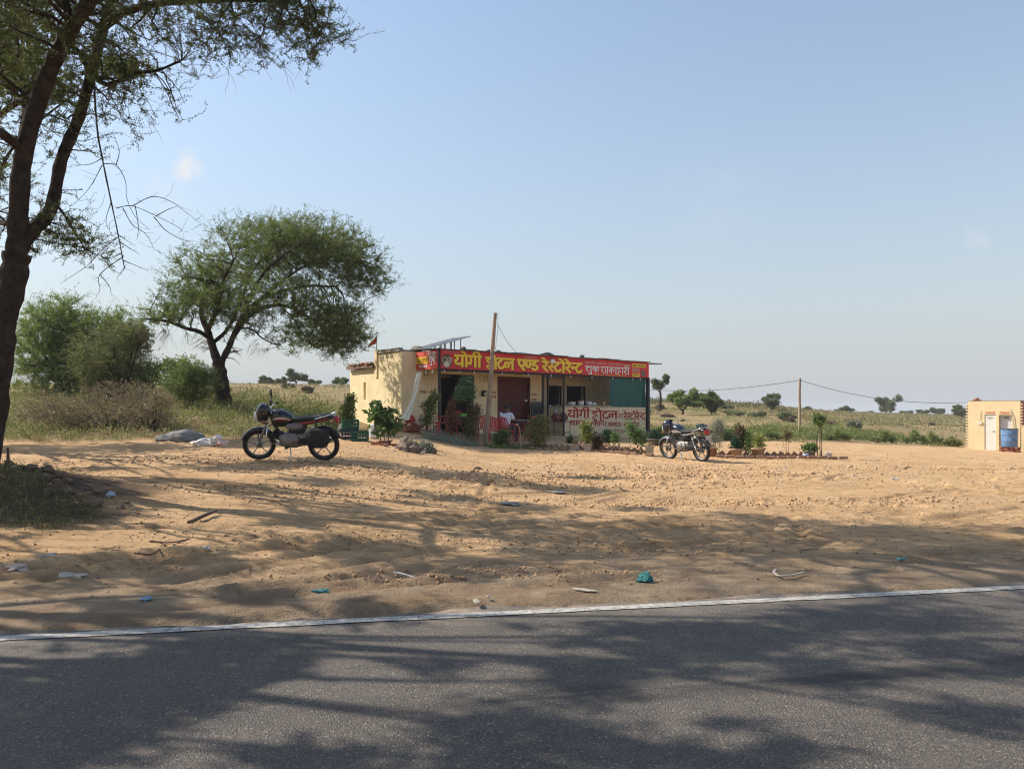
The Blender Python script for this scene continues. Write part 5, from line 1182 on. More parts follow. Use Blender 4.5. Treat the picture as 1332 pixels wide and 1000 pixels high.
def motorbike(loc, heading, lean, steer, label, body, stripe1, stripe2, rim, kind=0):
    root = empty('motorbike', loc, 0, label, 'motorbike', 'motorbikes parked in front of the hotel')
    root.rotation_euler = (Matrix.Rotation(heading, 4, 'Z') @ Matrix.Rotation(-lean, 4, 'X')).to_euler()
    XA = .62
    SA = Matrix.Translation((.40, 0, .86)); ax = Vector((-.44, 0, 1)).normalized()
    ST_ = SA @ Matrix.Rotation(steer, 4, ax) @ SA.inverted()
    def bld(nm, mb, m, parent=root, M=None):
        if M is not None: mb.v = [tuple(M @ Vector(p)) for p in mb.v]
        return mb.build(nm, m, parent)
    # wheels
    for nm, x, M in (('front_wheel', XA, ST_), ('rear_wheel', -XA, None)):
        we = bpy.data.objects.new(nm, None); COL.objects.link(we); we.parent = root; we.empty_display_size = .1
        T = Matrix.Translation((x, 0, .30))
        for (pn, mb, m) in wheel_parts(rim, DUSTR if kind == 0 else ALU):
            bld(pn, mb, m, we, (M @ T) if M is not None else T)
    # forks, fender
    mb = MB()
    for s in (-1, 1):
        mb.tube([(.64, s * .078, .30), (.55, s * .078, .50), (.47, s * .078, .68)], [.024, .024, .022], 10); mb.tube([(.47, s * .078, .68), (.385, s * .078, .885)], .016, 8, mi=1)
    mb.tube([(.66, -.1, .30), (.66, .1, .30)], .012, 8, M=Matrix.Translation((-.04, 0, 0))); bld('fork', mb, [ALU, CHR], M=ST_)
    mb = MB()
    for zc, xc in ((.72, .455), (.87, .39)): mb.box((xc, 0, zc), (.06, .21, .035), bev=.01)
    bld('fork_clamp', mb, MBLK, M=ST_)
    fe = MB(); rings = []
    for i in range(15):
        a = R(22 + i * (118 / 14)); r = .325; w_ = .058 if 1 < i < 13 else .048
        c, s = math.cos(a), math.sin(a)
        rings.append([((XA + (r + dz_) * c), y, .30 + (r + dz_) * s) for y, dz_ in ((-w_, -.05), (-w_, -.01), (-w_ * .6, .012), (0, .02), (w_ * .6, .012), (w_, -.01), (w_, -.05), (w_ - .006, -.05), (w_ - .006, -.012), (0, .012), (-w_ + .006, -.012), (-w_ + .006, -.05))])
    fe.loft(rings); bld('front_fender', fe, body if kind == 0 else mat('bike_grey', (.10, .11, .12), .35, .1, 6), M=ST_)
    # headlamp fairing
    fa = MB()
    fa.loft([ring(.36, .90, .05, .06), ring(.42, .925, .12, .14), ring(.50, .92, .145, .18, p=2.6), ring(.57, .90, .135, .165), ring(.615, .88, .105, .12), ring(.63, .87, .07, .08)]); bld('headlamp_fairing', fa, body, M=ST_)
    vz = MB(); rings = []
    for i in range(7):
        f = i / 6; rings.append([(.58 - .15 * f - .05 * abs(a) ** 2, a * (.115 - .025 * f), .965 + .13 * f - .03 * a * a) for a in np.linspace(-1, 1, 7)] + [(.572 - .15 * f - .05 * abs(a) ** 2, a * (.115 - .025 * f), .962 + .13 * f - .03 * a * a) for a in np.linspace(1, -1, 7)])
    vz.loft(rings); bld('visor', vz, mat('smoked_visor', (.03, .015, .035), .12, .1, 5, spec=.7), M=ST_)
    hl = MB(); hl.loft([ring(.610, .865, .105, .085, p=3), ring(.645, .862, .095, .078, p=3), ring(.662, .86, .06, .05, p=2.5), ring(.667, .86, .01, .01)]); bld('headlamp', hl, LENS, M=ST_)
    for s in (-1, 1):
        mb = MB(); mb.tube([(.50, s * .09, .80), (.50, s * .20, .80)], .009, 6); mb.ico((.50, s * .235, .80), .042, 1, 0, 2, 1, (1.1, 1, .85), True)
        bld('indicator', mb, [MBLK, mat('amber_lens', (.16, .06, .02), .3, .05, 5)], M=ST_)
    # handlebar, mirrors
    mb = MB(); S = spline([(.24, -.36, .985), (.27, -.28, 1.0), (.33, -.16, 1.0), (.38, -.07, .92), (.38, .07, .92), (.33, .16, 1.0), (.27, .28, 1.0), (.24, .36, .985)], 5); mb.tube([tuple(p) for p in S], .012, 8)
    hb = bld('handlebar', mb, CHR, M=ST_)
    for s in (-1, 1):
        mb = MB(); mb.tube([(.275, s * .26, 1.0), (.235, s * .375, .984)], .019, 8); bld('grip', mb, RUB, hb, ST_)
        mb = MB(); mb.tube([(.30, s * .22, 1.01), (.36, s * .25, .995), (.34, s * .36, .99)], .007, 6); bld('lever', mb, CHR, hb, ST_)
    for s in (-1, 1):
        mo = MB(); mo.tube([(.31, s * .20, 1.01), (.33, s * .23, 1.08), (.34, s * .28, 1.16)], .007, 6)
        mo.loft([ring(.36, 1.20, .055, .035, cy=s * .33), ring(.345, 1.20, .092, .06, cy=s * .33), ring(.325, 1.20, .095, .062, cy=s * .33), ring(.32, 1.20, .085, .055, cy=s * .33)], mi=0)
        mo.loft([ring(.3185, 1.20, .08, .05, cy=s * .33), ring(.317, 1.20, .072, .046, cy=s * .33)], mi=1)
        if kind == 1: continue
        bld('mirror', mo, [MBLK, CHR], M=ST_)
    mb = MB(); mb.lathe([(.055, -.03), (.06, .02), (.05, .035), (.01, .04)], 14, M=Matrix.Translation((.42, 0, .985)) @ Matrix.Rotation(-.6, 4, 'Y')); bld('speedometer', mb, MBLK, M=ST_)
    # tank
    tk = MB(); tk.loft([ring(.36, .80, .04, .06, bot=.8), ring(.33, .82, .095, .115, bot=1.1), ring(.26, .835, .125, .14, p=2.6, bot=1.1), ring(.14, .83, .138, .14, p=2.7, bot=1.1), ring(.03, .81, .118, .11, p=2.6, bot=1.1), ring(-.05, .785, .085, .07), ring(-.09, .775, .06, .05)])
    tank = bld('fuel_tank', tk, body)
    def decal(pts, m, off, sgn, nm='stripe'):
        # pts in side view (x,z): hug the tank flank
        mb_ = MB(); top, bot = pts; S1 = spline(top, 5); S2 = spline(bot, 5); V = []
        for a, b in zip(S1, S2):
            for f in (0, .5, 1):
                x = a[0] * (1 - f) + b[0] * f; z = a[1] * (1 - f) + b[1] * f
                hw = np.interp(x, [-.09, -.05, .03, .14, .26, .33, .36], [.06, .085, .118, .138, .125, .085, .04]); hh = np.interp(x, [-.09, -.05, .03, .14, .26, .33, .36], [.05, .07, .10, .125, .125, .10, .06]); cz = np.interp(x, [-.09, -.05, .03, .14, .26, .33, .36], [.775, .785, .81, .83, .835, .82, .80])
                t = min(.98, abs(z - cz) / hh); y = hw * (1 - t ** 2.6) ** (1 / 2.6) + off
                V.append((x, sgn * y, z))
        mb_.add(V, [(3 * i + j, 3 * i + j + 1, 3 * i + j + 4, 3 * i + j + 3) for i in range(len(S1) - 1) for j in range(2)], smooth=True); bld(nm, mb_, m, tank)
    for s in (1, -1):
        decal(([(.30, .80), (.18, .835), (.06, .83), (-.05, .785)], [(.26, .785), (.16, .80), (.06, .795), (-.05, .77)]), stripe1, .006, s)
        decal(([(.26, .778), (.16, .792), (.06, .788), (-.05, .765)], [(.2, .762), (.14, .768), (.04, .765), (-.05, .75)]), stripe2, .007, s)
    mb = MB(); mb.lathe([(.035, 0), (.035, .012), (.02, .018), (.004, .018)], 12, M=Matrix.Translation((.16, 0, .953))); bld('fuel_cap', mb, CHR, tank)
    # seat and tail
    se = MB(); se.loft([ring(.02, .805, .06, .03), ring(-.04, .80, .10, .042, p=3), ring(-.20, .79, .125, .045, p=3.2), ring(-.40, .80, .135, .05, p=3.2), ring(-.62, .83, .13, .05, p=3.2), ring(-.76, .85, .11, .042, p=3), ring(-.80, .855, .07, .03)]); bld('seat', se, SEATM)
    ta = MB(); ta.loft([ring(-.06, .71, .09, .05, p=3), ring(-.24, .71, .115, .065, p=3), ring(-.45, .75, .115, .05, p=3), ring(-.65, .785, .105, .045, p=3), ring(-.80, .815, .085, .04, p=3), ring(-.87, .825, .06, .03)]); tail = bld('tail_panel', ta, body)
    for s in (1, -1):
        mb = MB(); V = []
        for x, z0_, z1_, y in ((-.10, .69, .715, .108), (-.22, .69, .725, .1215), (-.42, .725, .755, .1215), (-.62, .765, .79, .113), (-.75, .795, .805, .099)): V += [(x, s * y, z0_), (x, s * y, z1_)]
        mb.add(V, [(2 * i, 2 * i + 2, 2 * i + 3, 2 * i + 1) for i in range(4)]); bld('stripe', mb, stripe2 if kind == 0 else stripe1, tail)
        sp_ = MB(); sp_.loft([ring(.05, .655, .008, .02, cy=s * .10), ring(0, .66, .022, .055, cy=s * .115, p=3), ring(-.14, .655, .025, .065, cy=s * .12, p=3), ring(-.24, .66, .02, .045, cy=s * .118, p=3), ring(-.28, .665, .008, .02, cy=s * .11)]); bld('side_cover', sp_, mat('bike_dark_silver', (.16, .165, .17), .35, .1, 6, metal=.4) if kind == 0 else body)
    tl = MB(); tl.loft([ring(-.855, .80, .06, .045, p=3), ring(-.90, .785, .095, .07, p=3), ring(-.925, .775, .085, .065, p=3), ring(-.93, .775, .02, .02)]); bld('tail_lamp', tl, TAILR)
    for s in (-1, 1):
        mb = MB(); mb.tube([(-.86, s * .06, .76), (-.86, s * .16, .755)], .008, 6); mb.ico((-.86, s * .19, .755), .036, 1, 0, 2, 1, (1.1, 1, .8), True); bld('indicator', mb, [MBLK, mat('amber_lens', (.16, .06, .02), .3, .05, 5)])
    mb = MB(); S = spline([(-.52, .15, .80), (-.70, .155, .85), (-.84, .12, .895), (-.88, 0, .905), (-.84, -.12, .895), (-.70, -.155, .85), (-.52, -.15, .80)], 6); mb.tube([tuple(p) for p in S], .014, 8); bld('grab_rail', mb, CHR if kind == 0 else CHR)
    # rear fender and plate
    fe = MB(); rings = []
    for i in range(13):
        a = R(38 + i * (118 / 12)); r = .345; w_ = .062; c, s = math.cos(a), math.sin(a)
        rings.append([((-XA + (r + dz_) * c), y, .30 + (r + dz_) * s) for y, dz_ in ((-w_, -.03), (-w_ * .7, .006), (0, .015), (w_ * .7, .006), (w_, -.03), (w_ * .9, -.034), (0, .006), (-w_ * .9, -.034))])
    rings.append([(-1.0, y, .42 + k_) for y, k_ in ((-.05, 0), (-.03, .01), (0, .012), (.03, .01), (.05, 0), (.045, -.004), (0, .004), (-.045, -.004))])
    fe.loft(rings); bld('rear_fender', fe, MBLK)
    mb = MB(); mb.box((-.935, 0, .64), (.008, .19, .11), ry=-.25, bev=.003); pl = bld('number_plate', mb, BWHT if kind == 0 else mat('plate_dull', (.42, .42, .40), .6, .1, 8))
    # frame, engine
    mb = MB()
    for s in (-1, 1):
        mb.tube([(.36, s * .02, .80), (.24, s * .05, .56), (.18, s * .06, .34), (-.10, s * .08, .31)], .015, 8); mb.tube([(-.20, s * .10, .42), (-.62, s * .085, .30)], .022, 8)
        mb.tube([(-.05, s * .08, .72), (-.20, s * .10, .42)], .015, 8)
    mb.tube([(.36, 0, .80), (.0, 0, .72), (-.3, 0, .70)], .022, 8); bld('frame', mb, MBLK)
    for s in (-1, 1):
        mb = MB(); mb.tube([(-.60, s * .115, .32), (-.50, s * .115, .52)], .022, 8, mi=0); mb.tube([(-.50, s * .115, .52), (-.44, s * .115, .68)], .012, 8, mi=1)
        for i in range(7): f = i / 6; c = Vector((-.585 + .12 * f, s * .115, .36 + .25 * f)); mb.lathe([(.028, -.006), (.034, 0), (.028, .006)], 10, 1, Matrix.Translation(c) @ Matrix.Rotation(-.45, 4, 'Y'), cap=False)
        bld('shock_absorber', mb, [MBLK, CHR])
    mb = MB(); mb.loft([ring(.02, .60, .05, .05, p=4), ring(-.02, .59, .09, .085, p=4), ring(-.22, .59, .095, .09, p=4), ring(-.30, .61, .07, .06, p=4)]); mb.loft([ring(.33, .70, .03, .05), ring(.22, .70, .06, .06), ring(.05, .69, .07, .05)]); bld('battery_box', mb, MBLK)
    en = MB(); en.loft([ring(.19, .40, .09, .11, p=4), ring(.07, .39, .125, .145, p=4), ring(-.12, .40, .125, .15, p=4), ring(-.25, .41, .10, .12, p=4)]); eng = bld('engine', en, ALU)
    for s in (-1, 1):
        cv = MB(); cv.lathe([(.105, 0), (.10, .025), (.07, .035), (.02, .04)], 20, M=Matrix.Translation((.02, s * .12, .39)) @ Matrix.Rotation(-s * math.pi / 2, 4, 'X')); cv.lathe([(.07, 0), (.065, .02), (.02, .026)], 16, M=Matrix.Translation((-.13, s * .118, .41)) @ Matrix.Rotation(-s * math.pi / 2, 4, 'X'))
        bld('engine_cover', cv, ALU, eng)
    cy_ = MB(); dirv = Vector((.92, 0, .39)).normalized()
    for i in range(8): cy_.box(tuple(Vector((.15, 0, .45)) + dirv * (.025 * i)), (.010, .17, .15), ry=-.40)
    cy_.tube([(.12, 0, .44), tuple(Vector((.15, 0, .45)) + dirv * .2)], .055, 10); bld('cylinder', cy_, MBLK if kind == 0 else ALU, eng)
    mb = MB(); mb.tube([(.06, 0, .53), (-.02, 0, .57), (-.10, 0, .58)], [.03, .035, .05], 10); bld('carburettor', mb, ALU, eng)
    ex = MB(); S = spline([(.30, -.06, .47), (.34, -.08, .38), (.25, -.11, .27), (.05, -.13, .25), (-.2, -.14, .27)], 5); ex.tube([tuple(p) for p in S], .019, 10); ex.tube([(-.2, -.14, .27), (-.28, -.15, .29), (-.72, -.16, .36), (-.78, -.16, .37)], [.02, .042, .048, .03], 12); bld('exhaust', ex, CHR if kind == 0 else MBLK)
    for s in (1, -1):
        lg = MB(); S = spline([(.33, s * .03, .70), (.36, s * .16, .66), (.37, s * .24, .55), (.35, s * .23, .42), (.28, s * .12, .34), (.20, s * .06, .33)], 5); lg.tube([tuple(p) for p in S], .013, 8)
        bld('leg_guard', lg, CHR)
    mb = MB(); mb.box((-.38, .105, .40), (.50, .035, .09), ry=.13, bev=.012); bld('chain_cover', mb, MBLK)
    mb = MB(); mb.tube([(.02, -.2, .27), (.02, .2, .27)], .012, 8)
    for s in (-1, 1): mb.box((.02, s * .2, .27), (.05, .1, .03), bev=.008); mb.tube([(-.28, s * .1, .33), (-.33, s * .2, .33)], .012, 6)
    bld('footrest', mb, MBLK)
    zs = .02 - math.tan(lean) * .30
    mb = MB(); mb.tube([(-.02, .10, .28), (-.06, .22, .10), (-.08, .30, .30 * math.tan(lean) + .005)], .011, 8); mb.box((-.08, .305, .30 * math.tan(lean) + .004), (.05, .04, .012)); bld('side_stand', mb, CHR)
    if kind == 1:
        mb = MB()
        for s in (-1, 1): mb.tube([tuple(p) for p in spline([(-.5, s * .19, .62), (-.62, s * .19, .68), (-.76, s * .19, .6), (-.78, s * .19, .42), (-.66, s * .19, .36)], 4)], .009, 6)
        mb.tube([(-.60, .19, .67), (-.60, .10, .74)], .009, 6); bld('saree_guard', mb, CHR)
        mb = MB(); mb.box((-.74, 0, .925), (.26, .2, .06), bev=.02); mb.box((-.70, .02, .965), (.18, .16, .04), bev=.015); bld('luggage_pad', mb, mat('dark_teal_cloth', (.03, .05, .055), .85, .3, 9))
    return root
def park(px, py, Y, heading, lean, steer, *a, **k):
    p = at(px, py, Y); z = G(p.x, Y)
    return motorbike((p.x, Y, z - .005), heading, lean, steer, *a, **k)
bikeL = park(380, 598, 14.55, R(180 - 4), R(8), R(22), 'black motorbike with red and silver tank stripes parked at left', PBLK, BSIL, BRED, ALU, 0)
bikeR = park(892, 600.5, 20.3, R(180 - 60), R(9), R(8), 'black and navy motorbike with red tail lamp parked at right', BBLU, BSIL, BWHT, DUSTR, 1)
# black saddle bag over the rear wheel of the left motorbike
sb = empty('saddle_bag', bikeL.location, 0, 'black saddle bag hanging over the rear wheel of the left motorbike', 'bag'); sb.rotation_euler = bikeL.rotation_euler
mb = MB(); mb.loft([ring(-.36, .48, .035, .12, cy=.19, p=3), ring(-.40, .47, .07, .17, cy=.20, p=2.8), ring(-.48, .45, .085, .18, cy=.21, p=2.6), ring(-.57, .46, .095, .19, cy=.21, p=2.7), ring(-.66, .455, .08, .18, cy=.21, p=2.6), ring(-.76, .48, .06, .14, cy=.20, p=3), ring(-.79, .50, .03, .09, cy=.19, p=3)]); mb.build('pouch', BAGM, sb)
mb = MB(); mb.box((-.57, .285, .55), (.24, .02, .11), rx=.1, bev=.008); mb.build('flap', BAGM, sb)
mb = MB(); mb.tube([(-.55, .2, .63), (-.55, .16, .76), (-.55, .135, .82)], .02, 6, flat=.4); mb.build('strap', BAGM, sb)

# ------------------------------------------------------------------ seating
CHRED = mat('chair_red_plastic', (.58, .07, .09), .45, .12, 5)
def chair_proto():
    root = empty('plastic_chair', (0, 0, 0))
    mb = MB(); rings = []
    for x in np.linspace(-.21, .22, 7):
        z = .43 + .012 * math.cos((x + .05) * 9) ; w_ = .20 + .03 * (x + .2)
        rings.append([(x, -w_, z), (x, -w_ * .5, z - .012), (x, 0, z - .015), (x, w_ * .5, z - .012), (x, w_, z), (x, w_, z - .02), (x, 0, z - .035), (x, -w_, z - .02)])
    mb.loft(rings); mb.build('seat', CHRED, root)
    mb = MB()     # back: rim and slats
    rim = spline([(-.20, -.21, .42), (-.25, -.23, .62), (-.30, -.20, .80), (-.315, -.10, .86), (-.32, 0, .875), (-.315, .10, .86), (-.30, .20, .80), (-.25, .23, .62), (-.20, .21, .42)], 4)
    mb.tube([tuple(p) for p in rim], .022, 6, flat=.7); mb.build('back_rim', CHRED, root)
    for i in range(5):
        y = -.14 + i * .07; mb = MB(); t = .86 - .03 * abs(y) / .14
        mb.tube([(-.205, y * .95, .43), (-.255, y, .62), (-.31, y * .9, t)], .024, 6, flat=.28); mb.build('back_slat', CHRED, root)
    for sx, sy_ in ((1, 1), (1, -1), (-1, 1), (-1, -1)):
        mb = MB(); mb.tube([(sx * .19, sy_ * .20, .42), (sx * .215 + (.0 if sx > 0 else -.03), sy_ * .235, .0)], [.03, .02], 6, flat=.8); mb.build('leg', CHRED, root)
    for s in (-1, 1):
        mb = MB(); S = spline([(-.25, s * .235, .64), (-.05, s * .255, .655), (.17, s * .255, .635), (.215, s * .245, .55), (.20, s * .22, .42)], 4); mb.tube([tuple(p) for p in S], .02, 6, flat=.6); mb.build('armrest', CHRED, root)
    return root
CH = [(563.5, 26.1, 10, 'red plastic chair left of the dark doorway, seen from the side'), (577, 26.9, 200, 'red plastic chair in front of the dark doorway'), (626, 26.6, 120, 'red plastic chair left of the wooden pole behind the dark shrub'),
      (641.5, 26.2, 75, 'empty red plastic chair right of the wooden pole'), (657.5, 26.3, 62, 'red plastic chair the man in white is sitting on'), (685, 27.2, 150, 'red plastic chair behind the large mixed shrub'), (590, 27.4, 250, 'red plastic chair behind the reddish shrub')]
proto = chair_proto()
for i, (px, Y, a, lab) in enumerate(CH):
    c = proto if i == 0 else copy_tree(proto); c.location = on(px, Y); c.rotation_euler = (0, 0, R(a)); tag(c, lab, 'chair', 'red plastic chairs under the awning')
def table(px, Y, rz, top, label):
    t = empty('dining_table', on(px, Y), R(rz), label, 'table')
    mb = MB(); mb.box((0, 0, .735), (1.0, .62, .03), bev=.008); mb.build('table_top', top, t)
    mb = MB(); mb.box((0, 0, .68), (.9, .52, .06)); mb.build('apron', DARKM, t)
    for sx in (-1, 1):
        for s in (-1, 1): mb = MB(); mb.tube([(sx * .44, s * .26, .0), (sx * .43, s * .25, .65)], .018, 6); mb.build('leg', DARKM, t)
    return t
table(603, 27.0, 40, mat('table_brown', (.10, .065, .04), .5, .2, 6), 'brown dining table behind the dark shrubs')
t2 = table(672, 27.1, 60, mat('table_grey', (.24, .22, .2), .5, .2, 6), 'grey dining table in front of the seated man')
q = on(602.5, 26.8); mb = MB(); mb.box((0, 0, .045), (.22, .16, .09), bev=.012); mb.box((0, 0, .095), (.2, .14, .012), mi=0); o = mb.build('green_box', mat('lime_plastic', (.16, .46, .05), .5, .08, 6)); o.location = (q[0], q[1] + .05, q[2] + .752); o.rotation_euler = (0, 0, .6); tag(o, 'bright lime-green box on the brown table', 'box')

# seated man
def skin(name, pts, edges, rad, m, parent, sub=2, root=0):
    me = bpy.data.meshes.new(name); me.from_pydata(pts, edges, []); o = link(name, me, m, parent)
    sk = o.modifiers.new('skin', 'SKIN'); sk.use_smooth_shade = True
    for i, v in enumerate(me.skin_vertices[0].data):
        r = rad[i]; v.radius = r if isinstance(r, tuple) else (r, r); v.use_root = (i == root)
    ss = o.modifiers.new('sub', 'SUBSURF'); ss.levels = sub; ss.render_levels = sub
    return o
SKIN = mat('skin', (.20, .105, .065), .6, .1, 8)
pl = on(657.5, 26.3)
man = empty('person', (pl[0], pl[1], pl[2]), R(62), 'man in a white shirt and dark trousers sitting at the grey table', 'person')
P = [(-.02, 0, .53), (.0, 0, .70), (.06, 0, .92), (.10, 0, 1.03), (.13, 0, 1.10), (.15, 0, 1.19), (.13, 0, 1.27)]
Ed = [(0, 1), (1, 2), (2, 3), (3, 4), (4, 5), (5, 6)]; Rr = [(.15, .12), (.14, .11), (.15, .11), (.06, .06), (.055, .06), (.075, .09), (.06, .075)]
for s in (-1, 1):
    b = len(P); P += [(.07, s * .17, .97), (.15, s * .25, .76), (.36, s * .17, .79), (.44, s * .14, .80)]; Ed += [(2, b), (b, b + 1), (b + 1, b + 2), (b + 2, b + 3)]; Rr += [.065, .047, .034, (.036, .018)]
    for k_ in range(4): c = len(P); P += [(.485, s * (.115 + .019 * k_), .80), (.52, s * (.113 + .02 * k_), .785)]; Ed += [(b + 3, c), (c, c + 1)]; Rr += [.0095, .0085]
    c = len(P); P += [(.46, s * .10, .795), (.49, s * .088, .785)]; Ed += [(b + 3, c), (c, c + 1)]; Rr += [.011, .009]
    b = len(P); P += [(.05, s * .10, .52), (.42, s * .12, .52), (.44, s * .12, .10), (.54, s * .12, .05)]; Ed += [(0, b), (b, b + 1), (b + 1, b + 2), (b + 2, b + 3)]; Rr += [.085, .062, .042, (.04, .03)]
skin('body', P, Ed, Rr, SKIN, man)
WSH = mat('white_shirt', (.66, .68, .72), .9, .08, 9, bump=.2, bscale=20); DTR = mat('dark_trousers', (.06, .06, .07), .9, .2, 8)
P = [(-.03, 0, .50), (-.0, 0, .70), (.05, 0, .90), (.09, 0, 1.0)]; Ed = [(0, 1), (1, 2), (2, 3)]; Rr = [(.175, .145), (.165, .135), (.175, .135), (.075, .075)]
for s in (-1, 1): b = len(P); P += [(.07, s * .18, .97), (.13, s * .245, .79)]; Ed += [(2, b), (b, b + 1)]; Rr += [.085, .07]
skin('shirt', P, Ed, Rr, WSH, man)
P = [(-.02, 0, .50)]; Ed = []; Rr = [(.155, .12)]
for s in (-1, 1): b = len(P); P += [(.08, s * .10, .52), (.42, s * .12, .52), (.44, s * .12, .14)]; Ed += [(0, b), (b, b + 1), (b + 1, b + 2)]; Rr += [.098, .075, .06]
skin('trousers', P, Ed, Rr, DTR, man)
mb = MB(); mb.ico((.12, 0, 1.235), .105, 0, .06, 2, 3, (1.0, .86, .95), True); mb.build('hair', mat('hair', (.03, .026, .024), .8, .3, 20), man)
mb = MB(); mb.ico((.245, 0, 1.175), .018, 0, 0, 1, 1, (1.2, .8, 1.2), True); mb.build('nose', SKIN, man)
for s in (-1, 1): mb = MB(); mb.ico((.14, s * .088, 1.185), .024, 0, 0, 1, 1, (.8, .4, 1.3), True); mb.build('ear', SKIN, man)

# ------------------------------------------------------------------ poles and wires
WOOD = mat('weathered_pole', (.33, .24, .165), .9, .3, 5, bump=.6, bscale=16); WIRE = mat('wire_grey', (.12, .12, .12), .6, .1, 5)
pb = on(631, 25); top = at(645, 407, 25)
pole = empty('utility_pole', pb, 0, 'leaning wooden pole in front of the restaurant', 'pole')
mb = MB(); H = top.z - pb[2]; pts = [(0, 0, -.2), (.02, 0, .3)] + [((top.x - pb[0]) * f + .02 * math.sin(f * 5), .012 * math.sin(f * 7), H * f) for f in (.2, .4, .6, .8, 1)]
mb.tube(pts, [.085, .083, .078, .074, .068, .062, .056], 12); mb.build('post', WOOD, pole)
mb = MB(); mb.tube([((top.x - pb[0]) + .06, -.05, H - .02), ((top.x - pb[0]) + .075, -.05, H - .5), ((top.x - pb[0]) * .8 + .085, -.06, H * .8), ((top.x - pb[0]) * .74 + .08, -.06, H * .72)], .006, 5); mb.build('cable', DARKM, pole)
def sag(a, b, s, n=14): return [tuple(Vector(a).lerp(Vector(b), i / n) - Vector((0, 0, 4 * s * (i / n) * (1 - i / n)))) for i in range(n + 1)]
mb = MB(); mb.tube(sag(top + Vector((.05, 0, -.35)), at(673, 459, 29.2), .12), .007, 5); o = mb.build('wire', WIRE); tag(o, 'short thin wire from the leaning pole down to the restaurant roof', 'wire')
fp = at(1040, 560, 44); fpz = G(fp.x, 44); ft = at(1040.5, 492, 44)
pole2 = empty('utility_pole', (fp.x, 44, fpz), 0, 'straight bare wooden pole standing in the field', 'pole'); mb = MB(); mb.tube([(0, 0, -.2), (.02, 0, 1.2), (.0, .01, 2.0), (.02, 0, ft.z - fpz)], [.085, .08, .075, .065], 10); mb.build('post', WOOD, pole2)
mb = MB(); mb.box((.02, -.08, ft.z - fpz - .12), (.05, .1, .06)); mb.build('insulator', DARKM, pole2)
mb = MB(); mb.tube(sag((ft.x, 44, ft.z - .1), at(790, 500, 60), .55, 20), .02, 4); o = mb.build('wire', WIRE); tag(o, 'overhead wire from the field pole towards the restaurant', 'wire')
mb = MB(); mb.tube(sag((ft.x, 44, ft.z - .1), at(1262, 523, 41.2), .45, 20), .014, 4); o = mb.build('wire', WIRE); tag(o, 'overhead wire from the field pole to the washroom block', 'wire')

# ------------------------------------------------------------------ washroom block
TP = mat('peach_plaster', (.78, .60, .35), .9, .1, 2, bump=.3, bscale=26); stain(TP, .3)
ta_ = R(40); tl = at(1259, 584, 40); TZ = G(tl.x + .8, 39.5)
wc = empty('washroom_block', (tl.x, 40, TZ), -ta_, 'small peach plastered washroom block with toothed brick edges', 'building')
TU = np.array([math.cos(ta_), -math.sin(ta_)]); TN = np.array([math.sin(ta_), math.cos(ta_)])
def tx(px):
    k = (px - 666) / F; return (k * 40 - tl.x) / (TU[0] - k * TU[1])
def tz(px, py): return CAMH + (537 - py) / F * (40 + tx(px) * TU[1]) - TZ
TW = tx(1327); TH_ = tz(1280, 522)
da, db, dc, dd = tx(1280), tx(1296), tx(1299.5), tx(1316); dtp = tz(1288, 539); 
def tpart(name, m, *bx, parent=wc): return part(name, m, *bx, parent=parent)
tpart('front_wall', TP, (0, da, 0, .2, -.5, TH_), (da, db, 0, .2, dtp, TH_), (db, dc, 0, .2, -.5, TH_), (dc, dd, 0, .2, dtp - .02, TH_), (dd, TW, 0, .2, -.5, TH_))
tpart('side_wall', TP, (0, .2, .201, 2.0, -.5, TH_ - .01)); tpart('back_wall', TP, (0, TW, 2.001, 2.2, -.5, TH_ - .01)); tpart('side_wall', BRICK, (TW - .2, TW - .02, .201, 2.0, -.5, TH_ - .01))
tpart('roof_slab', CONC, (.02, TW - .02, .1, 2.1, TH_ + .002, TH_ + .05)); tpart('partition', TP, (db + .01, dc - .09, .201, 2.0, -.4, TH_ - .05))
WD = mat('white_door', (.74, .71, .62), .5, .05, 5); DKG = mat('door_grime', (.25, .25, .24), .7, .2, 9)
dr1 = tpart('door', WD, (da + .02, db - .02, .03, .07, .02, dtp - .02)); tpart('door_frame', TP, (da, da + .02, .0, .19, -.3, dtp), (db - .02, db, .0, .19, -.3, dtp))
hx = db - .09; mb = MB(); mb.tube([(hx, .02, dtp * .54), (hx - .1, .01, dtp * .54)], .012, 6); mb.tube([(hx, .03, dtp * .54), (hx, .005, dtp * .54)], .018, 6); mb.build('handle', DKG, dr1)
dr2 = tpart('door', mat('shaded_white_door', (.55, .55, .53), .5, .06, 5), (dc + .03, dd - .02, .16, .195, .02, dtp - .04)); mb = MB(); mb.tube([(dc + .2, .15, dtp * .5), (dc + .1, .14, dtp * .5)], .012, 6); mb.build('handle', DKG, dr2)  # second door: shade of its recess put into a greyer white
tpart('threshold', CONC, (da - .03, dc, -.16, -.003, -.4, .03))
def tw_text(words, a, b, z0, z1, m, par, y=0, w=.18):
    mb = MB(); n = word_w(words); write(mb, words, lambda gx, gy, d: (a + (b - a) * gx / n, y - d, z0 + (z1 - z0) * gy), w, .004); mb.build('lettering', m, par)
ORR = mat('orange_red_paint', (.60, .13, .07), .8, .2, 12)
SHAU = ['sha', 'au', 'cha', 'aa', 'la', 'ya']; SNAN = ['s_', 'na', 'aa', 'na', 'gha' if 'gha' in GL else 'ga', 'ra']
tw_text(SNAN, tx(1281.5), tx(1294.5), tz(1288, 538), tz(1288, 535.8), ORR, wc); tw_text(SHAU, tx(1300), tx(1313), tz(1306, 538.3), tz(1306, 536), ORR, wc)
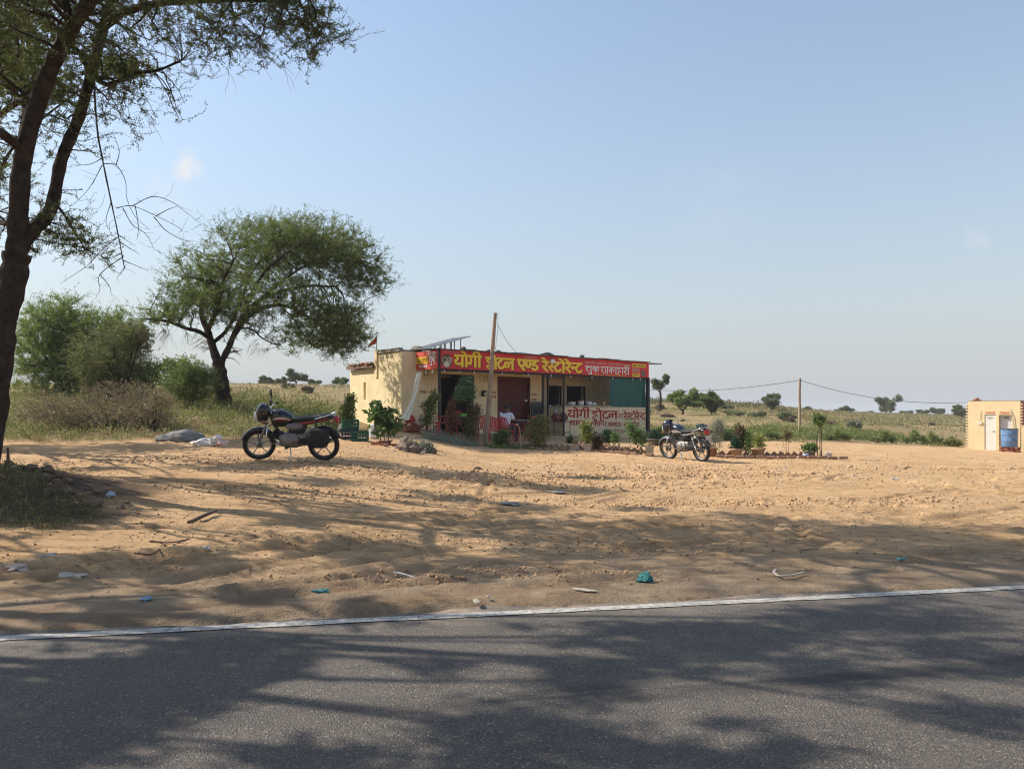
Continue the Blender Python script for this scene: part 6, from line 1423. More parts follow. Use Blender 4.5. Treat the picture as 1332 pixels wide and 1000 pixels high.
tw_text(['pa', 'u', 'ra', 'u', 'sha'], tx(1284), tx(1292), dtp - .22, dtp - .14, DKG, dr1, .03); tw_text(['ma', 'ha', 'i', 'la', 'aa'], tx(1305), tx(1312), dtp - .22, dtp - .13, SBLK, dr2, .16)
swx, swz = tx(1274.5), tz(1274, 550); tpart('switch_box', WD, (swx - .09, swx + .09, -.05, -.003, swz - .06, swz + .06))
mb = MB(); mb.tube([(swx, -.02, swz + .06), (swx + .03, -.02, swz + .3), (swx + .06, -.02, swz + .62)], .008, 5); mb.build('cable', DKG, wc)
mb = MB(); mb.tube([(dd - .05, -.03, dtp + .22), (dd + .05, -.04, dtp - .1), (dd + .1, -.04, dtp - .6), (dd + .14, -.05, dtp - .9)], .014, 6); mb.build('water_pipe', DKG, wc)
bm_ = MB(); bm_.box((0, 0, 0), (.12, .2, .06), bev=.006); bme = bm_.mesh('brick')
bme.materials.append(TP); bm2 = MB(); bm2.box((0, 0, 0), (.2, .1, .065), bev=.008); bme2 = bm2.mesh('brick'); bme2.materials.append(BRICK)
z = .1; i = 0
while z < TH_ - .15:
    for sx in (0, 1):
        if sx and z < TH_ * .5: continue
        o = bpy.data.objects.new('brick', bme); COL.objects.link(o); o.parent = wc; o.location = ((-.035 if sx == 0 else TW + .035), .1, z)
    z += .15; i += 1
def brick_at(parent, loc, rz=0, rx=0, me=None):
    o = bpy.data.objects.new('brick', me or bme2); COL.objects.link(o); o.parent = parent; o.location = loc; o.rotation_euler = (rx, 0, rz); return o
for (x, y, rz_) in ((.3, .12, .2), (.46, .16, -.5), (.38, .14, 1.2)): brick_at(wc, (x, y, TH_ + .085 + (.07 if rz_ > 1 else 0)), rz_)
tpart('low_wall', TP, (TW + .002, TW + 2.0, .02, .2, -.5, tz(1326, 553)))
# blue drum on its brick stand
q_ = np.array([tl.x, 40]) + TU * tx(1316) - TN * .75
dq = (q_[0] - .0, q_[1], G(q_[0], q_[1]))
stand = empty('brick_stand', dq, -ta_, 'stack of loose red bricks under the blue water drum', 'brick stack')
rr = random.Random(8)
for L_ in range(4):
    for i in range(4):
        for j in range(2): brick_at(stand, (-.33 + i * .22 + rr.uniform(-.02, .02), -.16 + j * .3 + rr.uniform(-.03, .03), .0335 + L_ * .067), rr.choice((0, 0, 1.57)) * (j == 0) + rr.uniform(-.15, .15))
BLU = mat('blue_drum', (.055, .14, .30), .45, .25, 4, col2=(.16, .28, .46))
drum = empty('water_drum', (dq[0], dq[1], dq[2] + .272), -ta_, 'faded blue plastic water drum standing on bricks', 'drum')
mb = MB(); mb.lathe([(.02, .001), (.335, .0), (.345, .02), (.352, .28), (.36, .30), (.36, .33), (.352, .35), (.362, .58), (.37, .6), (.37, .63), (.362, .65), (.372, .86), (.372, .88), (.35, .88), (.345, .5), (.02, .45)], 28); mb.build('body', BLU, drum)
mb = MB(); mb.lathe([(.365, .86), (.385, .865), (.385, .895), (.365, .9)], 28); mb.build('rim', mat('drum_dark', (.02, .035, .07), .5, .2, 5), drum)

# ------------------------------------------------------------------ brick edging of the flower beds
def zig(pts, label, step=.185):
    root = empty('brick_edging', (0, 0, 0), 0, label, 'edging', 'brick edgings of the flower beds')
    P = [Vector((on(px, Y)[0], Y, 0)) for px, Y in pts]; root.location = (P[0].x, P[0].y, G(P[0].x, P[0].y)); n = 0
    mb = MB(); mb.box((0, 0, 0), (.155, .07, .155), bev=.008); me = mb.mesh('brick'); me.materials.append(mat('edging_brick', (.27, .165, .105), .95, .3, 12, bump=.5, bscale=30))
    for a, b in zip(P, P[1:]):
        d = (b - a); L_ = d.length; k = int(L_ / step); az = math.atan2(d.y, d.x)
        for i in range(k):
            p = a + d * ((i + .5) / k); o = bpy.data.objects.new('brick', me); COL.objects.link(o); o.parent = root
            o.location = (p.x - root.location.x, p.y - root.location.y, G(p.x, p.y) + .075 + rr.uniform(-.015, .015) - root.location.z)
            o.rotation_euler = (0, math.pi / 4 + rr.uniform(-.1, .1), az + rr.uniform(-.12, .12)); 
            o.rotation_mode = 'XYZ'
    return root
def flat_row(pts, label, step=.245):
    root = empty('brick_border', (0, 0, 0), 0, label, 'brick border', 'rows of flat bricks round the flower beds')
    P = [Vector((on(px, Y)[0], Y, 0)) for px, Y in pts]; root.location = (P[0].x, P[0].y, G(P[0].x, P[0].y))
    mb = MB(); mb.box((0, 0, 0), (.23, .11, .07), bev=.009); me = mb.mesh('brick'); me.materials.append(mat('edging_brick', (.27, .165, .105), .95, .3, 12, bump=.5, bscale=30))
    for a, b in zip(P, P[1:]):
        d = (b - a); k = int(d.length / step); az = math.atan2(d.y, d.x)
        for i in range(k):
            if rr.random() < .06: continue
            p = a + d * ((i + .5) / k); o = bpy.data.objects.new('brick', me); COL.objects.link(o); o.parent = root
            o.location = (p.x - root.location.x, p.y - root.location.y + rr.uniform(-.02, .02), G(p.x, p.y) + .05 + rr.uniform(-.012, .012) - root.location.z); o.rotation_euler = (rr.uniform(-.08, .08), rr.uniform(-.05, .05), az + rr.uniform(-.08, .08))
    return root
zig([(652, 24.6), (735, 23.3), (846, 21.9)], 'zigzag edging of upturned red bricks in front of the restaurant'); zig([(924, 21.9), (985, 21.7), (1046, 21.7)], 'zigzag edging of upturned red bricks right of the parked motorbike')
flat_row([(687, 23.6), (760, 22.6), (850, 21.3)], 'row of flat red bricks along the bed before the counter'); flat_row([(930, 21.35), (1010, 21.0), (1103, 21.0)], 'row of flat red bricks along the bed right of the motorbike')
flat_row([(724, 26.9), (775, 25.2), (815, 23.6)], 'short inner line of bricks on the sand before the counter', .30)

# ------------------------------------------------------------------ garden plants
POTC = mat('cement_pot', (.42, .36, .28), .9, .2, 6, bump=.4, bscale=25); POTB = mat('brown_pot', (.25, .13, .08), .9, .25, 6, bump=.3); POTD = mat('dark_pot', (.10, .085, .075), .8, .2, 6)
def pot(root, r, h, m, x=0, y=0, sq=False, nm='pot'):
    mb = MB(); n = 4 if sq else 16; k = 1.3 if sq else 1
    mb.lathe([(.02, .0), (r * .68 * k, 0), (r * .92 * k, h * .84), (r * 1.04 * k, h * .85), (r * 1.04 * k, h), (r * .86 * k, h), (r * .82 * k, h * .86), (.02, h * .84)], n, M=Matrix.Translation((x, y, -.01)) @ Matrix.Rotation(.6, 4, 'Z'), smooth=not sq); return mb.build(nm, m, root)
def shrub(px, Y, env, n, leaf, lm, seed, label, name='garden_shrub', cat='shrub', pt=None, leafN=7, asp=.5, **k):
    if pt: env = [(e[0], e[1], e[2] + pt[1] * .9) + tuple(e[3:]) for e in env]
    r = bush(name, px, 0, Y, env, n, leaf, lm, seed, label, cat=cat, leafN=leafN, asp=asp, stems=k.pop('stems', 4), stem_k=k.pop('stem_k', .4), twr=k.pop('twr', (.006, .004, .0025)), **k)
    if pt: pot(r, *pt)
    return r
r_ = shrub(500, 19.6, [(0, 0, .52, .42, .42, .28, 3), (-.12, 0, .82, .28, .28, .18, 1.2), (.1, 0, .3, .42, .4, .16, 1)], (14, 30, 60), .19, leafmat('papaya_leaf', (.05, .095, .025), (.14, .20, .06), .4), 71, 'large deep-green broad-leaved plant in a shallow brown bowl', 'potted_plant', 'plant', (.20, .11, POTB), leafN=6, asp=.5, droop=(0, .1, .3), leaf_up=-.1)
for x, y, a in ((-.2, -.1, .1), (.06, -.16, 0), (.25, -.05, .4), (.35, -.12, .1)):
    q = Vector(on(500, 19.6)) + Vector((x, y - .15, 0)); o = bpy.data.objects.new('brick', bme2); COL.objects.link(o); o.location = (q.x, q.y, G(q.x, q.y) + .03); o.rotation_euler = (0, 0, a)
    tag(o, 'loose brick lying in the sand beside the shallow brown bowl', 'brick', 'loose bricks around the bowl plant')
shrub(559, 25.4, [(0, 0, .95, .28, .3, .35, 2), (.15, 0, 1.3, .2, .2, .2, 1), (-.1, 0, .55, .2, .2, .25, .8)], (12, 36, 110), .09, leafmat('sapling_leaf', (.08, .12, .025), (.24, .27, .07), .35), 72, 'slender yellow-green sapling against the cream wall', 'sapling', 'sapling')
shrub(588, 24.0, [(0, 0, .75, .22, .24, .45, 2), (0, 0, 1.15, .1, .1, .2, .6)], (12, 60, 190), .06, L_RED, 73, 'reddish-brown leafy shrub before the dark doorway')
shrub(614, 24.0, [(0, 0, .6, .28, .3, .55, 2), (.1, 0, 1.0, .2, .2, .3, 1)], (14, 70, 260), .06, leafmat('dark_mixed_leaf', (.07, .06, .025), (.22, .18, .07), .35), 74, 'dark olive and bronze shrub left of the pole')
shrub(606, 24.8, [(0, 0, 1.62, .36, .36, .30, 3), (.05, 0, 1.95, .2, .2, .14, .7), (-.2, 0, 1.5, .2, .2, .15, .6)], (14, 60, 260), .085, leafmat('moringa_leaf', (.07, .13, .05), (.20, .31, .14), .4), 75, 'small tree with rounded blue-green crown before the doorway', 'garden_tree', 'tree', leafN=8)
shrub(651, 24.4, [(0, 0, .28, .26, .26, .24, 2), (.12, 0, .42, .15, .15, .14, .7)], (10, 50, 150), .075, L_GREEN, 76, 'small bright green shrub right of the wooden pole')
shrub(699, 23.7, [(0, 0, .5, .42, .4, .46, 3), (.05, 0, .88, .26, .26, .18, 1)], (16, 90, 380), .065, leafmat('croton_leaf', (.11, .115, .035), (.33, .30, .10), .45), 77, 'large mixed green and bronze shrub in front of the shutter')
shrub(764.5, 22.5, [(0, 0, .26, .2, .2, .24, 2), (-.08, 0, .5, .16, .15, .14, 1)], (10, 40, 130), .075, L_YEL, 78, 'yellow-green potted plant before the counter', 'potted_plant', 'plant', (.14, .26, POTC, 0, 0, True))
shrub(748, 22.8, [(0, 0, .05, .08, .08, .05, 1)], (3, 8, 18), .05, L_DRY, 79, 'square cement planter with dry stalks before the counter', 'potted_plant', 'plant', (.155, .24, POTC, 0, 0, True))
shrub(777, 22.4, [(0, 0, .3, .14, .14, .26, 2)], (8, 30, 90), .06, leafmat('dark_red_leaf', (.04, .018, .012), (.12, .06, .03), .3), 80, 'small dark purple-leaved plant right of the yellow-green pot')
shrub(790.5, 25.3, [(0, 0, .32, .17, .17, .2, 2)], (8, 50, 220), .07, leafmat('bottle_green', (.015, .05, .022), (.04, .10, .04), .25), 81, 'compact dark green bush in front of the lettered counter')
shrub(801, 22.2, [(0, 0, .42, .10, .10, .2, 1)], (6, 16, 40), .065, L_GREEN, 82, 'thin green sapling in the brick-edged bed', 'sapling', 'sapling')
shrub(829, 22.0, [(0, 0, .52, .26, .2, .24, 2), (-.2, 0, .75, .16, .14, .16, 1), (.12, 0, .3, .14, .14, .15, .6)], (10, 36, 110), .075, L_GREEN, 83, 'leafy green sapling leaning left of the end pot', 'sapling', 'sapling')
shrub(845, 21.6, [(0, 0, .05, .06, .06, .04, 1)], (3, 6, 12), .04, L_DRY, 84, 'cement pot at the right end of the front bed', 'potted_plant', 'plant', (.135, .27, POTC, 0, 0, True))
shrub(742, 26.0, [(0, 0, .14, .08, .08, .14, 1)], (5, 16, 60), .06, leafmat('bottle_green', (.015, .05, .022), (.04, .10, .04), .25), 85, 'tiny dark plant at the foot of the counter', 'small_plant', 'plant')
shrub(852, 26.5, [(0, 0, .12, .2, .15, .12, 1)], (6, 18, 60), .13, leafmat('bottle_green', (.015, .05, .022), (.04, .10, .04), .25), 86, 'dark spiky plant in a dark tub right of the end post', 'potted_plant', 'plant', (.28, .26, POTD), asp=.2)
shrub(931, 22.6, [(0, 0, .55, .26, .25, .5, 2), (.1, 0, .9, .18, .18, .2, 1)], (20, 140, 420), .04, L_GREY, 87, 'grey dry twiggy shrub behind the right motorbike', leafN=3, twig=TWIG_DRY, wig=.3)
shrub(926, 21.9, [(0, 0, .05, .06, .06, .04, 1)], (3, 6, 12), .04, L_DRY, 88, 'brown clay pot behind the rear wheel of the right motorbike', 'potted_plant', 'plant', (.15, .26, POTB))
shrub(957.5, 21.6, [(0, 0, .10, .10, .1, .08, 1), (-.04, 0, .24, .05, .05, .08, .6)], (6, 22, 70), .075, leafmat('bottle_green', (.015, .05, .022), (.04, .10, .04), .25), 89, 'clay pot with a small dark green plant, left of the pair', 'potted_plant', 'plant', (.175, .26, mat('tan_pot', (.42, .27, .17), .9, .2, 6)))
shrub(963, 22.3, [(0, 0, .5, .12, .12, .4, 2)], (10, 50, 200), .07, leafmat('red_dracaena', (.09, .045, .03), (.15, .13, .05), .3), 90, 'tall reddish-green plant behind the clay pots')
shrub(974, 22.1, [(0, 0, .4, .08, .08, .3, 1)], (6, 24, 90), .07, L_GREEN, 91, 'slim green plant between the two clay pots', 'sapling', 'sapling')
shrub(986.5, 21.6, [(0, 0, .16, .10, .10, .16, 1)], (8, 20, 46), .13, L_YEL, 92, 'clay pot with yellow-green spiky leaves, right of the pair', 'potted_plant', 'plant', (.19, .28, mat('tan_pot', (.42, .27, .17), .9, .2, 6)), asp=.18, droop=(-.3, -.2, -.2), leaf_up=.5)
shrub(1024, 21.8, [(0, 0, .62, .06, .06, .14, 1)], (5, 14, 40), .07, leafmat('withered_leaf', (.10, .085, .03), (.26, .22, .09), .3), 93, 'withered single-stemmed plant right of the clay pots', 'sapling', 'sapling')
shrub(1053.5, 21.5, [(0, 0, .09, .18, .15, .08, 1)], (8, 40, 140), .06, L_GREEN, 94, 'low pot with blue and white wrapping and trailing greenery', 'potted_plant', 'plant', (.165, .22, mat('cement_pot_dark', (.26, .24, .20), .9, .2, 6)))
r_ = shrub(1066, 21.4, [(0, 0, 1.05, .13, .13, .12, 1)], (6, 22, 90), .075, L_GREEN, 95, 'thin staked sapling with a green tuft beside the white bucket', 'sapling', 'sapling'); mb = MB(); mb.tube([(.02, 0, -.05), (.0, 0, .9)], .014, 6); mb.build('stake', BARK_L, r_)
q = on(1048, 21.3); mb = MB(); mb.lathe([(.02, 0), (.07, 0), (.078, .13), (.07, .135), (.066, .02)], 14); o = mb.build('wrapped_tin', mat('blue_white_wrap', (.70, .70, .72), .5, .1, 30, col2=(.10, .16, .5))); o.location = q; tag(o, 'blue and white printed tin in front of the low pot', 'tin')
q = on(1077.5, 21.2); bk = empty('bucket', q, 0, 'white plastic bucket at the right end of the brick border', 'bucket'); mb = MB(); mb.lathe([(.02, 0), (.075, 0), (.09, .16), (.096, .165), (.096, .18), (.086, .18), (.07, .02), (.02, .015)], 18); mb.build('body', mat('bucket_white', (.68, .68, .68), .5, .12, 6), bk)
mb = MB(); mb.tube([(-.09, 0, .16), (-.06, -.07, .10), (0, -.098, .07), (.06, -.07, .10), (.09, 0, .16)], .004, 5); mb.build('handle', DKG, bk)
# low flowering ground plants before the doorway
rng = np.random.default_rng(61); qs = scatter(420, [(on(553, 23.5)[0], 23.2), (on(612, 23.3)[0], 22.9), (on(622, 24)[0], 24.1), (on(600, 24.6)[0], 24.5), (on(553, 25)[0], 24.7)], rng)
tag(link('low_flowers', leafy('low_flowers', qs[:170], .26, .17, 30, .045, rng, .5), L_GREY), 'low grey-mauve flowering plants along the bed before the doorway', 'flowers', kind='stuff')
qs = scatter(200, [(on(630, 24.2)[0], 23.9), (on(690, 23.6)[0], 23.4), (on(690, 24)[0], 23.9), (on(630, 24.8)[0], 24.7)], rng)
tag(link('bed_weeds', leafy('bed_weeds', qs[:90], .12, .12, 24, .04, rng, .5), GRASS_G), 'low weeds in the bed behind the zigzag bricks', 'weeds', kind='stuff')
st_ = on(677, 23.5); mb = MB(); mb.tube([tuple(p) for p in spline([(0, 0, 0), (0, 0, .4), (-.03, 0, .65), (-.10, 0, .78), (-.14, 0, .74)], 5)], [.01] * 14 + [.02] * 7, 6); o = mb.build('dry_stalk', mat('straw', (.40, .36, .24), .9, .2, 8)); o.location = st_; tag(o, 'pale curled dry stalk left of the large mixed shrub', 'stalk')

# ------------------------------------------------------------------ things on and around the counter
def on_counter(px, d, nm, m, label, cat, prof, y=-1.15):
    x = fx(px, y); q = W0 + x * U + y * NV; mb = MB(); mb.lathe(prof, 14); o = mb.build(nm, m); o.location = (q[0], q[1], czt + .031); o.rotation_euler = (0, 0, .3); return tag(o, label, cat)
STEEL = mat('kitchen_steel', (.5, .5, .5), .35, .1, 6, metal=.7); WPL = mat('white_plastic', (.70, .70, .70), .5, .06, 6)
on_counter(743.5, 0, 'white_basin', WPL, 'wide white basin on the counter', 'basin', [(.02, 0), (.14, 0), (.165, .12), (.172, .13), (.15, .13), (.12, .02)])
jar = on_counter(755.5, 0, 'storage_tub', WPL, 'white tub with pink lid on the counter', 'tub', [(.02, 0), (.11, 0), (.125, .13), (.128, .15), (.02, .15)]); mb = MB(); mb.lathe([(.13, .151), (.132, .19), (.12, .2), (.02, .2)], 14); mb.build('lid', mat('pink_lid', (.55, .16, .18), .5, .1, 6), jar)
on_counter(766, 0, 'white_bowl', WPL, 'white bowl heaped with bags on the counter', 'bowl', [(.02, 0), (.08, 0), (.13, .1), (.13, .13), (.10, .15), (.02, .17)])
mb = MB(); mb.ico((0, 0, 0), .09, 0, .3, 2, 5, (1.1, .8, .7)); o = mb.build('plastic_bag', mat('pale_green_bag', (.62, .70, .60), .6, .15, 8)); q = W0 + fx(772.5, -1.2) * U - 1.2 * NV; o.location = (q[0], q[1], czt + .085); tag(o, 'crumpled pale plastic bag beside the white bowl on the counter', 'bag')
on_counter(778.5, 0, 'small_cup', mat('brown_cup', (.30, .17, .08), .6, .1, 6), 'small brown cup on the counter', 'cup', [(.02, 0), (.035, 0), (.042, .08), (.036, .08), (.03, .01)])
on_counter(785.5, 0, 'steel_jar', mat('brass_jar', (.55, .42, .22), .4, .1, 6), 'yellowish jar near the green tarpaulin on the counter', 'jar', [(.02, 0), (.055, 0), (.06, .13), (.045, .15), (.05, .17), (.02, .175)])
# cups on the window sill behind
for i, (px, h, lab) in enumerate([(715.5, .11, 'first steel tumbler on the kitchen window sill'), (720, .09, 'second steel tumbler on the kitchen window sill'), (725, .14, 'taller steel jug on the kitchen window sill'), (729, .08, 'last small tumbler on the kitchen window sill')]):
    x = fx(px, -.12); q = W0 + x * U - .12 * NV; mb = MB(); mb.lathe([(.02, 0), (.05, 0), (.06, h), (.052, h), (.045, .01)], 12); o = mb.build('tumbler', STEEL); o.location = (q[0], q[1], kb + .47); tag(o, lab, 'tumbler', 'cups on the kitchen sill')
part('window_sill', CREAM, (fx(706, -.3), ca - .01, -.32, -.003, kb + .40, kb + .468))
part('sill_wall', CREAM, (fx(706, -.3), ca - .012, -.28, -.004, -.4, kb + .398))
# clay water pots on an iron stand
mq = W0 + fx(720, -1.0) * U - 1.35 * NV; wz = G(mq[0], mq[1]); stn = empty('pot_stand', (mq[0], mq[1], wz), B_ANG, 'iron stand holding two clay water pots left of the counter', 'stand')
mb = MB()
for sx in (-.42, .42):
    for s in (-.15, .15): mb.tube([(sx, s, 0), (sx, s, .58)], .012, 6)
for s in (-.15, .15): mb.tube([(-.42, s, .56), (.42, s, .56)], .012, 6); mb.tube([(-.42, s, .15), (.42, s, .15)], .01, 6)
mb.build('frame', DARKM, stn)
CLAY = mat('clay_pot', (.13, .045, .035), .7, .25, 7)
for i, (dx, lab) in enumerate([(-.2, 'left clay water pot with a steel cup on its lid'), (.2, 'right dark red clay water pot on the iron stand')]):
    q = mq + dx * U; w_ = empty('water_pot', (q[0], q[1], wz + .565), 0, lab, 'water pot', 'clay water pots by the counter'); mb = MB(); mb.lathe([(.02, 0), (.09, .01), (.17, .09), (.19, .16), (.17, .24), (.10, .30), (.085, .32), (.10, .345), (.02, .345)], 18); mb.build('body', CLAY, w_)
    mb = MB(); mb.lathe([(.11, .346), (.11, .36), (.02, .37)], 14); 
    if i == 0: mb.lathe([(.03, .371), (.04, .45), (.02, .45)], 10)
    mb.build('lid', STEEL, w_)
# black standing board beside shutter
bq = W0 + fx(699, -.25) * U - .25 * NV; bd = empty('menu_stand', (bq[0], bq[1], G(bq[0], bq[1])), B_ANG, 'dark framed stand between shutter and kitchen', 'stand'); mb = MB(); mb.box((0, 0, .85), (.62, .05, .95), bev=.01); mb.build('panel', mat('dark_glass', (.05, .06, .06), .25, .1, 5), bd)
for s in (-1, 1): mb = MB(); mb.tube([(s * .28, 0, 0), (s * .28, 0, .4)], .015, 6); mb.build('leg', DARKM, bd)

# crates, white can and rubble left of the building
def crate(px, Y, z, m, label, w=.42, d=.32, h=.26, rz=.2):
    x, y, g = on(px, Y); c = empty('crate', (x, y, g + z), rz, label, 'crate', 'plastic bottle crates at the left corner'); mb = MB(); t = .018
    mb.box((0, 0, t / 2 + .002), (w - .002, d - .002, t)); mb.build('base', m, c)
    for (cx_, cy_, sx, sy_) in ((0, -d / 2, w, t), (0, d / 2, w, t), (-w / 2, 0, t, d - t - .002), (w / 2, 0, t, d - t - .002)):
        mb = MB()
        for zz, hh in ((.045, .05), (.125, .04), (h - .03, .06)): mb.box((cx_, cy_, zz), (sx, sy_, hh))
        n = 5
        for i in range(n + 1):
            f = (i / n - .5) * .94; mb.box((cx_ + (sx * f if sx > sy_ else 0), cy_ + (sy_ * f if sy_ > sx else 0), h / 2), (.022 if sx > sy_ else t * .9, .022 if sy_ > sx else t * .9, h - .02))
        mb.build('side', m, c)
    return c
GRC = mat('crate_green', (.012, .09, .05), .5, .15, 5); BLC = mat('crate_navy', (.02, .03, .09), .5, .15, 5)
crate(455, 20.6, .0, BLC, 'navy bottle crate at the bottom of the crate stack'); crate(455.5, 20.6, .265, GRC, 'green bottle crate on top of the navy crate', rz=.3); crate(468, 20.2, .0, GRC, 'green bottle crate on the sand right of the stack', rz=.05)
x, y, g = on(486, 21.6); cn = empty('jerry_can', (x, y, g), .3, 'white plastic can standing behind the bowl plant', 'can'); mb = MB(); mb.box((0, 0, .2), (.26, .2, .4), bev=.04); mb.build('body', WPL, cn); mb = MB(); mb.lathe([(.03, .4), (.03, .44), (.02, .45)], 10, M=Matrix.Translation((.06, 0, 0))); mb.build('cap', BRED, cn)
rr = random.Random(12); RB = [('reddish', BRICK), ('grey', CONC)]
x, y, g = on(537, 26.1); rub = empty('rubble_heap', (x, y, g), B_ANG, 'heap of broken bricks against the cream wall below the cloth', 'rubble')
for i in range(34):
    o = brick_at(rub, (rr.gauss(0, .26), rr.gauss(0, .13), .04 + rr.random() * .32 * math.exp(-(i % 7) * .15)), rr.uniform(0, 3)); o.rotation_euler = (rr.uniform(-.5, .5), rr.uniform(-.5, .5), rr.uniform(0, 3))
o = MB().ico((0, 0, 0), .17, 0, .3, 2, 4, (1.1, .7, .8)).build('plastic_tub', mat('red_plastic_scrap', (.50, .05, .06), .5, .2, 6)); o.location = (x - .05, y - .1, g + .46); tag(o, 'crumpled red plastic scrap on the rubble heap', 'scrap')
o = MB().ico((0, 0, 0), .16, 0, .3, 2, 6, (.8, .5, 1.1)).build('cement_sack', mat('pale_sack', (.52, .44, .34), .9, .2, 6)); o.location = (x + .3, y - .05, g + .42); tag(o, 'pale torn sack on the rubble heap', 'sack')
ROCK = mat('grey_rock', (.17, .13, .10), .95, .35, 5, bump=.8, bscale=14)
for (px, Y, s, lab, sd) in [(535, 17.9, (.21, .17, .16), 'largest rough grey-brown rock in front of the bowl plant', 1), (528, 18.3, (.16, .14, .2), 'upright rough rock behind the largest rock', 2), (518.5, 18.6, (.11, .09, .07), 'small pale rock left of the rock heap', 3), (562, 18.4, (.12, .1, .1), 'rounded dark rock at the right of the small grey plant', 4),
                            (553, 18.2, (.08, .07, .06), 'small brown rock beside the small grey plant', 5), (541, 18.5, (.1, .1, .08), 'small rock tucked behind the largest rock', 6), (622, 15.6, (.07, .05, .03), 'flat stone lying alone on the sand below the pole', 7), (502, 18.9, (.07, .06, .04), 'small stone under the bowl plant', 8)]:
    x, y, g = on(px, Y); o = MB().ico((0, 0, 0), 1, 0, .34, 3, sd, s).build('rock', ROCK); o.location = (x, y, g + s[2] * .55); o.rotation_euler = (0, 0, sd); tag(o, lab, 'rock', 'rocks on the sand by the bowl plant')
shrub(554, 18.4, [(0, 0, .12, .17, .14, .12, 1)], (8, 40, 160), .06, L_GREY, 96, 'small grey-green plant between the rocks')

# sacks and ash heap at the edge of the weeds
x, y, g = on(237, 18.9); mb = MB(); mb.ico((0, 0, 0), 1, 0, .18, 3, 21, (.55, .36, .24)); o = mb.build('gravel_sack', mat('grey_tarp', (.17, .165, .155), .9, .3, 5, bump=.6, bscale=10)); o.location = (x, y, g + .03); tag(o, 'grey covered mound in the weeds left of the white sacks', 'mound')
x, y, g = on(273, 18.1)
for i, (dx, dy, s, lab) in enumerate([(-.12, 0, (.26, .18, .1), 'crumpled white sack at the left of the white heap'), (.12, .05, (.2, .16, .15), 'crumpled white sack on top of the white heap'), (.27, -.05, (.16, .12, .08), 'small pinkish-white sack at the right of the white heap')]):
    mb = MB(); mb.ico((0, 0, 0), 1, 0, .38, 3, 30 + i, s); o = mb.build('plastic_sack', mat('white_sack', (.62, .58, .54), .6, .2, 7, bump=.6, bscale=12) if i < 2 else mat('pink_sack', (.60, .42, .36), .7, .2, 7, bump=.6, bscale=12)); o.location = (x + dx, y + dy, g + s[2] * .5); tag(o, lab, 'sack', 'crumpled sacks at the edge of the weeds')

# litter and sticks on the sand
def gpt(px, py):
    Y = 8.0
    for _ in range(30): Y = .5 * Y + .5 * (CAMH - G((px - 666) / F * Y, Y)) * F / (py - 537)
    return ((px - 666) / F * Y, Y, G((px - 666) / F * Y, Y))
def scrap(px, py, s, m, label, cat, seed, nm='litter', jit=.4, dz=.0):
    x, y, g = gpt(px, py); mb = MB(); mb.ico((0, 0, 0), 1, 0, jit, 3, seed, s); o = mb.build(nm, m); o.location = (x, y, g + s[2] * .7 + dz); o.rotation_euler = (0, 0, seed); return tag(o, label, cat)
scrap(837, 756, (.055, .045, .038), mat('teal_cloth', (.035, .17, .16), .8, .3, 30, bump=.8, bscale=60), 'crumpled teal cloth on the sand near the white line', 'cloth', 3, 'crumpled_cloth', .5)
WL = mat('litter_white', (.44, .41, .37), .7, .2, 20); BLL = mat('litter_blue', (.16, .26, .34), .6, .2, 20)
for i, (px, py, s, m, lab) in enumerate([(144, 646, (.06, .04, .035), mat('litter_pale_blue', (.40, .46, .50), .6, .2, 20), 'pale blue plastic scrap beside the tree shadow'), (361, 718, (.045, .025, .008), WL, 'small white paper scrap left of centre on the sand'), (255, 745, (.05, .025, .008), WL, 'white paper scrap above the blue litter'), (190, 780, (.05, .03, .012), BLL, 'blue plastic scrap near the road at left'),
                                         (417, 770, (.05, .03, .012), mat('litter_teal', (.03, .14, .15), .7, .2, 20), 'dark teal scrap close to the white line at left'), (66, 724, (.07, .04, .015), mat('litter_grey', (.30, .28, .27), .7, .2, 20), 'grey plastic scrap below the mound grass'), (22, 741, (.12, .06, .025), mat('litter_pink', (.48, .36, .30), .8, .2, 20), 'pinkish torn sack flat on the sand at far left'),
                                         (94, 752, (.10, .05, .02), mat('litter_buff', (.38, .33, .26), .8, .2, 20), 'buff torn sack half buried at left'), (268, 714, (.03, .03, .015), WL, 'tiny white scrap right of the curved stick'), (664, 655, (.14, .10, .012), mat('litter_ash', (.26, .24, .225), .9, .2, 12), 'flat grey patch of plastic on the sand in the middle'), (722, 640, (.14, .09, .012), mat('litter_ash', (.26, .24, .225), .9, .2, 12), 'flat grey plastic sheet scrap right of the middle patch'),
                                         (635, 777, (.012, .01, .008), WL, 'tiny white scrap just above the white line in the middle'), (620, 782, (.05, .02, .006), mat('litter_buff', (.38, .33, .26), .8, .2, 20), 'buff crust of plastic just above the white line'), (760, 768, (.07, .02, .008), mat('litter_buff', (.38, .33, .26), .8, .2, 20), 'buff torn strip right of the middle near the road'), (1172, 728, (.04, .02, .01), mat('litter_teal2', (.08, .22, .22), .7, .2, 20), 'small teal scrap on the sand at far right'),
                                         (1020, 612, (.04, .04, .03), WL, 'white scrap on the sunlit sand right of centre'), (1163, 624, (.05, .04, .03), WL, 'white scrap on the sunlit sand below the field pole'), (1110, 620, (.03, .03, .03), WL, 'small white scrap on the sunlit sand')]):
    scrap(px, py, s, m, lab, 'litter', 40 + i)
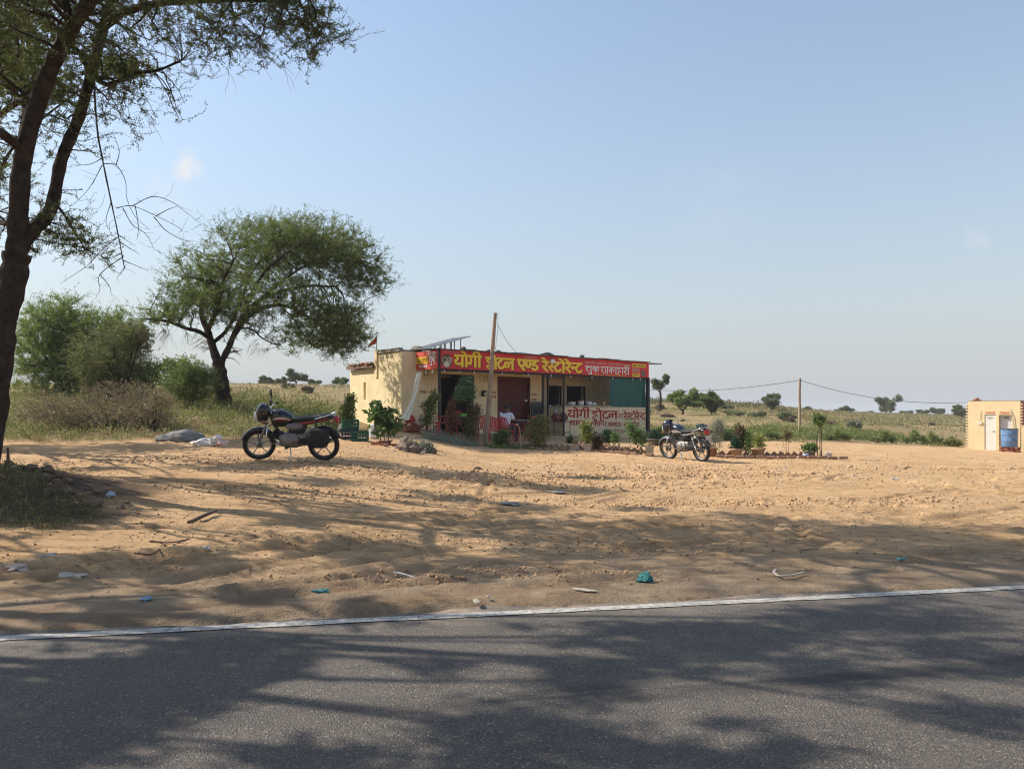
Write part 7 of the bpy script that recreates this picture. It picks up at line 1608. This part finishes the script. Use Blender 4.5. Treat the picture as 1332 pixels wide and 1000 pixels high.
def lay(pts, r, m, label, cat, nm='stick', flat=1, dz=.01):
    P = [gpt(a, b) for a, b in pts]; b0 = Vector(P[0]); S = spline([tuple(Vector(p) - b0 + Vector((0, 0, r + dz))) for p in P], 5); mb = MB(); mb.tube([tuple(p) for p in S], [r * (1 - .4 * i / len(S)) for i in range(len(S))], 6, flat=flat); o = mb.build(nm, m); o.location = b0; return tag(o, label, cat)
DST = mat('dark_stick', (.10, .06, .045), .9, .3, 8)
lay([(246, 684), (262, 676), (281, 668)], .022, DST, 'thick dark stick lying in the tree shadow', 'stick'); lay([(195, 706), (222, 708), (248, 703)], .008, DST, 'long thin curved stick on the sand at left', 'stick'); lay([(175, 722), (196, 724), (206, 718), (211, 711)], .008, DST, 'hooked dark twig below the curved stick', 'stick')
lay([(120, 718), (150, 718), (185, 719)], .007, DST, 'straight dark twig right of the mound grass', 'stick'); lay([(140, 733), (165, 733), (170, 732)], .004, mat('straw', (.40, .36, .24), .9, .2, 8), 'pale straw stem below the mound', 'straw')
lay([(512, 747), (524, 749), (538, 753), (551, 752)], .007, mat('white_rope', (.55, .54, .52), .8, .1, 9), 'white strip of rope on the sand above the line', 'rope', 'rope'); lay([(655, 712), (668, 718), (682, 724), (692, 729)], .005, mat('straw', (.40, .36, .24), .9, .2, 8), 'pale broken reed on the sand in the middle', 'reed'); lay([(645, 722), (657, 713)], .004, mat('straw', (.40, .36, .24), .9, .2, 8), 'short pale reed left of the broken one', 'reed')
lay([(1009, 745), (1007, 748), (1014, 753), (1030, 752), (1046, 748)], .014, mat('tan_strap', (.40, .34, .28), .8, .2, 9), 'bent tan strap on the sand right of centre', 'strap', 'strap', .5)
lay([(380, 778), (390, 768), (400, 772)], .004, DST, 'tiny dark twig near the road at left', 'stick'); lay([(1040, 718), (1062, 716)], .004, DST, 'tiny dark twig on the shaded sand at right', 'stick')
# clods and dead wood on the mound
rr = random.Random(5)
EARTH = mat('dark_earth', (.17, .115, .075), .98, .35, 6, bump=.8, bscale=18)
for i in range(22):
    a = rr.uniform(0, 1); x, y = -5.6 + a * 1.5 + rr.uniform(-.2, .2), 8.9 - a * .9 + rr.uniform(-.3, .3); s = rr.uniform(.025, .08)
    o = MB().ico((0, 0, 0), 1, 0, .3, 2, i, (s, s * .8, s * .7)).build('earth_clod', EARTH); o.location = (x, y, G(x, y) + s * .3); tag(o, 'clod of dark earth on the mound at the left edge', 'clod', 'clods on the earth mound')
for i, (pts, lab) in enumerate([([(-20, 628, .15), (8, 604, .35), (10, 582, .6)], 'dead twig standing up at the left edge'), ([(-25, 622, .2), (10, 610, .22), (24, 606, .2), (36, 609, .16)], 'crooked dead branch on top of the mound'), ([(-10, 618, .12), (20, 626, .1), (45, 645, .06)], 'dark fallen branch sloping down the mound'), ([(-30, 640, .1), (5, 640, .1), (30, 655, .05)], 'second fallen branch low on the mound')]):
    P = [at(a, b, 8.7) for a, b, _ in pts]; b0 = P[0]; S = spline([tuple(p - b0) for p in P], 5); mb = MB(); mb.tube([tuple(p) for p in S], [.03 * (1 - .7 * j / len(S)) for j in range(len(S))], 6); o = mb.build('dead_branch', DST); o.location = b0; tag(o, lab, 'branch')
# pebbles and crumbs of earth all over the lot
def pebbles(name, n, poly, s0, s1, m, label, seed):
    rng = np.random.default_rng(seed); q = scatter(n, poly, rng); q = q[road_v(q[:, 0], q[:, 1]) > .45]
    d = fbm(q[:, 0] * .8, q[:, 1] * .8, 3); q = q[d > -.12 - .3 * rng.random(len(q))]; n = len(q); s = s0 + (s1 - s0) * rng.random(n) ** 3
    base = np.array([[1, 0, 0], [0, 1, 0], [-1, 0, 0], [0, -1, 0], [0, 0, .8], [0, 0, -.8]], float)
    an = rng.random(n) * 6.28; c, sn = np.cos(an), np.sin(an); V = base[None] * s[:, None, None] * (.6 + .8 * rng.random((n, 6, 1)))
    V = np.stack([V[..., 0] * c[:, None] - V[..., 1] * sn[:, None], V[..., 0] * sn[:, None] + V[..., 1] * c[:, None], V[..., 2]], -1)
    from bisect import bisect
    iy = np.clip(np.searchsorted(YS, q[:, 1]), 0, len(YS) - 1); ix = np.clip(np.searchsorted(XS, q[:, 0]), 0, len(XS) - 1)
    V += np.stack([q[:, 0], q[:, 1], GZ[iy, ix] + s * .2], -1)[:, None]
    Fq = np.array([[0, 1, 4], [1, 2, 4], [2, 3, 4], [3, 0, 4], [1, 0, 5], [2, 1, 5], [3, 2, 5], [0, 3, 5]])
    me = np_mesh(name, V.reshape(-1, 3), [(np.arange(n)[:, None, None] * 6 + Fq).reshape(-1, 3)]); return tag(link(name, me, m), label, 'pebbles', kind='stuff')
pebbles('pebbles', 22000, [(-7, 4.5), (7, 5.5), (13, 14), (10, 20), (-9, 17)], .003, .016, mat('pebble', (.30, .20, .125), .95, .3, 3, island=.45), 'pebbles and crumbs of earth scattered over the sand', 71)
pebbles('far_pebbles', 5000, [(-9, 14), (10, 13), (22, 33), (8, 31), (-4, 22)], .008, .028, mat('pebble', (.30, .20, .125), .95, .3, 3, island=.45), 'crumbs of earth on the far part of the lot', 72)
rng = np.random.default_rng(74); cp = []
for (px, py, rx, ry, n) in [(470, 612, 1.3, .5, 1500), (620, 622, 1.2, .5, 1500), (720, 618, 1.4, .5, 1500), (560, 642, 1.0, .4, 1100), (880, 612, .9, .5, 1200), (440, 640, 1.0, .3, 900), (250, 600, 1.5, .4, 900), (800, 634, 1.1, .35, 1000), (950, 620, 1.0, .35, 1100), (300, 640, .9, .3, 700), (640, 700, .8, .2, 700), (1000, 655, 1.0, .3, 700), (540, 752, .55, .12, 600), (690, 745, .5, .12, 500), (800, 715, .6, .18, 500), (340, 700, .6, .2, 400), (1150, 650, 1.0, .3, 500), (1250, 610, 1.5, .5, 600), (860, 655, .8, .25, 700), (90, 655, .6, .3, 600)]:
    x, y, _ = gpt(px, py); cp.append(np.stack([x + rng.normal(size=n) * rx, y + rng.normal(size=n) * ry], -1))
q = np.concatenate(cp); q = q[rng.random(len(q)) < .7]; q = q[road_v(q[:, 0], q[:, 1]) > .35]; n = len(q); s = .005 + .024 * rng.random(n) ** 4 * np.clip(q[:, 1] / 11, .5, 1.6)
base = np.array([[1, 0, 0], [0, 1, 0], [-1, 0, 0], [0, -1, 0], [0, 0, .9], [0, 0, -.8]], float); V = base[None] * s[:, None, None] * (.55 + .9 * rng.random((n, 6, 1))) + rng.normal(size=(n, 6, 3)) * (s * .12)[:, None, None]
iy = np.clip(np.searchsorted(YS, q[:, 1]), 0, len(YS) - 1); ix = np.clip(np.searchsorted(XS, q[:, 0]), 0, len(XS) - 1); V += np.stack([q[:, 0], q[:, 1], GZ[iy, ix] + s * .25], -1)[:, None]
Fq = np.array([[0, 1, 4], [1, 2, 4], [2, 3, 4], [3, 0, 4], [1, 0, 5], [2, 1, 5], [3, 2, 5], [0, 3, 5]])
tag(link('churned_earth', np_mesh('churned_earth', V.reshape(-1, 3), [(np.arange(n)[:, None, None] * 6 + Fq).reshape(-1, 3)]), mat('crumbled_sand', (.42, .265, .145), .97, .25, 3, island=.4)), 'crumbly churned earth in patches over the sand', 'earth', kind='stuff')
rng = np.random.default_rng(73); q = scatter(1500, [(-6, 5), (6, 6), (9, 12), (-7, 14)], rng); q = q[road_v(q[:, 0], q[:, 1]) > .35]
n = len(q); iy = np.clip(np.searchsorted(YS, q[:, 1]), 0, len(YS) - 1); ix = np.clip(np.searchsorted(XS, q[:, 0]), 0, len(XS) - 1); z = GZ[iy, ix] + .006
an = rng.random(n) * 6.28; L_ = .02 + .09 * rng.random(n) ** 2; d = np.stack([np.cos(an), np.sin(an), .1 * rng.normal(size=n)], -1) * L_[:, None]; b = np.stack([q[:, 0], q[:, 1], z], -1)
v, qq = tubes_np(np.stack([b, b + d * .5 + np.array([0, 0, .004]), b + d], 1), np.full(n, .0028), np.full(n, .0016), 3); tag(link('straw_litter', np_mesh('straw_litter', v, [qq]), mat('straw_bits', (.26, .19, .12), .95, .4, 3, island=.5)), 'bits of straw and twig scattered over the sand', 'straw', kind='stuff')

# ------------------------------------------------------------------ distant trees, bushes, heaps
def far_tree(px, Y, w, h, seed, label, base=None, trunk=.35, lm=L_FAR, nn=(24, 180, 1100), leaf=None, flat=.8, group='trees far off behind the fields', name='distant_tree', cat='tree'):
    X = (px - 666) / F * Y; z = G(X, Y) if base is None else CAMH + (537 - base) / F * Y
    wm, hm = w / F * Y, h / F * Y; r = random.Random(seed); c0 = hm * (trunk + (1 - trunk) / 2); rz_ = hm * (1 - trunk) / 2
    limbs = [([(0, 0, -.3), (.02 * hm, 0, hm * trunk * .6), (0, 0, hm * (trunk + .1))], hm * .045, hm * .03)]
    for i in range(4): a = i * 1.6 + r.random(); limbs.append(([(0, 0, hm * trunk), (math.cos(a) * wm * .15, math.sin(a) * wm * .15, hm * (trunk + .2)), (math.cos(a) * wm * .3, math.sin(a) * wm * .3, c0 + rz_ * r.uniform(0, .5))], hm * .02, hm * .008))
    env = [(0, 0, c0 - rz_ * .1, wm * .3, wm * .3, rz_ * .6, 1.2)]
    for i in range(8): a = r.uniform(0, 6.28); k = r.uniform(.4, .95); env.append((math.cos(a) * wm * .4 * k, math.sin(a) * wm * .4 * k, c0 + rz_ * r.uniform(-.55, .75), wm * r.uniform(.1, .2), wm * r.uniform(.1, .2), rz_ * r.uniform(.2, .42), .8))
    return make_tree(name, (X, Y, z - .1), limbs, env, nn, leaf or max(.10, Y / F * 1.7), lm, seed, label, cat, group, leafN=7, aspect=.5, twr=(.03, .015, .008), spread=.03 * hm * .3, shell=1.8, spikes=120, ks=(5, 4, 3))
FT = [(349, 100, 25, 14, 'rounded tree on the left skyline, leftmost of three', 502, .15), (385, 96, 34, 25, 'taller tree on the left skyline, middle of three', 503, .25), (410, 105, 20, 9, 'low tree on the left skyline, rightmost of three', 502, .15), (444, 90, 24, 14, 'tree on the skyline just left of the building', 503, .2), (366, 110, 16, 12, 'small tree behind the gap between the left skyline trees', 502, .2),
      (858.5, 70, 24, 40, 'slender roadside tree just right of the signboard end', 526, .42), (1004, 78, 36, 30, 'spreading tree on the rise left of the field pole', 540, .25), (1155, 150, 36, 27, 'double-crowned dark tree on the right horizon', 541, .05), (1098, 140, 24, 11, 'low dark tree on the horizon right of the field pole', 539, .15), (1220, 170, 20, 13, 'rounded tree on the horizon left of the washroom block', 542, .2), (1252, 120, 26, 18, 'dark tree behind the left edge of the washroom block', 544, .15),
      (1052, 110, 16, 10, 'small bush on the horizon just right of the field pole', 538, .1), (1200, 180, 20, 9, 'low tree on the horizon, second left of the washroom block', 542, .15), (1180, 190, 18, 8, 'faint low tree right of the double-crowned tree', 542, .15), (972, 100, 18, 9, 'small bush on the rise left of the spreading tree', 532, .1), (1128, 200, 16, 5, 'faint far bush left of the double-crowned tree', 540, .1), (1300, 200, 30, 9, 'faint far trees behind the washroom block roof', 543, .1), (600, 90, 40, 18, 'tree hidden behind the restaurant roof', 505, .2)]
for i, (px, Y, w, h, lab, b, t) in enumerate(FT[:-2]): far_tree(px, Y, w, h, 100 + i, lab, b, t)
far_tree(888, 66, 46, 30, 130, 'wide green thorn bush on the rise right of the restaurant', 534, .02, L_BUSH, (30, 260, 1300), .16, name='distant_bush', cat='bush'); far_tree(925, 68, 40, 28, 131, 'greyish green thorn bush beside the wide one', 536, .02, L_KHEJRI, (30, 240, 1100), .16, name='distant_bush', cat='bush')
for i, (px, Y, w, h, lab, b) in enumerate([(955, 70, 30, 9, 'low scrub bush below the grey-green thorn bush', 541), (985, 66, 34, 10, 'low scrub bush left of the spreading tree', 543), (1020, 62, 30, 11, 'dark low bush at the foot of the spreading tree', 545), (1110, 48, 22, 10, 'pale grey bush in the field right of the pole', 556), (945, 80, 26, 8, 'scrub bush at the crest right of the grey-green bush', 532)]):
    far_tree(px, Y, w, h, 140 + i, lab, b, 0, L_GREY if 'pale' in lab else L_FAR, (16, 110, 420), .14, name='scrub_bush', cat='bush', group='scrub bushes on the rise')
HEAP = mat('dry_heap', (.16, .105, .075), .98, .3, 4, bump=.8, bscale=8)
for i, (px, Y, w, h, b, lab) in enumerate([(868, 60, 18, 6, 541, 'brown heap of cut thorn below the slender tree'), (858, 72, 12, 6, 528, 'brown stack beside the trunk of the slender tree'), (1026, 58, 14, 7, 549, 'brown heap of cut thorn left of the field pole'), (1082, 56, 12, 6, 551, 'brown heap of cut thorn right of the field pole'), (400, 52, 14, 6, 519, 'brown heap of cut thorn on the rise behind the left motorbike'), (375, 62, 18, 4, 509, 'long low brown heap on the rise at left'), (1212, 75, 6, 5, 549, 'dark small heap in the crop field')]):
    bush('thorn_heap', px, 0, Y, [(0, 0, h / F * Y * .45, w / F * Y * .5, w / F * Y * .4, h / F * Y * .5, 1)], (20, 160, 600), .12, leafmat('dead_leaf', (.10, .065, .045), (.22, .15, .10), .1), 160 + i, lab, cat='heap', leafN=4, twig=TWIG_DRY, wig=.4)
# tall leafy weeds standing out at the field edge
for i, (px, Y, h, lab) in enumerate([(1190, 40, .75, 'tall green weed clump at the field edge, nearest the washroom block but two'), (1213, 41, .65, 'upright green weed clump second from the washroom block'), (1238, 41, .5, 'yellow-green weed clump beside the washroom block'), (1150, 39, .6, 'bright yellow-green weed clump at the field edge'), (960, 33.5, .7, 'broad green weed clump behind the clay pots'), (935, 34, .8, 'dark green weed clump behind the right motorbike'), (1000, 35, .5, 'green weed clump right of the clay pots'), (1090, 38, .55, 'green weed clump right of the field pole foot'), (870, 31, .7, 'weedy plant just right of the end post'), (860, 30, .5, 'small weed by the end post of the awning')]):
    shrub(px, Y, [(0, 0, h * .5, .22, .25, h * .5, 2), (.45, .1, h * .3, .25, .25, h * .3, 1), (-.5, 0, h * .25, .3, .25, h * .25, 1)], (16, 60, 150), .11, (GRASS_G, leafmat('weed_leaf_y', (.12, .15, .035), (.27, .28, .08), .35))[i in (2, 3)], 180 + i, lab, 'weed_clump', 'weeds', leafN=7, asp=.4, spikes=50)
shrub(443 + 9, 24.5, [(0, 0, .5, .25, .2, .45, 1), (.1, 0, .9, .12, .1, .3, .5)], (10, 60, 240), .08, L_YEL, 195, 'green creeper growing up behind the crates')

# ------------------------------------------------------------------ dusty air
mb = MB(); mb.box((0, 350, 6.0), (2000, 1600, 16.6)); hzb = mb.build('haze', [])
hm = bpy.data.materials.new('haze_air'); hm.use_nodes = True; hn = hm.node_tree.nodes; hn.clear(); ho = hn.new('ShaderNodeOutputMaterial'); hv = hn.new('ShaderNodeVolumePrincipled')
hv.inputs['Color'].default_value = (.86, .89, .95, 1); hv.inputs['Density'].default_value = .0005; hm.node_tree.links.new(hv.outputs[0], ho.inputs['Volume']); hzb.data.materials.append(hm); tag(hzb, kind='stuff')
